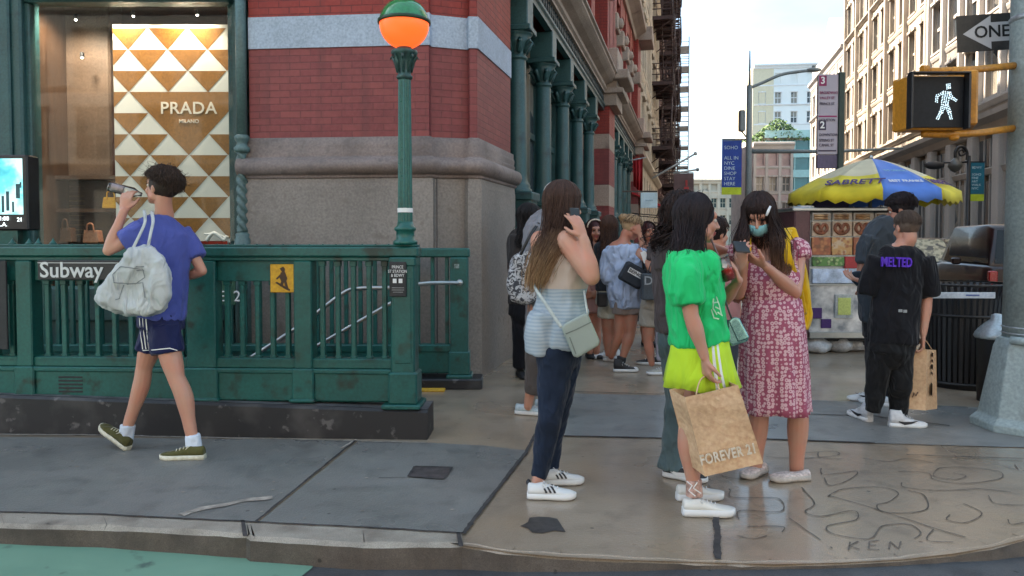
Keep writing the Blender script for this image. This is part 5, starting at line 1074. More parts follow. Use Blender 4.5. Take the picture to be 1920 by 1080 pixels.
# ================================================================== PEOPLE TOOLKIT
def catmull(P, Rr, k=4):
    out, ro = [], []
    for i in range(len(P) - 1):
        p0, p1, p2, p3 = P[max(i - 1, 0)], P[i], P[i + 1], P[min(i + 2, len(P) - 1)]
        r1, r2 = Rr[i], Rr[i + 1]
        for j in range(k):
            t = j / k; q = .5 * ((2 * p1) + (-p0 + p2) * t + (2 * p0 - 5 * p1 + 4 * p2 - p3) * t * t + (-p0 + 3 * p1 - 3 * p2 + p3) * t ** 3)
            s = t * t * (3 - 2 * t); out.append(q); ro.append((r1[0] + (r2[0] - r1[0]) * s, r1[1] + (r2[1] - r1[1]) * s))
    return out + [P[-1]], ro + [Rr[-1]]
class Blob:
    def __init__(s): s.v = []; s.f = []
    def grid(s, rr):
        o = len(s.v); n = len(rr[0])
        for r in rr: s.v += [V(p) for p in r]
        for i in range(len(rr) - 1):
            for j in range(n): s.f.append((o + i * n + j, o + i * n + (j + 1) % n, o + (i + 1) * n + (j + 1) % n, o + (i + 1) * n + j))
        s.f.append(tuple(range(o, o + n))[::-1]); s.f.append(tuple(range(o + (len(rr) - 1) * n, o + len(rr) * n)))
    def ell(s, c, r, Mx=None, n=14):
        c = V(c); r = (r, r, r) if not isinstance(r, tuple) else r; rr = []
        for i in range(n // 2 + 1):
            t = max(.03, min(math.pi - .03, math.pi * i / (n // 2))); ring = []
            for j in range(n):
                a = 2 * math.pi * j / n; p = V((r[0] * math.sin(t) * math.cos(a), r[1] * math.sin(t) * math.sin(a), r[2] * math.cos(t)))
                ring.append((Mx @ (c + p)) if Mx is not None else c + p)
            rr.append(ring)
        s.grid(rr)
    def tube(s, pts, rs, side=None, n=14, caps=True, k=4):
        P = [V(p) for p in pts]; Rr = [(r, r) if not isinstance(r, tuple) else r for r in (rs if isinstance(rs, list) else [rs] * len(P))]
        if len(P) > 2 and k > 1: P, Rr = catmull(P, Rr, k)
        pu = V(side) if side is not None else None; rr = []
        for i, p in enumerate(P):
            t = (P[min(i + 1, len(P) - 1)] - P[max(i - 1, 0)]).normalized()
            if pu is None: pu = t.orthogonal()
            u = (pu - t * pu.dot(t)).normalized(); 
            if side is None: pu = u
            w_ = t.cross(u); rr.append([p + u * Rr[i][0] * math.cos(a) + w_ * Rr[i][1] * math.sin(a) for a in [2 * math.pi * j / n for j in range(n)]])
        s.grid(rr)
        if caps:
            for q, r in ((P[0], Rr[0]), (P[-1], Rr[-1])): s.ell(q, min(r) * .99)
    def bake(s, name, m, parent, vox=.008, sm=3, wr=0, wsc=7, regions=None, tr=None):
        o0 = org(parent); me = bpy.data.meshes.new('tmp'); me.from_pydata([p - o0 for p in s.v], [], s.f); me.update()
        o = bpy.data.objects.new('tmp', me)
        md = o.modifiers.new('r', 'REMESH'); md.mode = 'VOXEL'; md.voxel_size = vox; md.use_smooth_shade = True
        if sm: ms_ = o.modifiers.new('s', 'SMOOTH'); ms_.factor = .5; ms_.iterations = sm
        m2 = evalmesh(o); bpy.data.meshes.remove(me)
        if wr:
            nv = len(m2.vertices); co = np.empty(nv * 3); m2.vertices.foreach_get('co', co); no = np.empty(nv * 3); m2.vertices.foreach_get('normal', no); ox, oy, oz = o0; dd = np.empty(nv)
            for i in range(nv):
                q = V(((co[3 * i] + ox) * wsc, (co[3 * i + 1] + oy) * wsc, (co[3 * i + 2] + oz) * wsc * .55)); w1 = noise.noise(q + V((noise.noise(q * .6) * 1.6, 0, 3))); dd[i] = (1 - abs(w1) * 2.2) * .6 + noise.noise(q * 2.3) * .25 + (1 - 2.4 * abs(noise.noise(V((q.x * 2.4 + q.z, q.y * 2.4, q.z * 2.0 - q.x * .8))))) * .28
            co = co + no * np.repeat(dd, 3) * wr * 2.3; m2.vertices.foreach_set('co', co); m2.update()
        m2.materials.clear()
        for q in (m if isinstance(m, (list, tuple)) else [m]): m2.materials.append(q)
        if regions:
            for p in m2.polygons:
                p.material_index = regions(p.center + o0)
        m2.polygons.foreach_set('use_smooth', [True] * len(m2.polygons))
        m2.name = name; return link(name, m2, m, parent)

def skin(name, col, blush=(.05, -.03, -.025)):
    m, t, p = nodes(name); n = tex(t, 'Noise', 11, detail=6)
    t.links.new(ramp(t, n.outputs[0], [(.35, col), (.7, tuple(max(0, min(1, c + b_)) for c, b_ in zip(col, blush)))]), p.inputs['Base Color'])
    p.inputs['Roughness'].default_value = .42; p.inputs['Subsurface Weight'].default_value = .12; p.inputs['Subsurface Radius'].default_value = (.03, .01, .006); p.inputs['Subsurface Scale'].default_value = .3
    n2 = tex(t, 'Noise', 180, detail=3); bump(t, p, n2.outputs[0], .12, .001); return m
SK1 = skin('fair skin', (.50, .27, .19)); SK2 = skin('warm skin', (.42, .21, .14)); SK3 = skin('tan skin', (.36, .19, .13)); SK4 = skin('brown skin', (.20, .10, .065))
LIP = mat('lip', (.36, .09, .08), .4, var=.1, b=0); EYE = mat('eye dark', (.02, .012, .01), .15, b=0); EYEW = mat('eye white', (.6, .56, .52), .25, b=0); BROW = mat('eyebrow', (.04, .025, .02), .8, b=0)
def hairm(name, c, c2=None, z0=0, z1=1, rough=.55):
    m, t, p = nodes(name)
    if c2:
        tc = N(t, 'NewGeometry'); sx_ = N(t, 'SeparateXYZ'); t.links.new(tc.outputs['Position'], sx_.inputs[0]); mr = N(t, 'MapRange'); mr.inputs[1].default_value = z1; mr.inputs[2].default_value = z0; t.links.new(sx_.outputs[2], mr.inputs[0])
        nn = tex(t, 'Noise', 9); ad = N(t, 'Math', operation='ADD'); t.links.new(mr.outputs[0], ad.inputs[0]); sb = N(t, 'MapRange'); sb.inputs[3].default_value = -.3; sb.inputs[4].default_value = .3; t.links.new(nn.outputs[0], sb.inputs[0]); t.links.new(sb.outputs[0], ad.inputs[1])
        t.links.new(ramp(t, ad.outputs[0], [(.1, c), (.85, c2)]), p.inputs['Base Color'])
    else: p.inputs['Base Color'].default_value = (*c, 1)
    p.inputs['Roughness'].default_value = rough; p.inputs['Specular IOR Level'].default_value = .3; return m
class Fig:
    def __init__(s, label, bx, by, face, Y=None, group=None):
        b = G(bx, by); s.Y = Y or b.y; s.root = empty('person', (b.x, s.Y, 0), label, 'person', group); s.B = Blob(); s.face = V((face[0], face[1], 0)).normalized(); s.side = V((s.face.y, -s.face.x, 0))   # side = its right hand side
        s.children = []
    def p(s, x, y, d=0): return at(x, y, s.Y + d)
    def head(s, c, yaw=None, pitch=0, roll=0, k=1.0, neck=None, feat=True, down=False):
        f = V((*(yaw or (s.face.x, s.face.y)), 0)).normalized(); Rm = Matrix(((f.y, f.x, 0), (-f.x, f.y, 0), (0, 0, 1))).to_4x4()   # x right, y fwd
        H = Matrix.Translation(c) @ Rm @ Matrix.Rotation(R(pitch), 4, 'X') @ Matrix.Rotation(R(roll), 4, 'Y') @ Matrix.Scale(k, 4); s.H = H; B = s.B
        B.ell((0, -.012, .03), (.075, .094, .088), H, 18); B.ell((0, .022, -.03), (.058, .066, .078), H, 16); B.ell((0, .066, -.088), (.024, .022, .020), H); B.ell((0, .045, -.075), (.042, .04, .03), H)
        B.ell((0, .070, .030), (.052, .022, .026), H)
        if feat:
            B.tube([H @ V((0, .088, .012)), H @ V((0, .100, -.010)), H @ V((0, .108, -.026))], [.0085 * k, .010 * k, .012 * k], n=10); B.ell((.011, .096, -.03), (.008, .010, .007), H, 8); B.ell((-.011, .096, -.03), (.008, .010, .007), H, 8)
            B.ell((0, .089, -.053), (.024, .010, .006), H, 10); B.ell((0, .087, -.063), (.021, .011, .007), H, 10)
        for sg_ in (-1, 1): B.ell((sg_ * .036, .062, -.028), (.024, .022, .026), H, 10); B.ell((sg_ * .074, -.008, -.006), (.010, .019, .030), H, 10); B.ell((sg_ * .045, .02, -.055), (.018, .035, .028), H, 10)
        if feat:
            e = MB(H)
            for sg_ in (-1, 1) if not down else (): e.sphere((sg_ * .031, .0735, .006), .0118, 12, m=0); e.sphere((sg_ * .031, .0785, .006), .0082, 10, m=1)
            if e.f: e.build('eye', [EYEW, EYE], s.root)
            e = MB(H)
            for sg_ in (-1, 1) if not down else (): e.tube([V((sg_ * .014, .0905, .024)), V((sg_ * .032, .0895, .030)), V((sg_ * .050, .079, .025))], [.003, .0035, .002], 6)
            if e.f: e.build('eyebrow', BROW, s.root)
            e = MB(H)
            for sg_ in (-1, 1): e.tube([V((sg_ * .018, .084, .010)), V((sg_ * .031, .0895, .0155)), V((sg_ * .044, .081, .010))], [.0018, .0028, .0018], 6)
            e.build('eyelid', EYE, s.root)
        if neck is not None: B.tube([H @ V((0, -.022, -.03)), H @ V((0, -.028, -.085)), neck], [.052 * k, .050 * k, .058 * k])
        return H
    def hand(s, wr, d, n, sg_=1, curl=.5, size=1, fan=.06, th=1.0):
        B = s.B; d = V(d).normalized(); n = V(n); n = (n - d * n.dot(d)).normalized(); sd_ = d.cross(n) * sg_; k = size
        B.tube([wr, wr + d * .03 * k, wr + d * .085 * k], [(.026 * k, .019 * k), (.036 * k, .017 * k), (.040 * k, .013 * k)], side=sd_)
        for i in range(4):
            L = (.92, 1.05, 1.0, .78)[i] * k; b = wr + d * .085 * k + sd_ * (.030 - .020 * i) * k; a = curl * (.55 + .08 * i); dd = (d + sd_ * fan * (1.5 - i)).normalized(); P = [b - d * .01, b]; ang = 0
            for q, l_ in enumerate((.044, .027, .022)):
                ang += a * (1, 1.15, .8)[q]; v_ = (dd * math.cos(ang) + n * math.sin(ang)); P.append(P[-1] + v_ * l_ * L)
            B.tube(P, [.0105 * k, .0102 * k, .0095 * k, .0085 * k, .0072 * k], n=8, k=2)
        b = wr + d * .028 * k + sd_ * .026 * k; v1 = (sd_ * .75 * th + d * .75 + n * .35).normalized(); v2 = (sd_ * .25 * th + d * .85 + n * .55).normalized()
        B.tube([b, b + v1 * .036 * k, b + v1 * .036 * k + v2 * .030 * k, b + v1 * .036 * k + v2 * .052 * k], [.0145 * k, .012 * k, .0105 * k, .0085 * k], n=8, k=2)
    def body(s, m, vox=.0065, sm=2, lips=True):
        H = s.H; Hi = H.inverted()
        def reg(c):
            if not lips: return 0
            q = Hi @ c; return 1 if (q.y > .078 and abs(q.x) < .026 and -.071 < q.z < -.047) else 0
        return s.B.bake('body', [m, LIP], s.root, vox, sm, regions=reg)
    def hair(s, mats, guides, n=500, short=False, front=48, sidea=92, back=118, cap=(.083, .101, .094), capc=(0, -.022, .034), r0=.0032, puff=1.0, fr=0, jit=.004, lift=0.0, part=0.0, cover=True):
        H = s.H; rnd = random.Random(len(s.root.name) + int(s.Y * 100)); b = MB(); c0 = V((0, -.017, .032)); rx, ry, rz = .089 * puff, .108 * puff, .102 * puff
        for i in range(n):
            g = None
            if guides: g = guides[rnd.randrange(len(guides))]; phi = rnd.uniform(g[0], g[1])
            else: phi = rnd.uniform(-180, 180)
            a = abs(((phi + 180) % 360) - 180); tm = front + (sidea - front) * min(1, a / 80) if a < 80 else sidea + (back - sidea) * (a - 80) / 100
            t_end = tm * rnd.uniform(.82, 1.06) if (g is None or g[2] is None) else tm * .92
            ks = rnd.uniform(.97, 1.07); lr = rnd.random() ** 1.5; P = []; fly = rnd.random() < .07; tw_ = rnd.uniform(-25, 25) if g is None or g[2] is None else rnd.uniform(-6, 6); t0 = rnd.uniform(0, 50) if (g is None or g[2] is None) else rnd.uniform(2, 40)
            for q in range(7):
                th = R(t0 + (t_end - t0) * q / 6); ph_ = R(phi + tw_ * q / 6); ks2 = ks + lift * lr * (q / 6) ** 1.5; P.append(H @ (c0 + V((rx * ks2 * math.sin(th) * math.sin(ph_) + part * (1 - q / 6), ry * ks2 * math.sin(th) * math.cos(ph_), rz * ks2 * math.cos(th)))) + V((noise.noise(V((i, q * .4, 0))), noise.noise(V((i, q * .4, 5))), noise.noise(V((i, q * .4, 9))))) * jit * (1 + 5 * fly * q / 6))
            if g is not None and g[2] is not None:
                gp, sp = g[2], g[3]; off = V((rnd.gauss(0, 1), rnd.gauss(0, 1), rnd.gauss(0, .6))); off = off / max(1.0, off.length / 1.4) * (1.7 if fly else 1); L = rnd.uniform(.72, 1.0); lw = rnd.uniform(.5, 1.5); ph2 = rnd.uniform(0, 6)
                K = 12; gl = len(gp) - 1
                for q in range(1, K + 1):
                    t = q / K * L; x = t * gl; j = min(int(x), gl - 1); f_ = x - j; gpt = V(gp[j]).lerp(V(gp[j + 1]), f_); spv = sp[0] + (sp[1] - sp[0]) * t; w_ = V((math.sin(q * .9 * lw + ph2), math.cos(q * .8 * lw + ph2), 0)) * fr
                    tgt = gpt + off * spv + w_; bl = min(1, t * 3.2); bl = bl * bl * (3 - 2 * bl); P.append((P[6] + V((0, 0, -.03 * q))).lerp(tgt, bl))
            rs = [r0 * (.6 if fly else 1) * (1 if k < len(P) * .6 else 1 - .75 * (k - len(P) * .6) / (len(P) * .4)) for k in range(len(P))]; b.tube(P, rs, 3, m=rnd.randrange(len(mats)), cap=False)
        ho = b.build('hair', mats, s.root)
        if cover: cb = Blob(); cb.ell(capc, cap, H, 20); cb.bake('hair_cap', mats[0], ho, .008, 1, wr=.002, wsc=30)
        return ho
    def part(s, name, m, vox=.009, sm=4, wr=.004, wsc=8, parent=None): return _P(s, name, m, vox, sm, wr, wsc, parent)
class _P:
    def __init__(s, fig, *a): s.fig = fig; s.a = a; s.B = Blob()
    def __enter__(s): return s.B
    def __exit__(s, *e):
        if e[0]: return False
        n, m, vx, sm, wr, ws, par = s.a; s.o = s.B.bake(n, m, par or s.fig.root, vx, sm, wr, ws)
def arm(B, sh, el, wr, r=(.046, .038, .034, .034, .025), k=1.0):
    B.tube([sh, sh.lerp(el, .5), el], [r[0] * k, r[1] * 1.05 * k, r[2] * k]); B.tube([el, el.lerp(wr, .3), el.lerp(wr, .75), wr], [r[2] * k, r[3] * 1.12 * k, r[4] * 1.12 * k, (r[4] * 1.05 * k, r[4] * .85 * k)])
def leg(B, hip, kn, an, r=(.078, .068, .052, .050, .052, .034), k=1.0, bk=None):
    B.tube([hip, hip.lerp(kn, .5), kn], [r[0] * k, r[1] * k, r[2] * k]); off = bk if bk is not None else V((0, 0, 0))
    B.tube([kn, kn.lerp(an, .3) + off, kn.lerp(an, .75) + off * .3, an], [r[2] * k, r[4] * 1.06 * k, r[5] * 1.15 * k, r[5] * k])
    
def shoe(root, heel, toe, mats, L=.27, high=0, pitch=0, stripes=None, W=1.0, sole=.028, laces=True, name='shoe', mule=False, toecap=None):
    """heel: ground point under heel, toe: direction; mats: upper, sole, stripe"""
    d = V((toe[0], toe[1], 0)).normalized(); k = L / .28
    Mx = Matrix.Translation(heel) @ Matrix(((d.y, d.x, 0), (-d.x, d.y, 0), (0, 0, 1))).to_4x4() @ Matrix.Rotation(R(pitch), 4, 'X')
    b = MB(Mx); st = [(0, .020, .0), (.01, .031, .0), (.05, .036, 0), (.11, .035, .0), (.17, .043, .0), (.215, .045, 0), (.25, .038, .002), (.272, .022, .006), (.28, .006, .010)]
    def wring(y, w_, z): return [(-w_ * W, y * k, z + .004), (-w_ * W - .002, y * k, z + sole * .5), (-w_ * W, y * k, sole + .006), (w_ * W, y * k, sole + .006), (w_ * W + .002, y * k, z + sole * .5), (w_ * W, y * k, z + .004)]
    b.rings([wring(*q) for q in st], 0, True, True); so_ = None
    u = MB(Mx); hh = .085 + high
    up_ = [(.004, .022, hh * .9), (.012, .031, hh), (.05, .034, hh - .004), (.085, .034, hh + .004), (.10, .034, .083 + high * .4), (.13, .035, .074), (.17, .041, .062), (.21, .043, .052), (.245, .037, .047), (.268, .022, .040), (.277, .008, .030)]
    if mule: up_ = [(.004, .022, .058), (.02, .031, .060), (.05, .034, .052), (.085, .034, .048), (.12, .036, .050), (.15, .038, .054), (.18, .041, .052), (.21, .043, .048), (.245, .037, .044), (.268, .022, .038), (.277, .008, .030)]
    rr = []
    for y, w_, z in up_:
        ring = []
        for j in range(13):
            a = math.pi * j / 12; x = math.cos(a); zz = max(0, math.sin(a)); ring.append((-x * w_ * W * (1 - .22 * zz ** 3), y * k, sole + (z - sole) * (zz ** .62 if 0 < j < 12 else 0)))
        rr.append(ring)
    u.rings(rr, 0, True, True, True); o = u.build(name, mats[0], root); b.build('sole', mats[1], o)
    if laces and not mule:
        b = MB(Mx)
        for i in range(4): y = (.105 + .022 * i) * k; z = .083 - .006 * i + high * .3 * (1 - i / 3); b.tube([V((-.02, y, z - .006)), V((0, y + .004, z + .003)), V((.02, y, z - .006))], .0028, 5)
        b.tube([V((0, .10 * k, .085 + high * .3)), V((.025, .085 * k, .088 + high * .3)), V((.03, .10 * k, .07))], .0022, 5); b.tube([V((0, .10 * k, .085 + high * .3)), V((-.025, .09 * k, .088 + high * .3)), V((-.03, .11 * k, .07))], .0022, 5); b.build('lace', mats[1] if len(mats) < 4 else mats[3], o)
    if stripes:
        for sg_ in (-1, 1):
            b = MB(Mx)
            for i in range(3) if stripes == 3 else ():
                y0 = (.105 + .024 * i) * k; q = []
                for j in range(5):
                    t = j / 4; a = R(8 + 56 * t); w_ = .0375 * W; zz = math.sin(a); q.append((sg_ * (math.cos(a) * w_ * (1 - .22 * zz ** 3) + .0022), y0 - .022 * t, sole + .046 * zz ** .62 + .001))
                b.rings([[q_, (q_[0], q_[1] + .012, q_[2])] for q_ in q], 0, False, True, False)
            if stripes == 'swoosh':
                P_ = [(.06, .048), (.10, .036), (.15, .042), (.20, .058)]; b.rings([[(sg_ * .0405 * W, y * k, z - h_), (sg_ * .040 * W, y * k, z + h_)] for (y, z), h_ in zip(P_, (.004, .011, .009, .001))], 0, False, False, False)
            if b.f: b.build('stripe', mats[2], o)
    if toecap: b = MB(Mx); b.sphere((0, .245 * k, .038), .034, 12, sc=(1.08 * W, .8, .42)); b.build('toe_cap', toecap, o)
    return o
def skirt(fig, name, rings, mats, folds=9, amp=.04, n=72, grow=1.0, region=None):
    """rings: (centre, a(side), b(front), z tilt) open cloth tube"""
    b = MB(); rr = []; sd_, fc = fig.side, fig.face
    for i, (c, a_, b_) in enumerate(rings):
        t = i / (len(rings) - 1); ring = []
        for j in range(n):
            th = 2 * math.pi * j / n; w_ = 1 + amp * (t ** grow) * (math.sin(folds * th + 1.3 * math.sin(3 * th)) + .5 * math.sin(2.3 * folds * th + 2)) + .008 * noise.noise(V((math.cos(th) * 3, math.sin(th) * 3, t * 4)))
            ring.append(V(c) + sd_ * a_ * math.cos(th) * w_ + fc * b_ * math.sin(th) * w_ + V((0, 0, .006 * math.sin(5 * th) * t)))
        rr.append(ring)
    b.rings(rr, 0, False, True)
    if region: b.mi = [region(k // n, k % n, n) for k in range(len(b.f))]
    o = b.build(name, mats, fig.root); o.modifiers.new('s', 'SOLIDIFY').thickness = .004; return o
# ------------------------------------------------------------------ carried things helpers
import time as _tm
EYEP = V((0, 0, CAMH))
def hit(o, x, y):
    W_ = Matrix.Translation(org(o)); mw = W_.inverted(); a = mw @ EYEP; d = (mw.to_3x3() @ ray(x, y)).normalized(); ok, loc, nor, _ = o.ray_cast(a, d)
    return (W_ @ loc, nor.normalized()) if ok else None
def stick(o, lines, w_, m, name, parent=None, off=.003, step=5):
    b = MB()
    for ln in lines:
        pts = []
        for (x0, y0), (x1, y1) in zip(ln, ln[1:]):
            n = max(1, int(math.hypot(x1 - x0, y1 - y0) / step)); pts += [(x0 + (x1 - x0) * k / n, y0 + (y1 - y0) * k / n) for k in range(n)]
        pts.append(ln[-1]); hs = [h for h in (hit(o, *p) for p in pts) if h]
        if len(hs) < 2: continue
        pr = None
        for i, (c, nn) in enumerate(hs):
            t = (hs[min(i + 1, len(hs) - 1)][0] - hs[max(i - 1, 0)][0]).normalized(); s_ = t.cross(nn).normalized() * w_ / 2; ids = (b.V(c - s_ + nn * off), b.V(c + s_ + nn * off))
            if pr: b.F((pr[0], ids[0], ids[1], pr[1]), 0, True)
            pr = ids
    return b.build(name, m, parent or o) if b.f else None
def prism_blob(poly, Y, th, skew=0.0):
    B = Blob(); n = len(poly); rr = [[at(x, y, Y - th / 2) for x, y in poly], [at(x, y, Y + th / 2) + V((skew, 0, 0)) for x, y in poly]]; o = len(B.v)
    B.v += rr[0] + rr[1]; B.f.append(tuple(range(n))[::-1]); B.f.append(tuple(range(n, 2 * n)))
    for i in range(n): B.f.append((i, (i + 1) % n, n + (i + 1) % n, n + i))
    return B
def strap(name, pts, w_, th, m, parent, side=None):
    b = Blob(); P, Rr = catmull([V(p) for p in pts], [(w_, th)] * len(pts), 5) if len(pts) > 2 else ([V(p) for p in pts], [(w_, th)] * len(pts)); mb = MB(); rr = []
    sv = V(side) if side is not None else V((1, 0, 0))
    for i, p in enumerate(P):
        t = (P[min(i + 1, len(P) - 1)] - P[max(i - 1, 0)]).normalized(); u = (sv - t * sv.dot(t)); u = u.normalized() if u.length > .05 else t.orthogonal().normalized(); v = t.cross(u); rr.append([p + u * w_ * math.cos(a) + v * th * math.sin(a) for a in [2 * math.pi * k / 8 for k in range(8)]])
    mb.rings(rr, 0, True, True); return mb.build(name, m, parent)
def papergrid(b, q, nu=10, nv=14, amp=.006, seed=0, m=0):
    TL, TR, BR, BL = [V(p) for p in q]; ids = {}; nn = (TR - TL).cross(BL - TL).normalized()
    for i in range(nv + 1):
        for j in range(nu + 1):
            s_, t = j / nu, i / nv; p = TL.lerp(TR, s_).lerp(BL.lerp(BR, s_), t); e = min(1, 6 * min(s_, 1 - s_, 1 - t + .03)); w_ = noise.noise(p * 6 + V((seed, 0, 0))) + .5 * (1 - 2 * abs(noise.noise(p * 13 + V((0, seed, 0)))))
            ids[i, j] = b.V(p + nn * amp * w_ * (.35 + .65 * e))
    for i in range(nv):
        for j in range(nu): b.F((ids[i, j], ids[i + 1, j], ids[i + 1, j + 1], ids[i, j + 1]), m, False)
kraft = mat('kraft paper', (.64, .42, .25), .62, var=.14, vs_=5, bs=60, b=.25)
def paper_bag(fr, bk, label, parts=('bag_body', 'handle'), handles=(), amp=.006):
    """fr, bk: TL,TR,BR,BL world points of front and back sheet"""
    o0 = (fr[3] + bk[3]) / 2; r = empty('paper_bag', o0, label, 'shopping bag'); b = MB()
    papergrid(b, fr, amp=amp, seed=1); papergrid(b, [bk[1], bk[0], bk[3], bk[2]], amp=amp, seed=2); papergrid(b, [bk[0], fr[0], fr[3], bk[3]], nu=5, amp=amp * 1.2, seed=3); papergrid(b, [fr[1], bk[1], bk[2], fr[2]], nu=5, amp=amp * 1.2, seed=4); b.quad(fr[3], fr[2], bk[2], bk[3])
    o = b.build('bag_body', kraft, r); o.modifiers.new('s', 'SOLIDIFY').thickness = .002
    for h in handles: hb = MB(); hb.tube(smooth(h, 5), .0035, 6); hb.build('handle', kraft, r)
    return r, o
# ================================================================== 1  boy with bottle
f = Fig('young man in a blue tee and navy shorts striding left, drinking', 300, 848, (-.5, .86), Y=4.85); p = f.p
neckb = p(308, 405, .02)
f.head(p(303, 353, .0), (-.93, .34), pitch=10, neck=neckb, k=1.04); B = f.B
B.tube([p(306, 412, .02), p(303, 440), p(304, 500), p(305, 560), p(303, 605)], [(.07, .06), (.15, .085), (.13, .085), (.105, .075), (.09, .065)], side=f.side)
arm(B, p(256, 441, -.08), p(203, 470, -.13), p(233, 394, -.09), k=1.0)
f.hand(p(233, 396, -.085), (.10, .1, 1), (0, 1, .1), -1, .85, 1.0)
arm(B, p(344, 444, .10), p(379, 508, .10), p(338, 523, .20), k=.95); f.hand(p(338, 523, .20), (-1, .3, 0), (0, 1, 0), 1, .5)
leg(B, p(289, 628, .06), p(270, 690, .06), p(239, 802, .05), k=1.0, bk=V((.015, 0, 0))); leg(B, p(309, 628, -.06), p(331, 710, -.11), p(361, 822, -.145), k=1.03, bk=V((.018, 0, 0)))
f.body(SK1)
blue = fabric('blue jersey', (.075, .095, .34), folds=.35)
P = f.part('t_shirt', blue, wr=.007, wsc=6)
with P as b:
    b.tube([p(307, 408, .02), p(304, 425, .01), p(302, 445), p(303, 480), p(305, 520), p(305, 560), p(300, 594)], [(.075, .065), (.15, .085), (.180, .11), (.172, .118), (.15, .115), (.145, .125), (.150, .135)], side=f.side, caps=False)
    b.tube([p(268, 436, -.06), p(252, 444, -.09), p(236, 453, -.10)], [.082, .078, .072], caps=False); b.tube([p(335, 436, .08), p(352, 460, .10), p(366, 484, .10)], [.078, .075, .070], caps=False)
navy = fabric('navy sport cloth', (.008, .012, .065), folds=.3, rough=.6)
P = f.part('shorts', navy, wr=.005)
with P as b:
    b.tube([p(304, 580), p(301, 615)], [(.135, .125), (.140, .135)], side=f.side, caps=False); b.tube([p(292, 612, .05), p(282, 658, .05)], [.085, .092], caps=False); b.tube([p(308, 612, -.06), p(314, 661, -.08)], [.09, .098], caps=False)
stick(P.o, [[(262, 596), (264, 625), (268, 655)], [(268, 596), (270, 625), (274, 655)], [(274, 596), (276, 625), (279, 655)]], .007, M['white'], 'side_stripe'); stick(P.o, [[(268, 657), (290, 656), (318, 653), (332, 657)]], .006, M['white'], 'hem_stripe')
sh = [p(296, 316), ]
f.hair([hairm('dark brown hair', (.028, .016, .011)), hairm('dark brown hair light', (.05, .028, .018))], None, 2400, front=66, sidea=74, back=108, puff=1.05, jit=.022, r0=.0024, lift=.14)
olive = fabric('olive knit', (.075, .07, .022), folds=.2, var=.3); offw = mat('off white sole', (.60, .57, .45), .5)
shoe(f.root, G(240, 845) + V((0, 0, 0)), (-.85, .35), (olive, offw, olive), .285, pitch=27); shoe(f.root, G(385, 861), (-1, -.03), (olive, offw, olive), .285)
wsock = fabric('white sock', (.62, .68, .78), folds=.2)
for q0, q1, d in (((240, 797), (236, 826), .05), ((361, 815), (364, 842), -.145)): b = Blob(); b.tube([p(*q0, d), p(*q1, d)], [.043, .046], caps=False); b.bake('sock', wsock, f.root, .007, 2, wr=.003, wsc=20)
r = empty('water_bottle', p(235, 357, .0), 'clear plastic bottle held to the mouth of the young man in blue', 'bottle')
a, c = p(203, 349, -.02), p(266, 365, .04); b = MB(); b.tube([a, a.lerp(c, .04), a.lerp(c, .3), a.lerp(c, .55), a.lerp(c, .75), a.lerp(c, .9), c], [.024, .033, .032, .033, .033, .016, .013], 16); b.build('bottle_body', glassm('clear plastic', (.96, .95, .96), .5, .08), r)
b = MB(); b.tube([a.lerp(c, .1), a.lerp(c, .45)], [.026, .026], 14); b.build('label_band', mat('bottle label', (.55, .46, .48), .4, var=.3), r)
canvas = fabric('grey white canvas', (.50, .52, .53), folds=.6, var=.12)
r = empty('canvas_bag', at(255, 587, 4.6), 'light grey canvas shoulder bag hanging on the back of the young man in blue', 'bag')
bl = prism_blob([(246, 470), (278, 465), (299, 484), (313, 505), (315, 552), (303, 583), (272, 587), (240, 586), (205, 575), (184, 562), (190, 546), (204, 526), (226, 495)], 4.62, .15); o = bl.bake('bag_body', canvas, r, .011, 9, wr=.014, wsc=8)
for q in ([(246, 472), (262, 440), (272, 415), (270, 394)], [(277, 466), (282, 440), (287, 415), (284, 396)]): strap('strap', [at(q[0][0], q[0][1], 4.60), at(q[1][0], q[1][1], 4.62), at(q[2][0], q[2][1], 4.66), at(q[3][0], q[3][1], 4.78)], .010, .004, canvas, r)
stick(o, [[(226, 500), (268, 505), (272, 520), (255, 532), (214, 530), (212, 515), (226, 500)], [(232, 534), (224, 560), (216, 562)], [(238, 533), (268, 530), (272, 558)], [(255, 500), (270, 500)], [(256, 507), (270, 507)]], .006, mat('canvas seam', (.22, .24, .26), .8), 'seam')
# ================================================================== 2  woman on the phone
f = Fig('woman with long light tipped hair in a tank top, phone at her ear', 1035, 925, (.78, .62), Y=4.16); p = f.p
neckb = p(1052, 428, .0)
f.head(p(1057, 386, .0), (.88, .47), pitch=-6, neck=neckb); B = f.B
B.tube([p(1050, 428), p(1050, 455), p(1052, 500), p(1052, 560), p(1048, 610), p(1046, 650)], [(.08, .07), (.165, .095), (.15, .12), (.13, .115), (.15, .125), (.155, .13)], side=f.side)
shr = p(1062, 452, -.13)
arm(B, shr, p(1109, 520, -.22), p(1094, 446, -.19), r=(.062, .052, .046, .044, .030))
f.hand(p(1094, 447, -.19), (-.38, .12, 1), (-.5, .9, -.1), 1, .45, .95)
arm(B, p(1012, 450, .12), p(1012, 510, .14), p(1060, 540, .2), r=(.055, .046, .04, .038, .027))
f.body(SK1)
wt = mat('white striped knit', (1, 1, 1), .8); m_, t_, p_ = nodes('pale blue striped knit'); tc = N(t_, 'TexCoord'); wv = N(t_, 'TexWave'); wv.bands_direction = 'Z'; wv.inputs['Scale'].default_value = 16; wv.inputs['Distortion'].default_value = 2.2; wv.inputs['Detail Scale'].default_value = .6; t_.links.new(tc.outputs['Object'], wv.inputs['Vector'])
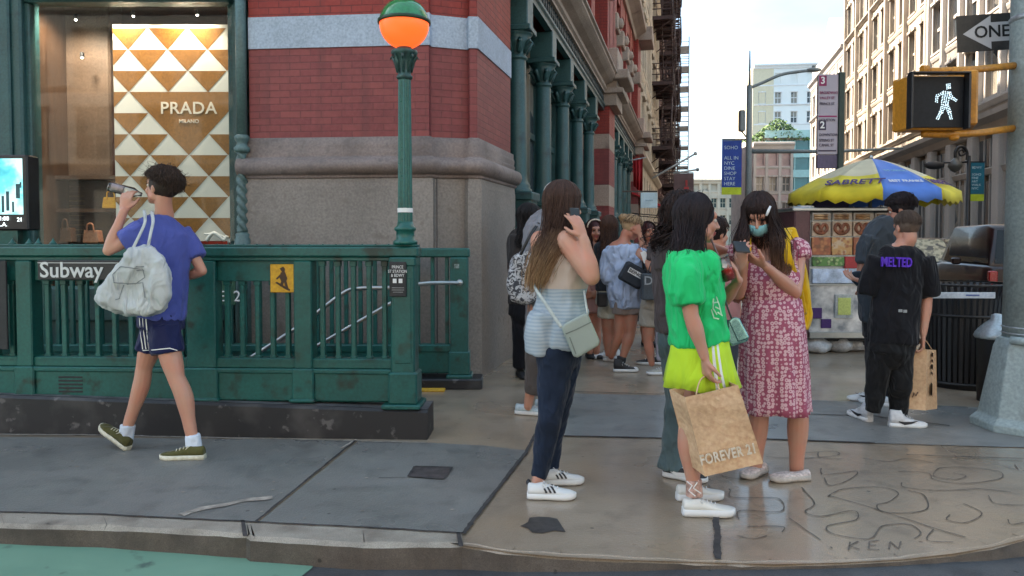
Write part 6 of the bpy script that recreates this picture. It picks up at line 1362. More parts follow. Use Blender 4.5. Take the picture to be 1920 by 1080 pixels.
sx_ = N(t_, 'SeparateXYZ'); t_.links.new(tc.outputs['Object'], sx_.inputs[0]); top = ramp(t_, wv.outputs[0], [(.45, (.31, .38, .45)), (.6, (.40, .46, .51))]); gt = N(t_, 'Math', operation='GREATER_THAN'); t_.links.new(sx_.outputs[2], gt.inputs[0]); gt.inputs[1].default_value = 1.12
t_.links.new(mixc(t_, gt.outputs[0], top, (.52, .42, .36)), p_.inputs['Base Color']); p_.inputs['Roughness'].default_value = .85; nz = tex(t_, 'Noise', 9, detail=3, map_scale=(1, 1, .5)); bump(t_, p_, nz.outputs[0], .4, .03); stripe_top = m_
P = f.part('tank_top', stripe_top, wr=.009, wsc=7)
with P as b:
    b.tube([p(1053, 474, -.005), p(1053, 500), p(1054, 530), p(1053, 560), p(1050, 595), p(1047, 632), p(1046, 645)], [(.148, .112), (.158, .128), (.15, .128), (.14, .125), (.160, .140), (.178, .152), (.182, .155)], side=f.side, caps=False)
    b.tube([p(1020, 590, -.06), p(1013, 630, -.07), p(1010, 662, -.07)], [(.07, .09), (.085, .09), (.07, .08)], side=(1, 0, 0), caps=False)
for q in ([(1040, 488, -.12), (1041, 462, -.115), (1046, 440, -.07), (1052, 434, .0)], [(1012, 486, -.02), (1015, 460, .0), (1024, 442, .03)], [(1085, 482, .04), (1078, 455, .04), (1066, 436, .03)]): strap('shoulder_strap', [p(*a) for a in q], .014, .004, mat('cream strap', (.52, .40, .30), .8), f.root)
jean = fabric('dark skinny denim', (.012, .022, .048), folds=.3, var=.3, rough=.75)
P = f.part('jeans', jean, wr=.004, wsc=12, vox=.008)
with P as b:
    b.tube([p(1048, 620), p(1047, 660)], [(.145, .125), (.15, .13)], side=f.side)
    b.tube([p(1042, 660, -.06), p(1038, 720, -.07), p(1033, 765, -.07), p(1022, 830, -.05), p(1012, 886, -.04)], [.108, .088, .068, .060, .044]); b.tube([p(1056, 660, .07), p(1052, 720, .07), p(1046, 765, .08), p(1034, 830, .12), p(1034, 872, .14)], [.105, .086, .066, .058, .044])
B2 = Blob(); B2.tube([p(1012, 880, -.04), p(1008, 905, -.06)], [.034, .036]); B2.tube([p(1034, 868, .14), p(1034, 886, .14)], [.034, .034]); B2.bake('ankle', SK1, f.root, .008, 2)
white_l = mat('white leather', (.66, .67, .68), .45, var=.05, bs=80, b=.1); blk = mat('black stripe', (.015, .015, .02), .5, b=0); ws = mat('white rubber', (.70, .70, .70), .5, var=.06)
shoe(f.root, G(988, 934), (1, -.05), (white_l, ws, blk, ws), .265, stripes=3); shoe(f.root, G(1012, 909), (1, .10), (white_l, ws, blk, ws), .255, stripes=3)
b = MB(); q = V(G(986, 930)); b.sphere(V((q.x + .014, q.y, .075)), .022, 10, sc=(.6, 1, .8)); b.build('heel_tab', blk, f.root)
gz_ = [( -140, 140, [p(1040, 430, .02), p(1018, 470, .0), p(1004, 510, -.02), (p(1000, 545, -.03))], (.042, .036)), (100, 185, [p(1045, 432, -.05), p(1026, 470, -.09), p(1010, 505, -.09), p(1006, 540, -.08)], (.045, .035)), (40, 110, [p(1066, 425, -.09), p(1060, 445, -.12), p(1052, 465, -.13)], (.03, .02)), (60, 130, [p(1050, 432, -.10), p(1035, 470, -.13), p(1022, 500, -.12), p(1012, 530, -.1)], (.035, .03))]
zt_ = p(0, 420).z; zb_ = p(0, 540).z
hm = [hairm('ombre hair', (.055, .028, .020), (.40, .24, .13), zb_, zt_), hairm('ombre hair mid', (.08, .04, .028), (.50, .33, .18), zb_, zt_), hairm('ombre hair light', (.05, .025, .018), (.28, .16, .085), zb_, zt_)]
f.hair(hm, gz_, 2200, front=70, sidea=88, back=120, puff=1.03, fr=.004, r0=.0022, jit=.003)
r = empty('mobile_phone', p(1084, 420), 'phone held to the ear of the woman in the tank top', 'phone'); b = MB(facem(p(1079, 414, -.15), (.5, .4, 0), (-.25, 0, 1))); b.bbox(-.035, .035, -.065, .07, -.004, .004, .003); b.build('phone_body', M['black'], r)
greyg = mat('grey green leather', (.30, .35, .32), .42, var=.08, vs_=6, bs=90, b=.15)
r = empty('crossbody_bag', at(1080, 660, 3.9), 'grey green leather crossbody bag on the hip of the woman in the tank top', 'bag')
bl = prism_blob([(1052, 614), (1060, 606), (1096, 587), (1103, 590), (1125, 640), (1122, 648), (1083, 671), (1075, 668)], 3.93, .085); o = bl.bake('bag_body', greyg, r, .008, 3)
stick(o, [[(1056, 628), (1080, 618), (1108, 604)], [(1068, 632), (1080, 664)]], .006, mat('bag seam', (.15, .18, .17), .6), 'seam')
strap('strap', [at(1053, 614, 3.90), at(1035, 588, 3.93), at(1018, 562, 3.97), at(1006, 545, 4.02), at(1000, 530, 4.1)], .009, .003, mat('strap pale', (.45, .48, .46), .5), r, (.6, 0, .6)); strap('strap', [at(1102, 590, 3.93), at(1098, 565, 3.96), at(1095, 545, 4.02)], .006, .003, mat('strap pale', (.4, .4, .4)), r)
# ================================================================== 3  man behind her
f = Fig('tall man in a grey tee mostly hidden behind the woman on the phone', 1015, 780, (.9, .4), Y=5.85); p = f.p
f.head(p(1047, 372), (1, .2), neck=p(1035, 405)); B = f.B
B.tube([p(1035, 405), p(1025, 425), p(1020, 480), p(1020, 560), p(1020, 600)], [(.08, .07), (.19, .11), (.17, .13), (.15, .13), (.16, .13)], side=f.side)
leg(B, p(1012, 620, -.05), p(1006, 690, -.05), p(990, 762, -.03), bk=V((-.015, 0, 0))); leg(B, p(1030, 620, .1), p(1032, 690, .1), p(1028, 758, .1)); arm(B, p(1008, 430, -.1), p(990, 505, -.12), p(1004, 545, -.15)); f.hand(p(1004, 545, -.15), (.5, 0, -1), (0, 1, 0), 1, .5)
f.body(SK1, vox=.009)
P = f.part('t_shirt', fabric('grey jersey', (.20, .20, .22), folds=.4), wr=.008, vox=.012)
with P as b: b.tube([p(1036, 402), p(1028, 416), p(1018, 440), p(1018, 500), p(1022, 570), p(1022, 640)], [(.08, .07), (.17, .11), (.2, .14), (.18, .15), (.17, .14), (.19, .16)], side=f.side, caps=False); b.tube([p(1010, 425, -.08), p(996, 478, -.12)], [.085, .08], caps=False)
P = f.part('trousers', fabric('brown grey cloth', (.10, .085, .08), folds=.3), vox=.012)
with P as b: b.tube([p(1012, 640, -.04), p(1002, 738, -.04)], [.12, .075], caps=False); b.tube([p(1030, 640, .1), p(1028, 735, .1)], [.12, .075], caps=False)
b = Blob(); Hm = f.H; b.ell((0, -.01, .045), (.088, .112, .095), Hm, 18); o = b.bake('cap', fabric('pale grey cap', (.40, .38, .36)), f.root, .008, 2)
lb = mat('pale blue shoe', (.50, .60, .66), .5, var=.15)
shoe(f.root, G(966, 776), (1, -.25), (lb, ws, lb, ws), .28); shoe(f.root, G(1003, 768), (1, .2), (lb, ws, lb, ws), .28)
m_, t_, p_ = nodes('black white print cloth'); nz = tex(t_, 'Noise', 24, detail=6); nz.inputs['Distortion'].default_value = 2; t_.links.new(ramp(t_, nz.outputs[0], [(.46, (.05, .05, .06)), (.52, (.5, .5, .52))]), p_.inputs['Base Color']); p_.inputs['Roughness'].default_value = .7
r = empty('backpack', at(970, 560, 5.7), 'black and white patterned backpack on the man behind the woman on the phone', 'bag'); prism_blob([(962, 485), (985, 470), (1005, 480), (1008, 560), (990, 570), (962, 562), (953, 535)], 5.72, .2).bake('bag_body', m_, r, .015, 6, wr=.01)
strap('strap', [at(975, 480, 5.62), at(992, 445, 5.62), at(1010, 418, 5.70)], .012, .006, M['black'], r)
# ================================================================== 4  dark figure by the wall
f = Fig('person in black trousers and a dark brown top leaning by the stone wall', 985, 702, (.3, .9), Y=7.45); p = f.p
f.head(p(993, 410), (.9, .3), pitch=-15, neck=p(990, 432)); B = f.B
B.tube([p(990, 432), p(986, 450), p(985, 500), p(984, 560)], [(.08, .07), (.18, .11), (.16, .12), (.15, .12)], side=f.side); arm(B, p(970, 445, -.02), p(966, 500, -.05), p(975, 545, -.1)); f.hand(p(975, 545, -.1), (.2, 0, -1), (0, 1, 0), 1, .5); f.body(SK4, vox=.011)
P = f.part('top', fabric('dark brown cloth', (.035, .03, .03), folds=.3), vox=.014)
with P as b: b.tube([p(990, 430), p(988, 440), p(984, 460), p(984, 520), p(984, 570)], [(.09, .08), (.16, .11), (.19, .13), (.17, .14), (.17, .14)], side=f.side, caps=False); b.tube([p(970, 442, -.03), p(966, 492, -.05)], [.08, .075], caps=False)
P = f.part('trousers', fabric('black cloth', (.008, .008, .012), folds=.3), vox=.014)
with P as b: b.tube([p(984, 560), p(984, 590)], [(.16, .13), (.17, .14)], side=f.side); b.tube([p(978, 590), p(976, 690)], [.10, .075], caps=False); b.tube([p(994, 590), p(994, 690)], [.10, .075], caps=False)
f.hair([hairm('black hair', (.010, .008, .009)), hairm('black hair two', (.02, .015, .015))], [(-180, 180, [p(990, 420, -.02), p(982, 445, -.08), p(978, 462, -.1)], (.06, .05))], 500, puff=1.15, fr=.01)
shoe(f.root, G(972, 704), (.3, -1), (M['blackmatte'], M['blackmatte'], blk, blk), .27, laces=False); shoe(f.root, G(992, 700), (.5, -1), (M['blackmatte'], M['blackmatte'], blk, blk), .27, laces=False)
# ================================================================== 5  headband woman and companions
f = Fig('dark red haired woman with a white headband facing the camera in the crowd', 1112, 672, (.1, -1), Y=8.6); p = f.p
f.head(p(1115, 434), (.15, -1), neck=p(1113, 458)); B = f.B
B.tube([p(1113, 456), p(1113, 470), p(1112, 510), p(1112, 560)], [(.07, .06), (.16, .09), (.13, .1), (.14, .1)], side=f.side); arm(B, p(1128, 470), p(1134, 515), p(1122, 548, -.15)); f.hand(p(1122, 548, -.15), (-1, 0, -.3), (0, 1, 0), 1, .5)
arm(B, p(1097, 470), p(1093, 515), p(1105, 548, -.15)); leg(B, p(1106, 570), p(1106, 620), p(1106, 662)); leg(B, p(1119, 570), p(1119, 620), p(1119, 662)); f.body(SK2, vox=.010)
P = f.part('dress', fabric('dusty pink cloth', (.34, .19, .17), folds=.3), vox=.014)
with P as b: b.tube([p(1112, 472), p(1112, 490), p(1112, 525), p(1112, 560), p(1112, 585)], [(.12, .1), (.155, .115), (.135, .11), (.16, .13), (.18, .14)], side=f.side, caps=False)
dr = [hairm('dark red hair', (.05, .012, .012)), hairm('dark red hair two', (.03, .01, .01))]
f.hair(dr, [(40, 170, [p(1104, 445, -.03), p(1102, 470, -.08), p(1103, 490, -.1)], (.035, .03)), (-170, -40, [p(1126, 445, -.03), p(1128, 470, -.08), p(1126, 490, -.1)], (.035, .03))], 500, puff=1.1, fr=.01)
b = MB(f.H); b.tube([V((.092 * math.cos(a), .035, .045 + .092 * math.sin(a))) for a in [math.pi * k / 14 for k in range(15)]], .010, 8); b.build('headband', mat('cream headband', (.60, .52, .42), .6), f.root)
for x in (1102, 1118): shoe(f.root, G(x, 668), (.1, -1), (M['blackmatte'], M['blackmatte'], blk, blk), .25, laces=False)
f = Fig('person in grey cap, dark top and cream shorts, back to the camera', 1146, 668, (.1, 1), Y=8.3); p = f.p
f.head(p(1143, 428), (.3, 1), neck=p(1143, 452), feat=False); B = f.B
B.tube([p(1143, 450), p(1143, 465), p(1144, 510), p(1145, 570)], [(.07, .06), (.17, .1), (.14, .11), (.15, .12)], side=f.side); leg(B, p(1138, 585), p(1138, 628), p(1140, 664), k=.95); leg(B, p(1152, 585), p(1152, 628), p(1150, 664), k=.95); arm(B, p(1127, 465), p(1122, 510), p(1128, 548)); f.hand(p(1128, 548), (.2, 0, -1), (0, 1, 0), -1, .5); f.body(SK2, vox=.011, lips=False)
P = f.part('top', fabric('charcoal cloth', (.03, .035, .045), folds=.3), vox=.014)
with P as b: b.tube([p(1143, 452), p(1143, 462), p(1144, 490), p(1144, 545)], [(.10, .08), (.18, .11), (.17, .12), (.16, .13)], side=f.side, caps=False)
P = f.part('shorts', fabric('cream cloth', (.50, .48, .40), folds=.3), vox=.014)
with P as b: b.tube([p(1145, 540), p(1145, 570)], [(.15, .12), (.17, .14)], side=f.side); b.tube([p(1137, 570), p(1136, 596)], [.09, .095], caps=False); b.tube([p(1153, 570), p(1153, 596)], [.09, .095], caps=False)
f.hair([hairm('long brown hair', (.05, .022, .015)), hairm('long brown hair two', (.08, .035, .02))], [(90, 270, [p(1143, 448, -.1), p(1143, 490, -.13), p(1146, 530, -.13)], (.07, .06))], 500, puff=1.08, fr=.01)
b = Blob(); b.ell((0, -.005, .055), (.09, .11, .08), f.H, 16); b.bake('cap', fabric('grey cap', (.20, .22, .23)), f.root, .009, 2)
shoe(f.root, G(1152, 672), (-1, -.1), (white_l, ws, blk, ws), .27)
shoe(f.root, G(1160, 668), (-.5, .8), (white_l, ws, blk, ws), .27)
r = empty('shoulder_bag', at(1130, 575, 8.1), 'small black bag hanging between the headband woman and the cream shorts', 'bag'); b = MB(); a, c = at(1119, 575, 8.1), at(1139, 548, 8.1); b.bbox(a.x, c.x, 8.05, 8.12, a.z, c.z, .015); b.build('bag_body', M['black'], r); strap('strap', [at(1121, 549, 8.08), at(1124, 510, 8.08), at(1135, 466, 8.12)], .006, .004, M['black'], r)
# ================================================================== 6  woman in pale blue shirt
f = Fig('blonde woman with tied up hair in a loose pale blue off shoulder shirt, bare legs', 1175, 695, (.5, .86), Y=7.85); p = f.p
f.head(p(1184, 428), (.95, .05), pitch=-28, neck=p(1170, 455)); B = f.B
B.tube([p(1170, 452), p(1168, 466), p(1170, 500), p(1172, 540), p(1174, 570)], [(.075, .065), (.17, .09), (.15, .11), (.14, .11), (.16, .13)], side=f.side)
arm(B, p(1196, 466, -.05), p(1210, 480, -.1), p(1200, 440, -.08), r=(.045, .04, .036, .034, .026)); f.hand(p(1200, 440, -.08), (-.4, 0, 1), (0, 1, 0), 1, .4)
leg(B, p(1166, 580, .02), p(1160, 630, .02), p(1146, 668, .1)); leg(B, p(1183, 580, -.03), p(1182, 625, -.03), p(1167, 672, -.03), k=1.05); f.body(SK2, vox=.009, lips=False)
P = f.part('shirt', fabric('pale blue cotton', (.40, .48, .66), folds=.7), wr=.012, wsc=7, vox=.011)
with P as b:
    b.tube([p(1168, 461, .0), p(1169, 478), p(1170, 510), p(1172, 545), p(1174, 575)], [(.17, .115), (.195, .13), (.19, .14), (.185, .15), (.165, .14)], side=f.side, caps=False); b.tube([p(1197, 472, -.06), p(1203, 490, -.1), p(1198, 505, -.12)], [.08, .085, .07], caps=False); b.tube([p(1146, 472, .05), p(1142, 500, .06), p(1145, 530, .0)], [.08, .085, .07], caps=False)
P = f.part('shorts', fabric('beige short', (.24, .19, .17), folds=.3), vox=.012)
with P as b: b.tube([p(1186, 560, 0), p(1188, 590, -.02)], [(.12), (.115)], caps=False); b.tube([p(1168, 560), p(1168, 588)], [.12, .112], caps=False)
bh = [hairm('blonde hair', (.42, .28, .16)), hairm('blonde hair two', (.30, .19, .10)), hairm('blonde hair three', (.10, .06, .03))]
f.hair(bh, None, 700, front=60, sidea=80, back=112, puff=1.05, jit=.006); b = Blob(); b.ell(p(1169, 408), (.045, .045, .04)); b.bake('hair_bun', bh[1], f.root, .008, 1, wr=.006, wsc=30)
shoe(f.root, G(1150, 697), (1, -.05), (M['blackmatte'], ws, blk, ws), .26, high=.055, toecap=ws); b = Blob(); b.tube([p(1166, 668, -.03), p(1163, 682, -.03)], [.05, .052], caps=False); b.bake('boot_collar', M['blackmatte'], f.root, .01, 2)
shoe(f.root, G(1132, 676), (.7, -.5), (white_l, ws, blk, ws), .25)
r = empty('shoulder_bag', at(1187, 544, 7.6), 'black boxy bag with white lettering on the back of the woman in pale blue', 'bag')
Mb = facem(at(1187, 516, 7.58), (.80, 0, -.45), (.45, 0, .8)); b = MB(Mb); b.bbox(-.125, .125, -.105, .105, -.05, .05, .02); b.build('bag_body', mat('black canvas', (.015, .02, .03), .7), r); b = MB(Mb); b.bbox(-.075, .075, .0, .055, .05, .053, .001); b.build('label', M['white'], r); text('lettering', 'BEING', .05, Mb @ Matrix.Translation((0, .028, .055)), M['black'], r, bold=.02); strap('strap', [Mb @ V((.06, .1, 0)), at(1204, 480, 7.65), at(1196, 462, 7.75)], .012, .004, M['black'], r)
# ================================================================== 7  others behind the green girl
f = Fig('dark haired woman partly hidden at the right end of the crowd', 1214, 640, (-.2, -1), Y=9.6); p = f.p
f.head(p(1216, 436), (.2, -1), neck=p(1216, 458)); B = f.B; B.tube([p(1216, 456), p(1216, 470), p(1216, 520), p(1216, 560)], [(.07, .06), (.15, .09), (.13, .1), (.14, .1)], side=f.side); leg(B, p(1208, 560), p(1208, 605), p(1208, 640)); leg(B, p(1222, 560), p(1222, 605), p(1222, 640)); arm(B, p(1202, 468), p(1198, 512), p(1210, 530, -.2)); f.hand(p(1210, 530, -.2), (1, 0, .2), (0, 1, 0), -1, .5); f.body(SK2, vox=.012)
P = f.part('dress', fabric('near black dress', (.02, .012, .014), folds=.3), vox=.015)
with P as b: b.tube([p(1216, 462), p(1216, 474), p(1216, 520), p(1216, 560), p(1216, 600)], [(.12, .09), (.16, .11), (.14, .12), (.19, .15), (.22, .17)], side=f.side, caps=False)
f.hair(dr, [(60, 180, [p(1206, 448, -.04), p(1205, 475, -.08)], (.03, .03)), (-180, -60, [p(1226, 448, -.04), p(1228, 475, -.08)], (.03, .03))], 350, puff=1.1)
for x in (1206, 1221): shoe(f.root, G(x, 646), (.1, -1), (M['blackmatte'], M['blackmatte'], blk, blk), .25, laces=False)
f = Fig('person in brown grey tee holding up a phone by the DIO bag', 1228, 690, (-.6, .75), Y=7.6); p = f.p
f.head(p(1252, 412), (-.7, .7), neck=p(1249, 438), feat=False); B = f.B; B.tube([p(1249, 436), p(1246, 452), p(1240, 510), p(1236, 560)], [(.08, .07), (.19, .11), (.16, .12), (.16, .12)], side=f.side)
arm(B, p(1232, 460, -.1), p(1221, 505, -.14), p(1211, 488, -.1)); f.hand(p(1212, 490, -.1), (-.6, .2, .7), (0, 1, .2), -1, .6); arm(B, p(1258, 462, .1), p(1262, 520, .1), p(1250, 570, .05)); f.hand(p(1250, 570, .05), (0, 0, -1), (0, 1, 0), 1, .5)
leg(B, p(1216, 590), p(1215, 640), p(1222, 682), k=.95); f.body(SK2, vox=.011, lips=False)
P = f.part('t_shirt', fabric('brown grey jersey', (.075, .06, .058), folds=.3), vox=.014)
with P as b: b.tube([p(1249, 436), p(1248, 448), p(1244, 475), p(1240, 530), p(1238, 562)], [(.09, .08), (.17, .12), (.2, .14), (.18, .14), (.18, .15)], side=f.side, caps=False); b.tube([p(1234, 458, -.1), p(1226, 490, -.13)], [.085, .08], caps=False)
P = f.part('shorts', fabric('khaki cloth', (.34, .30, .25), folds=.3), vox=.014)
with P as b: b.tube([p(1236, 550), p(1228, 580)], [(.16, .13), (.17, .14)], side=f.side); b.tube([p(1219, 575), p(1215, 612)], [.10, .095], caps=False)
P = f.part('trouser_leg', fabric('pale trousers', (.42, .42, .50), folds=.3), vox=.014)
with P as b: b.tube([p(1243, 570), p(1244, 620), p(1244, 676)], [.10, .09, .07], caps=False)
f.hair([hairm('brown black hair', (.02, .012, .01))], None, 500, puff=1.15, front=60)
shoe(f.root, G(1262, 702), (-1, -.1), (mat('cream shoe', (.42, .39, .34), .6), ws, blk, ws), .28); shoe(f.root, G(1240, 684), (-1, .1), (M['blackmatte'], ws, blk, ws), .28)
r = empty('mobile_phone', p(1209, 480, -.12), 'white phone held up by the person in the brown grey tee', 'phone'); b = MB(facem(p(1209, 482, -.12), (.8, .2, .3))); b.bbox(-.03, .03, -.06, .06, -.004, .004, .003); b.build('phone_body', M['white'], r)
r = empty('shopping_bag', at(1225, 562, 7.45), 'dark grey shopping bag with large pale DIO lettering in the crowd', 'shopping bag'); b = MB(); a, c = at(1203, 562, 7.42), at(1250, 513, 7.42); b.bbox(a.x, c.x, 7.36, 7.50, a.z, c.z, .01); b.build('bag_body', mat('slate bag', (.055, .065, .075), .6), r); text('lettering', 'DIO', .12, facem(at(1228, 527, 7.355), (1, 0, 0)), mat('bag letter', (.34, .36, .38), .6), r, bold=.01); strap('handle', [at(1215, 514, 7.4), at(1222, 490, 7.42), at(1236, 480, 7.45)], .006, .004, M['blackmatte'], r)
f = Fig('curly haired person in flared teal jeans just behind the girl in green', 1262, 900, (.9, .35), Y=4.35); p = f.p
f.head(p(1283, 408), (.9, .5), neck=p(1272, 448), feat=False); B = f.B; B.tube([p(1272, 445), p(1268, 470), p(1272, 540), p(1275, 620)], [(.08, .07), (.17, .1), (.14, .11), (.15, .12)], side=f.side); arm(B, p(1248, 470, -.05), p(1247, 540, -.04), p(1275, 590, -.06)); f.hand(p(1275, 590, -.06), (1, 0, -.3), (0, 1, 0), -1, .5)
arm(B, p(1300, 455, .1), p(1368, 478, .2), p(1385, 520, .2)); f.hand(p(1385, 520, .2), (0, 0, -1), (0, 1, 0), 1, .5); f.body(SK2, lips=False, vox=.009)
P = f.part('t_shirt', fabric('warm grey jersey', (.09, .075, .078), folds=.4), vox=.011, wr=.006)
with P as b: b.tube([p(1273, 440), p(1270, 455), p(1266, 480), p(1270, 560), p(1276, 620)], [(.09, .08), (.15, .10), (.17, .12), (.15, .12), (.16, .13)], side=f.side, caps=False); b.tube([p(1250, 460, -.04), p(1247, 505, -.04)], [.068, .062], caps=False)
P = f.part('jeans', fabric('washed teal denim', (.10, .15, .165), folds=.5, var=.25), vox=.011, wr=.006)
with P as b: b.tube([p(1276, 600), p(1276, 650)], [(.14, .12), (.15, .13)], side=f.side); b.tube([p(1270, 650), p(1272, 750), p(1266, 830), p(1262, 878)], [.095, .072, .072, .088], caps=False); b.tube([p(1290, 650, .08), p(1292, 750, .1), p(1290, 865, .1)], [.095, .072, .08], caps=False)
ch = [hairm('curly black hair', (.016, .010, .010)), hairm('curly black hair two', (.035, .018, .015))]
f.hair(ch, [(60, 200, [p(1262, 425, -.02), p(1252, 450, -.03), p(1246, 468, -.03)], (.07, .055)), (-160, 160, [p(1270, 430, 0), p(1262, 455, .02)], (.07, .06))], 700, puff=1.18, fr=.02, jit=.02)
shoe(f.root, G(1244, 892), (.7, -.45), (M['blackmatte'], ws, M['white'], ws), .265, stripes='swoosh'); shoe(f.root, G(1275, 884), (.9, .3), (M['blackmatte'], ws, M['white'], ws), .265)
f = Fig('person with a dark hair bun and pink top between the two front women', 1352, 760, (.8, .6), Y=6.2); p = f.p
f.head(p(1344, 440), (.9, .4), neck=p(1346, 470), feat=False); B = f.B; B.tube([p(1346, 468), p(1350, 484), p(1352, 540), p(1352, 600)], [(.07, .06), (.17, .1), (.14, .11), (.15, .12)], side=f.side); arm(B, p(1372, 486, .1), p(1378, 540, .1), p(1385, 585, .1)); f.hand(p(1385, 585, .1), (0, 0, -1), (0, 1, 0), 1, .5); f.body(SK1, lips=False, vox=.011)
P = f.part('top', fabric('dusty rose', (.42, .20, .20), folds=.3), vox=.013)
with P as b: b.tube([p(1347, 468), p(1350, 478), p(1352, 510), p(1352, 600)], [(.09, .08), (.17, .11), (.16, .12), (.16, .13)], side=f.side, caps=False)
P = f.part('trousers', fabric('slate trousers', (.05, .06, .08), folds=.3), vox=.014)
with P as b: b.tube([p(1352, 590), p(1352, 630)], [(.16, .13), (.16, .13)], side=f.side); b.tube([p(1345, 630), p(1344, 750)], [.1, .07], caps=False); b.tube([p(1362, 630), p(1364, 750)], [.1, .07], caps=False)
f.hair(ch, None, 500, puff=1.1); b = Blob(); b.ell(p(1351, 418), .05); b.bake('hair_bun', ch[0], f.root, .009, 1, wr=.006, wsc=30)
for x in (1338, 1358): shoe(f.root, G(x, 762), (.8, .5), (white_l, ws, blk, ws), .26)
# ================================================================== 8  girl in green
f = Fig('girl in a bright green tee and lime skirt sipping a red drink through a straw', 1315, 955, (1, .12), Y=3.85); p = f.p
neckb = p(1296, 468)
f.head(p(1309, 414), (.985, .17), pitch=-4, neck=neckb, k=1.02); B = f.B
B.tube([p(1295, 466), p(1296, 490), p(1300, 530), p(1304, 580), p(1308, 640)], [(.07, .065), (.155, .09), (.14, .11), (.125, .10), (.15, .13)], side=f.side)
arm(B, p(1284, 504, -.14), p(1296, 592, -.19), p(1322, 672, -.20), r=(.042, .042, .038, .036, .025)); f.hand(p(1322, 672, -.20), (.12, 0, -1), (.9, .35, .1), 1, .9, .92)
arm(B, p(1310, 498, .14), p(1358, 562, .14), p(1386, 525, -.02), r=(.045, .04, .036, .034, .024)); f.hand(p(1386, 528, -.03), (-.35, -.1, .9), (-.8, .2, 0), -1, .75, .9)
leg(B, p(1301, 700, -.05), p(1290, 800, -.09), p(1303, 925, -.10), k=.92, bk=V((-.012, 0, 0))); leg(B, p(1318, 690, .09), p(1306, 800, .10), p(1300, 905, .10), k=.92)
f.body(SK1, vox=.0055)
grn = fabric('vivid green jersey', (.02, .56, .17), folds=.45, var=.08)
P = f.part('t_shirt', grn, wr=.009, wsc=8, vox=.008)
with P as b:
    b.tube([p(1294, 468, .0), p(1294, 480), p(1298, 506), p(1303, 560), p(1308, 605), p(1312, 640)], [(.10, .08), (.172, .112), (.182, .138), (.162, .140), (.155, .143), (.156, .145)], side=f.side, caps=False)
    b.tube([p(1282, 490, -.10), p(1284, 512, -.15), p(1286, 534, -.17), p(1291, 568, -.18)], [.080, .082, .081, .080], caps=False); b.tube([p(1308, 495, .1), p(1334, 540, .14)], [.075, .072], caps=False)
tee = P.o
stick(tee, [[(1338, 560), (1336, 578), (1344, 590)], [(1333, 580), (1338, 596), (1348, 598)], [(1342, 556), (1348, 572), (1352, 590)], [(1345, 585), (1354, 592)], [(1336, 568), (1346, 566)], [(1340, 575), (1350, 580)]], .007, mat('pale print', (.45, .75, .50), .7), 'shirt_print')
lime = fabric('lime cloth', (.52, .74, .035), folds=.2, var=.06)
f.face = V((.97, .25, 0)).normalized(); f.side = V((f.face.y, -f.face.x, 0))
skirt(f, 'skirt', [(p(1312, 632), .138, .138), (p(1312, 660), .152, .150), (p(1312, 690), .170, .166), (p(1314, 722), .190, .185)], [lime, M['white'], mat('pale green stripe', (.30, .45, .20), .7)], 7, .06, region=lambda i, j, n: 1 if (j in (int(n * .995) % n, int(n * .025))) else (2 if j == 1 else 0))
bk = [hairm('near black hair', (.012, .008, .011)), hairm('near black hair two', (.025, .014, .016)), hairm('near black hair three', (.018, .010, .012))]
f.hair(bk, [(60, 175, [p(1290, 440, -.08), p(1286, 470, -.10), p(1284, 492, -.10), p(1285, 510, -.14)], (.042, .034)), (100, 240, [p(1286, 440, -.02), p(1276, 470, -.02), p(1274, 495, -.03)], (.042, .036)), (78, 105, [p(1302, 440, -.085), p(1310, 480, -.11), p(1326, 525, -.12), p(1336, 560, -.10)], (.022, .018)), (80, 115, [p(1298, 440, -.085), p(1304, 480, -.11), p(1318, 520, -.13)], (.026, .024))], 1900, front=62, sidea=84, back=120, puff=1.03, fr=.001, jit=.002, r0=.0026)
wsn = mat('white canvas shoe', (.68, .67, .63), .65, var=.08)
shoe(f.root, G(1279, 966), (1, -.03), (wsn, ws, blk, ws), .265, sole=.034); shoe(f.root, G(1268, 938), (1, .08), (wsn, ws, blk, ws), .26, sole=.034)
b = Blob(); b.tube([p(1301, 898, -.10), p(1302, 930, -.10)], [.040, .044], caps=False); o = b.bake('lace_sock', mat('sheer sock', (.48, .30, .25), .7, var=.5, vs_=50), f.root, .006, 1); stick(o, [[(1288, 902), (1298, 910), (1292, 920), (1304, 930)], [(1310, 900), (1300, 915), (1314, 925)], [(1288, 897), (1315, 897)]], .006, M['white'], 'sock_print')
# drink
r = empty('drink_cup', p(1362, 525, -.1), 'clear plastic cup with a red drink and a straw held by the girl in green', 'drink')
a, c = p(1369, 524, -.07), p(1351, 484, -.07); b = MB(); b.tube([a, c], [.030, .042], 20); b.build('cup', glassm('cup plastic', (.97, .97, .98), .4, .1), r); b = MB(); b.tube([a.lerp(c, .02), a.lerp(c, .5)], [.029, .035], 20); b.build('red_drink', mat('red drink', (.75, .07, .05), .25, var=.2, b=0), r)
b = MB(); b.tube([a.lerp(c, 1.0), a.lerp(c, 1.06)], [.045, .045], 20); b.build('lid', M['white'], r) if False else b.build('lid', glassm('lid plastic', (.75, .75, .78), .8, .15), r)
b = MB(); b.tube([a.lerp(c, .55), p(1346, 478, -.07), p(1333, 448, -.02)], .005, 8); b.build('straw', mat('straw', (.20, .14, .14), .4), r)
b = MB()
for k in range(7): q = a.lerp(c, .62 + .05 * k); b.box(q.x - .012 + .006 * (k % 3), q.x + .008 + .006 * (k % 2), q.y - .012, q.y + .012, q.z - .008, q.z + .008)
b.build('ice', mat('ice', (.75, .72, .75), .2, b=0), r)
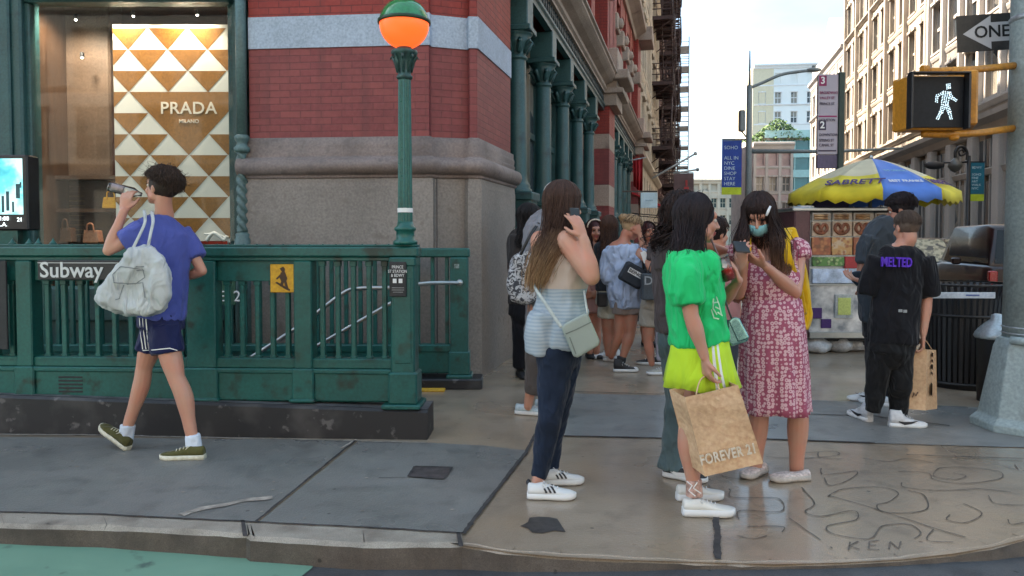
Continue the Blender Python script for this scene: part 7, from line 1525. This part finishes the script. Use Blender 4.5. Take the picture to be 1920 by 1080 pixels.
# kraft bag FOREVER 21
YB = 3.62; fr = [at(1286, 750, YB), at(1384, 722, YB), at(1431, 868, YB), at(1322, 893, YB)]; dv = V((-.055, .13, .025)); bkq = [q + dv for q in fr]; bkq[1] = fr[1] + V((-.02, .13, .01)); bkq[2] = fr[2] + V((-.02, .13, .03)); fr[0] = at(1284, 745, YB); fr[3] = at(1322, 893, YB)
h1 = [at(1305, 742, YB), at(1312, 715, YB + .02), at(1326, 704, YB + .04), at(1340, 712, YB + .03), at(1350, 732, YB)]; h2 = [q + V((.0, .10, .0)) for q in h1]; h2 = [at(1300, 745, YB + .12), at(1310, 716, YB + .07), at(1326, 705, YB + .04), at(1342, 716, YB + .08), at(1352, 738, YB + .12)]
r, o = paper_bag(fr, bkq, 'large creased brown paper bag reading FOREVER 21 carried by the girl in green', handles=(h1, h2), amp=.010)
rt = (fr[2] - fr[3]).normalized(); cc = at(1364, 851, YB) + V((0, -.014, 0)); text('lettering', 'FOREVER 21', .070, facem(cc, rt), mat('cream print', (.70, .62, .50), .6), r, sx=.70, bold=.02, spacing=1.08)
b = MB(); tl = [at(1300, 846, YB - .006), at(1427, 830, YB - .006)]
# shiny handbag
teal = mat('metallic teal leather', (.22, .42, .40), .22, metal=.75, var=.2, vs_=9, b=.1)
r = empty('handbag', at(1384, 650, 3.95), 'small shiny teal silver handbag at the hip of the girl in green', 'handbag'); B_l = prism_blob([(1366, 602), (1376, 594), (1386, 596), (1405, 632), (1402, 640), (1372, 650), (1364, 640)], 3.92, .07); o = B_l.bake('bag_body', teal, r, .007, 2); stick(o, [[(1368, 604), (1384, 640)], [(1384, 640), (1403, 634)]], .005, mat('dark teal edge', (.02, .08, .08), .4), 'seam'); strap('strap', [at(1372, 598, 3.92), at(1362, 570, 3.90), at(1352, 530, 3.92), at(1330, 495, 3.95)], .005, .003, mat('strap dark', (.05, .07, .07), .5), r)
# ================================================================== 9  woman in floral dress
f = Fig('masked woman in a pink floral dress looking down at her phone', 1455, 902, (-.25, -.97), Y=4.38); p = f.p
neckb = p(1440, 470, .03)
f.head(p(1423, 405, -.02), (-.42, -.91), pitch=-24, roll=0, neck=neckb, down=True); B = f.B
B.tube([p(1440, 468, .03), p(1440, 490, .02), p(1444, 530, .01), p(1447, 570), p(1448, 640)], [(.075, .06), (.165, .09), (.145, .11), (.13, .11), (.15, .13)], side=f.side)
arm(B, p(1494, 478, .02), p(1490, 548, -.09), p(1432, 496, -.22), r=(.052, .046, .040, .038, .026)); f.hand(p(1434, 498, -.22), (-.88, -.1, .42), (-.1, .25, 1), -1, .55, .98)
arm(B, p(1389, 480, .03), p(1384, 550, -.08), p(1394, 500, -.24), r=(.050, .044, .038, .036, .025)); f.hand(p(1393, 502, -.24), (-.1, -.1, 1), (.6, .5, .1), 1, .6, .92)
leg(B, p(1420, 690, 0), p(1424, 760, -.02), p(1416, 885, -.0), r=(.078, .068, .056, .050, .056, .036), k=1.0); leg(B, p(1492, 690, -.02), p(1497, 765, -.03), p(1493, 890, -.03), r=(.078, .068, .056, .050, .056, .036), k=1.04)
f.body(SK1, vox=.0055, lips=False)
m_, t_, p_ = nodes('pink floral cotton'); v = tex(t_, 'Voronoi', 44); v.inputs['Randomness'].default_value = .45; d_ = v.outputs['Distance']
ring = ramp(t_, d_, [(.0, (.38, .08, .14)), (.13, (.38, .08, .14)), (.18, (.66, .42, .46)), (.44, (.68, .44, .48)), (.52, (.34, .075, .135)), (1, (.38, .09, .15))]); t_.links.new(ring, p_.inputs['Base Color']); p_.inputs['Roughness'].default_value = .85; n9 = tex(t_, 'Noise', 8, detail=3, map_scale=(1, 1, .35)); bump(t_, p_, n9.outputs[0], .5, .03); floral = m_
P = f.part('dress_bodice', floral, wr=.006, wsc=9, vox=.009)
with P as b:
    b.tube([p(1440, 494, .015), p(1441, 505, .01), p(1444, 530, 0), p(1447, 562), p(1448, 590)], [(.125, .095), (.165, .12), (.168, .135), (.150, .13), (.160, .14)], side=f.side, caps=False)
    b.tube([p(1478, 455, .04), p(1480, 480, .02), p(1476, 520, .0)], [(.04, .05), (.055, .07), (.06, .08)], caps=False); b.tube([p(1402, 458, .04), p(1402, 482, .02), p(1404, 520, .0)], [(.035, .05), (.05, .07), (.055, .08)], caps=False)
    b.tube([p(1482, 462, .03), p(1494, 470, .02), p(1500, 486, .0)], [.056, .072, .070], caps=False); b.tube([p(1398, 464, .03), p(1388, 474, .02), p(1385, 488, .0)], [.052, .068, .066], caps=False)
skirt(f, 'dress_skirt', [(p(1448, 560), .158, .135), (p(1448, 580), .168, .15), (p(1449, 640), .186, .175), (p(1451, 700), .195, .19), (p(1453, 755), .198, .20), (p(1453, 768), .205, .205)], floral, 8, .055, 96)
b2 = [hairm('brown long hair', (.022, .012, .012), (.14, .065, .035), p(0, 520).z, p(0, 430).z), hairm('brown long hair two', (.035, .017, .015), (.20, .10, .05), p(0, 520).z, p(0, 430).z)]
f.hair(b2, [(50, 150, [p(1392, 430, -.02), p(1388, 455, -.05), p(1388, 480, -.06)], (.028, .025)), (-150, -50, [p(1456, 430, -.02), p(1466, 465, -.06), p(1468, 500, -.09), p(1462, 530, -.10)], (.042, .034)), (-180, 180, [p(1428, 440, .05), p(1430, 480, .08)], (.07, .06)), (-110, -45, [p(1450, 425, -.08), p(1458, 460, -.11), p(1458, 505, -.12)], (.03, .026)), (45, 100, [p(1397, 425, -.06), p(1393, 450, -.08), p(1398, 475, -.09)], (.025, .022)), (-50, 50, None, None)], 2000, front=72, sidea=84, back=120, puff=1.03, fr=.002, jit=.002, r0=.0027)
b = MB(f.H); rr = []
for i in range(9):
    z = -.018 - .088 * i / 8; row = []
    for j in range(13):
        a = -1 + 2 * j / 12; row.append(V((a * (.066 - .016 * max(0, i - 4) / 4), .112 + .006 * math.sin(math.pi * i / 8) - .058 * a * a - .03 * max(0, (i - 4) / 4) ** 1.5 - .012 * abs(i - 2) / 6 + .002 * (i % 2), z)))
    rr.append(row)
b.rings(rr, 0, False, True, False); o = b.build('face_mask', fabric('surgical mask', (.20, .42, .45), folds=.1), f.root); o.modifiers.new('s', 'SOLIDIFY').thickness = .003
b = MB(f.H)
for sg_ in (-1, 1): b.tube(smooth([V((sg_ * .064, .055, -.022)), V((sg_ * .078, .02, -.002)), V((sg_ * .082, -.01, .01)), V((sg_ * .078, .01, -.04)), V((sg_ * .052, .05, -.085))]), .0018, 5)
b.build('ear_loop', M['white'], f.root); b = MB(f.H); b.tube([V((-.072, .062, .085)), V((-.060, .085, .060)), V((-.052, .096, .040))], [.006, .008, .006], 8); b.build('hair_clip', M['white'], f.root)
cs = mat('cream speckled shoe', (.60, .50, .47), .7, var=.35, vs_=60)
shoe(f.root, G(1517, 899), (-1, -.18), (cs, mat('rope sole', (.45, .40, .36), .7), cs), .25, mule=True); shoe(f.root, G(1434, 884), (-.75, -.65), (cs, mat('rope sole', (.5, .4, .3)), cs), .24, mule=True)
r = empty('mobile_phone', p(1388, 464, -.26), 'black phone held by the masked woman in the floral dress', 'phone'); b = MB(facem(p(1390, 463, -.265), (.93, .1, -.05), (.0, .75, .65))); b.bbox(-.042, .042, -.045, .045, -.005, .005, .004); b.build('phone_body', M['black'], r)
yb = fabric('yellow canvas', (.70, .42, .012), folds=.4)
r = empty('backpack', at(1508, 615, 4.6), 'bright yellow backpack worn by the woman in the floral dress', 'bag'); prism_blob([(1462, 432), (1490, 428), (1502, 470), (1516, 540), (1521, 590), (1514, 618), (1496, 610), (1462, 600)], 4.62, .16).bake('bag_body', yb, r, .012, 6, wr=.006)
strap('strap', [p(1478, 432, .10), p(1475, 440, -.05), p(1474, 468, -.13), p(1482, 500, -.12), p(1496, 540, .0), p(1505, 590, .12)], .026, .006, yb, r); strap('strap', [p(1404, 440, .08), p(1402, 448, -.04), p(1402, 470, -.11), p(1396, 500, -.10), p(1392, 560, .05)], .020, .006, yb, r)
# ================================================================== 10  man with MELTED tee
f = Fig('close cropped man in a black tee with purple MELTED lettering', 1665, 800, (-.12, .99), Y=5.52); p = f.p
f.head(p(1699, 428), (-.15, .98), pitch=-8, neck=p(1694, 462), feat=False, k=1.0); B = f.B
B.tube([p(1694, 460), p(1690, 480), p(1685, 540), p(1680, 600), p(1674, 650)], [(.075, .065), (.15, .085), (.15, .10), (.14, .11), (.14, .12)], side=f.side)
arm(B, p(1732, 496), p(1738, 560, -.0), p(1731, 628, -.05), r=(.05, .044, .038, .036, .026)); f.hand(p(1731, 630, -.05), (-.02, .05, -1), (-.9, .3, 0), 1, .8, .95); arm(B, p(1650, 503), p(1632, 545, .05), p(1618, 530, .22)); f.hand(p(1618, 528, .22), (-.5, .7, .2), (0, 0, 1), -1, .6); f.body(SK1, lips=False, vox=.0075)
bt = fabric('black cotton', (.008, .008, .011), folds=.5, var=.3)
P = f.part('t_shirt', bt, wr=.008, wsc=6, vox=.010)
with P as b:
    b.tube([p(1693, 462), p(1691, 474), p(1688, 500), p(1682, 560), p(1676, 610), p(1674, 642)], [(.09, .07), (.16, .10), (.180, .118), (.170, .126), (.172, .13), (.176, .134)], side=f.side, caps=False)
    b.tube([p(1726, 486), p(1734, 520), p(1740, 554)], [.085, .083, .080], caps=False); b.tube([p(1650, 486), p(1637, 520, .02), p(1630, 550, .04)], [.085, .082, .080], caps=False)
h = hit(P.o, 1676, 492)
text('lettering', 'MELTED', .095, facem(V((h[0].x, h[0].y - .036, h[0].z)), (1, .03, -.03)), mat('purple print', (.10, .02, .55), .6), P.o, sx=.66, bold=.022, extrude=.008)
b = MB(); q = hit(P.o, 1692, 583)[0]; b.box(q.x - .03, q.x - .004, q.y - .008, q.y, q.z - .008, q.z + .012); b.box(q.x + .004, q.x + .03, q.y - .008, q.y, q.z - .012, q.z + .008); b.build('back_tag', mat('grey tag', (.3, .32, .33), .5), P.o)
P = f.part('trousers', fabric('black trousers', (.009, .009, .010), folds=.5), wr=.007, wsc=9, vox=.010)
with P as b:
    b.tube([p(1674, 625), p(1670, 660)], [(.165, .13), (.17, .135)], side=f.side); b.tube([p(1652, 655), p(1644, 715, -.0), p(1640, 745), p(1637, 772)], [.090, .070, .060, .050], caps=False); b.tube([p(1688, 655), p(1688, 715, -.03), p(1686, 745), p(1684, 778)], [.094, .074, .063, .052], caps=False)
f.hair([hairm('buzzed brown hair', (.12, .085, .065)), hairm('buzzed brown hair two', (.08, .055, .045))], None, 900, front=50, sidea=82, back=105, puff=.93, r0=.002, cap=(.079, .097, .091))
hb = mat('white black high top', (.62, .62, .64), .5)
shoe(f.root, G(1632, 792), (.02, -1) if False else (-.15, .95), (hb, ws, blk, ws), .27, high=.045, stripes='swoosh'); shoe(f.root, G(1666, 800), (1, -.12), (hb, ws, blk, ws), .27, high=.045, stripes='swoosh')
r = [at(1708, 656, 5.50), at(1738, 656, 5.46), at(1735, 769, 5.46), at(1698, 766, 5.50)]; k_ = [q + V((.085, .19, 0)) for q in r]
pb, o = paper_bag([r[0], r[1], r[2], r[3]], [at(1722, 654, 5.66), at(1755, 656, 5.62), at(1757, 766, 5.62), at(1716, 764, 5.66)], 'upright brown paper bag with printed side panel in the hand of the man in black', handles=([at(1716, 657, 5.5), at(1722, 640, 5.5), at(1731, 636, 5.5), at(1734, 657, 5.48)], [at(1730, 656, 5.62), at(1728, 642, 5.56), at(1735, 638, 5.52), at(1748, 657, 5.60)]))
b = MB(); Mx_ = facem(at(1746, 715, 5.53), V((.14, .30, 0))); b.M = Mx_
for k, (z, hh) in enumerate(((.20, .03), (.155, .02), (.11, .035), (.06, .02), (-.06, .09))): b.box(-.045, .045, z - hh / 2, z + hh / 2, .004, .006)
b.build('side_print', mat('dark print', (.09, .055, .035), .6, var=.6, vs_=60), pb)
b = MB(); q = at(1716, 745, 5.475); b.tube([q + V((-.02, 0, 0)), q + V((-.01, 0, .035)), q + V((.005, 0, .01)), q + V((.02, 0, .04))], .004, 5); b.build('small_logo', mat('dark print two', (.12, .06, .03), .6), pb)
# 11 man in grey at the cart
f = Fig('dark haired man in slate grey tee beyond the man in black', 1650, 760, (-.5, .86), Y=6.25); p = f.p
f.head(p(1688, 394), (-.85, .52), pitch=-18, neck=p(1676, 424), feat=True); B = f.B
B.tube([p(1675, 422), p(1660, 442), p(1655, 500), p(1655, 570)], [(.08, .07), (.19, .11), (.17, .13), (.16, .13)], side=f.side); arm(B, p(1632, 450, -.1), p(1612, 515, -.08), p(1632, 545, .1)); f.hand(p(1632, 545, .1), (-.3, 1, 0), (0, 0, -1), -1, .5); f.body(SK3, vox=.010)
P = f.part('t_shirt', fabric('slate jersey', (.045, .055, .068), folds=.4), wr=.008, vox=.012)
with P as b: b.tube([p(1676, 420), p(1668, 430), p(1655, 455), p(1650, 520), p(1652, 600)], [(.10, .09), (.18, .12), (.21, .14), (.19, .15), (.18, .15)], side=f.side, caps=False); b.tube([p(1634, 446, -.08), p(1620, 495, -.08)], [.085, .08], caps=False)
P = f.part('trousers', fabric('charcoal trousers', (.02, .02, .024), folds=.3), vox=.013)
with P as b: b.tube([p(1654, 590), p(1654, 630)], [(.17, .14), (.17, .14)], side=f.side); b.tube([p(1645, 625), p(1642, 742)], [.1, .07], caps=False); b.tube([p(1664, 625), p(1664, 745)], [.1, .07], caps=False)
f.hair(bk, None, 900, front=62, sidea=80, back=112, puff=1.10, jit=.010)
shoe(f.root, G(1652, 752), (-.9, .1), (white_l, ws, blk, ws), .28, stripes='swoosh'); shoe(f.root, G(1675, 764), (-.6, .6), (white_l, ws, blk, ws), .28)
r = empty('shoulder_bag', p(1610, 530, -.2), 'small dark bag at the elbow of the man in slate grey', 'bag'); prism_blob([(1596, 512), (1612, 508), (1626, 518), (1622, 532), (1606, 536), (1598, 526)], 6.0, .1).bake('bag_body', fabric('blue black cloth', (.02, .03, .045)), r, .01, 3, wr=.004); strap('strap', [at(1620, 515, 6.02), at(1628, 480, 6.05), at(1645, 440, 6.1)], .008, .004, M['black'], r)

bpy.data.scenes.remove(TS)
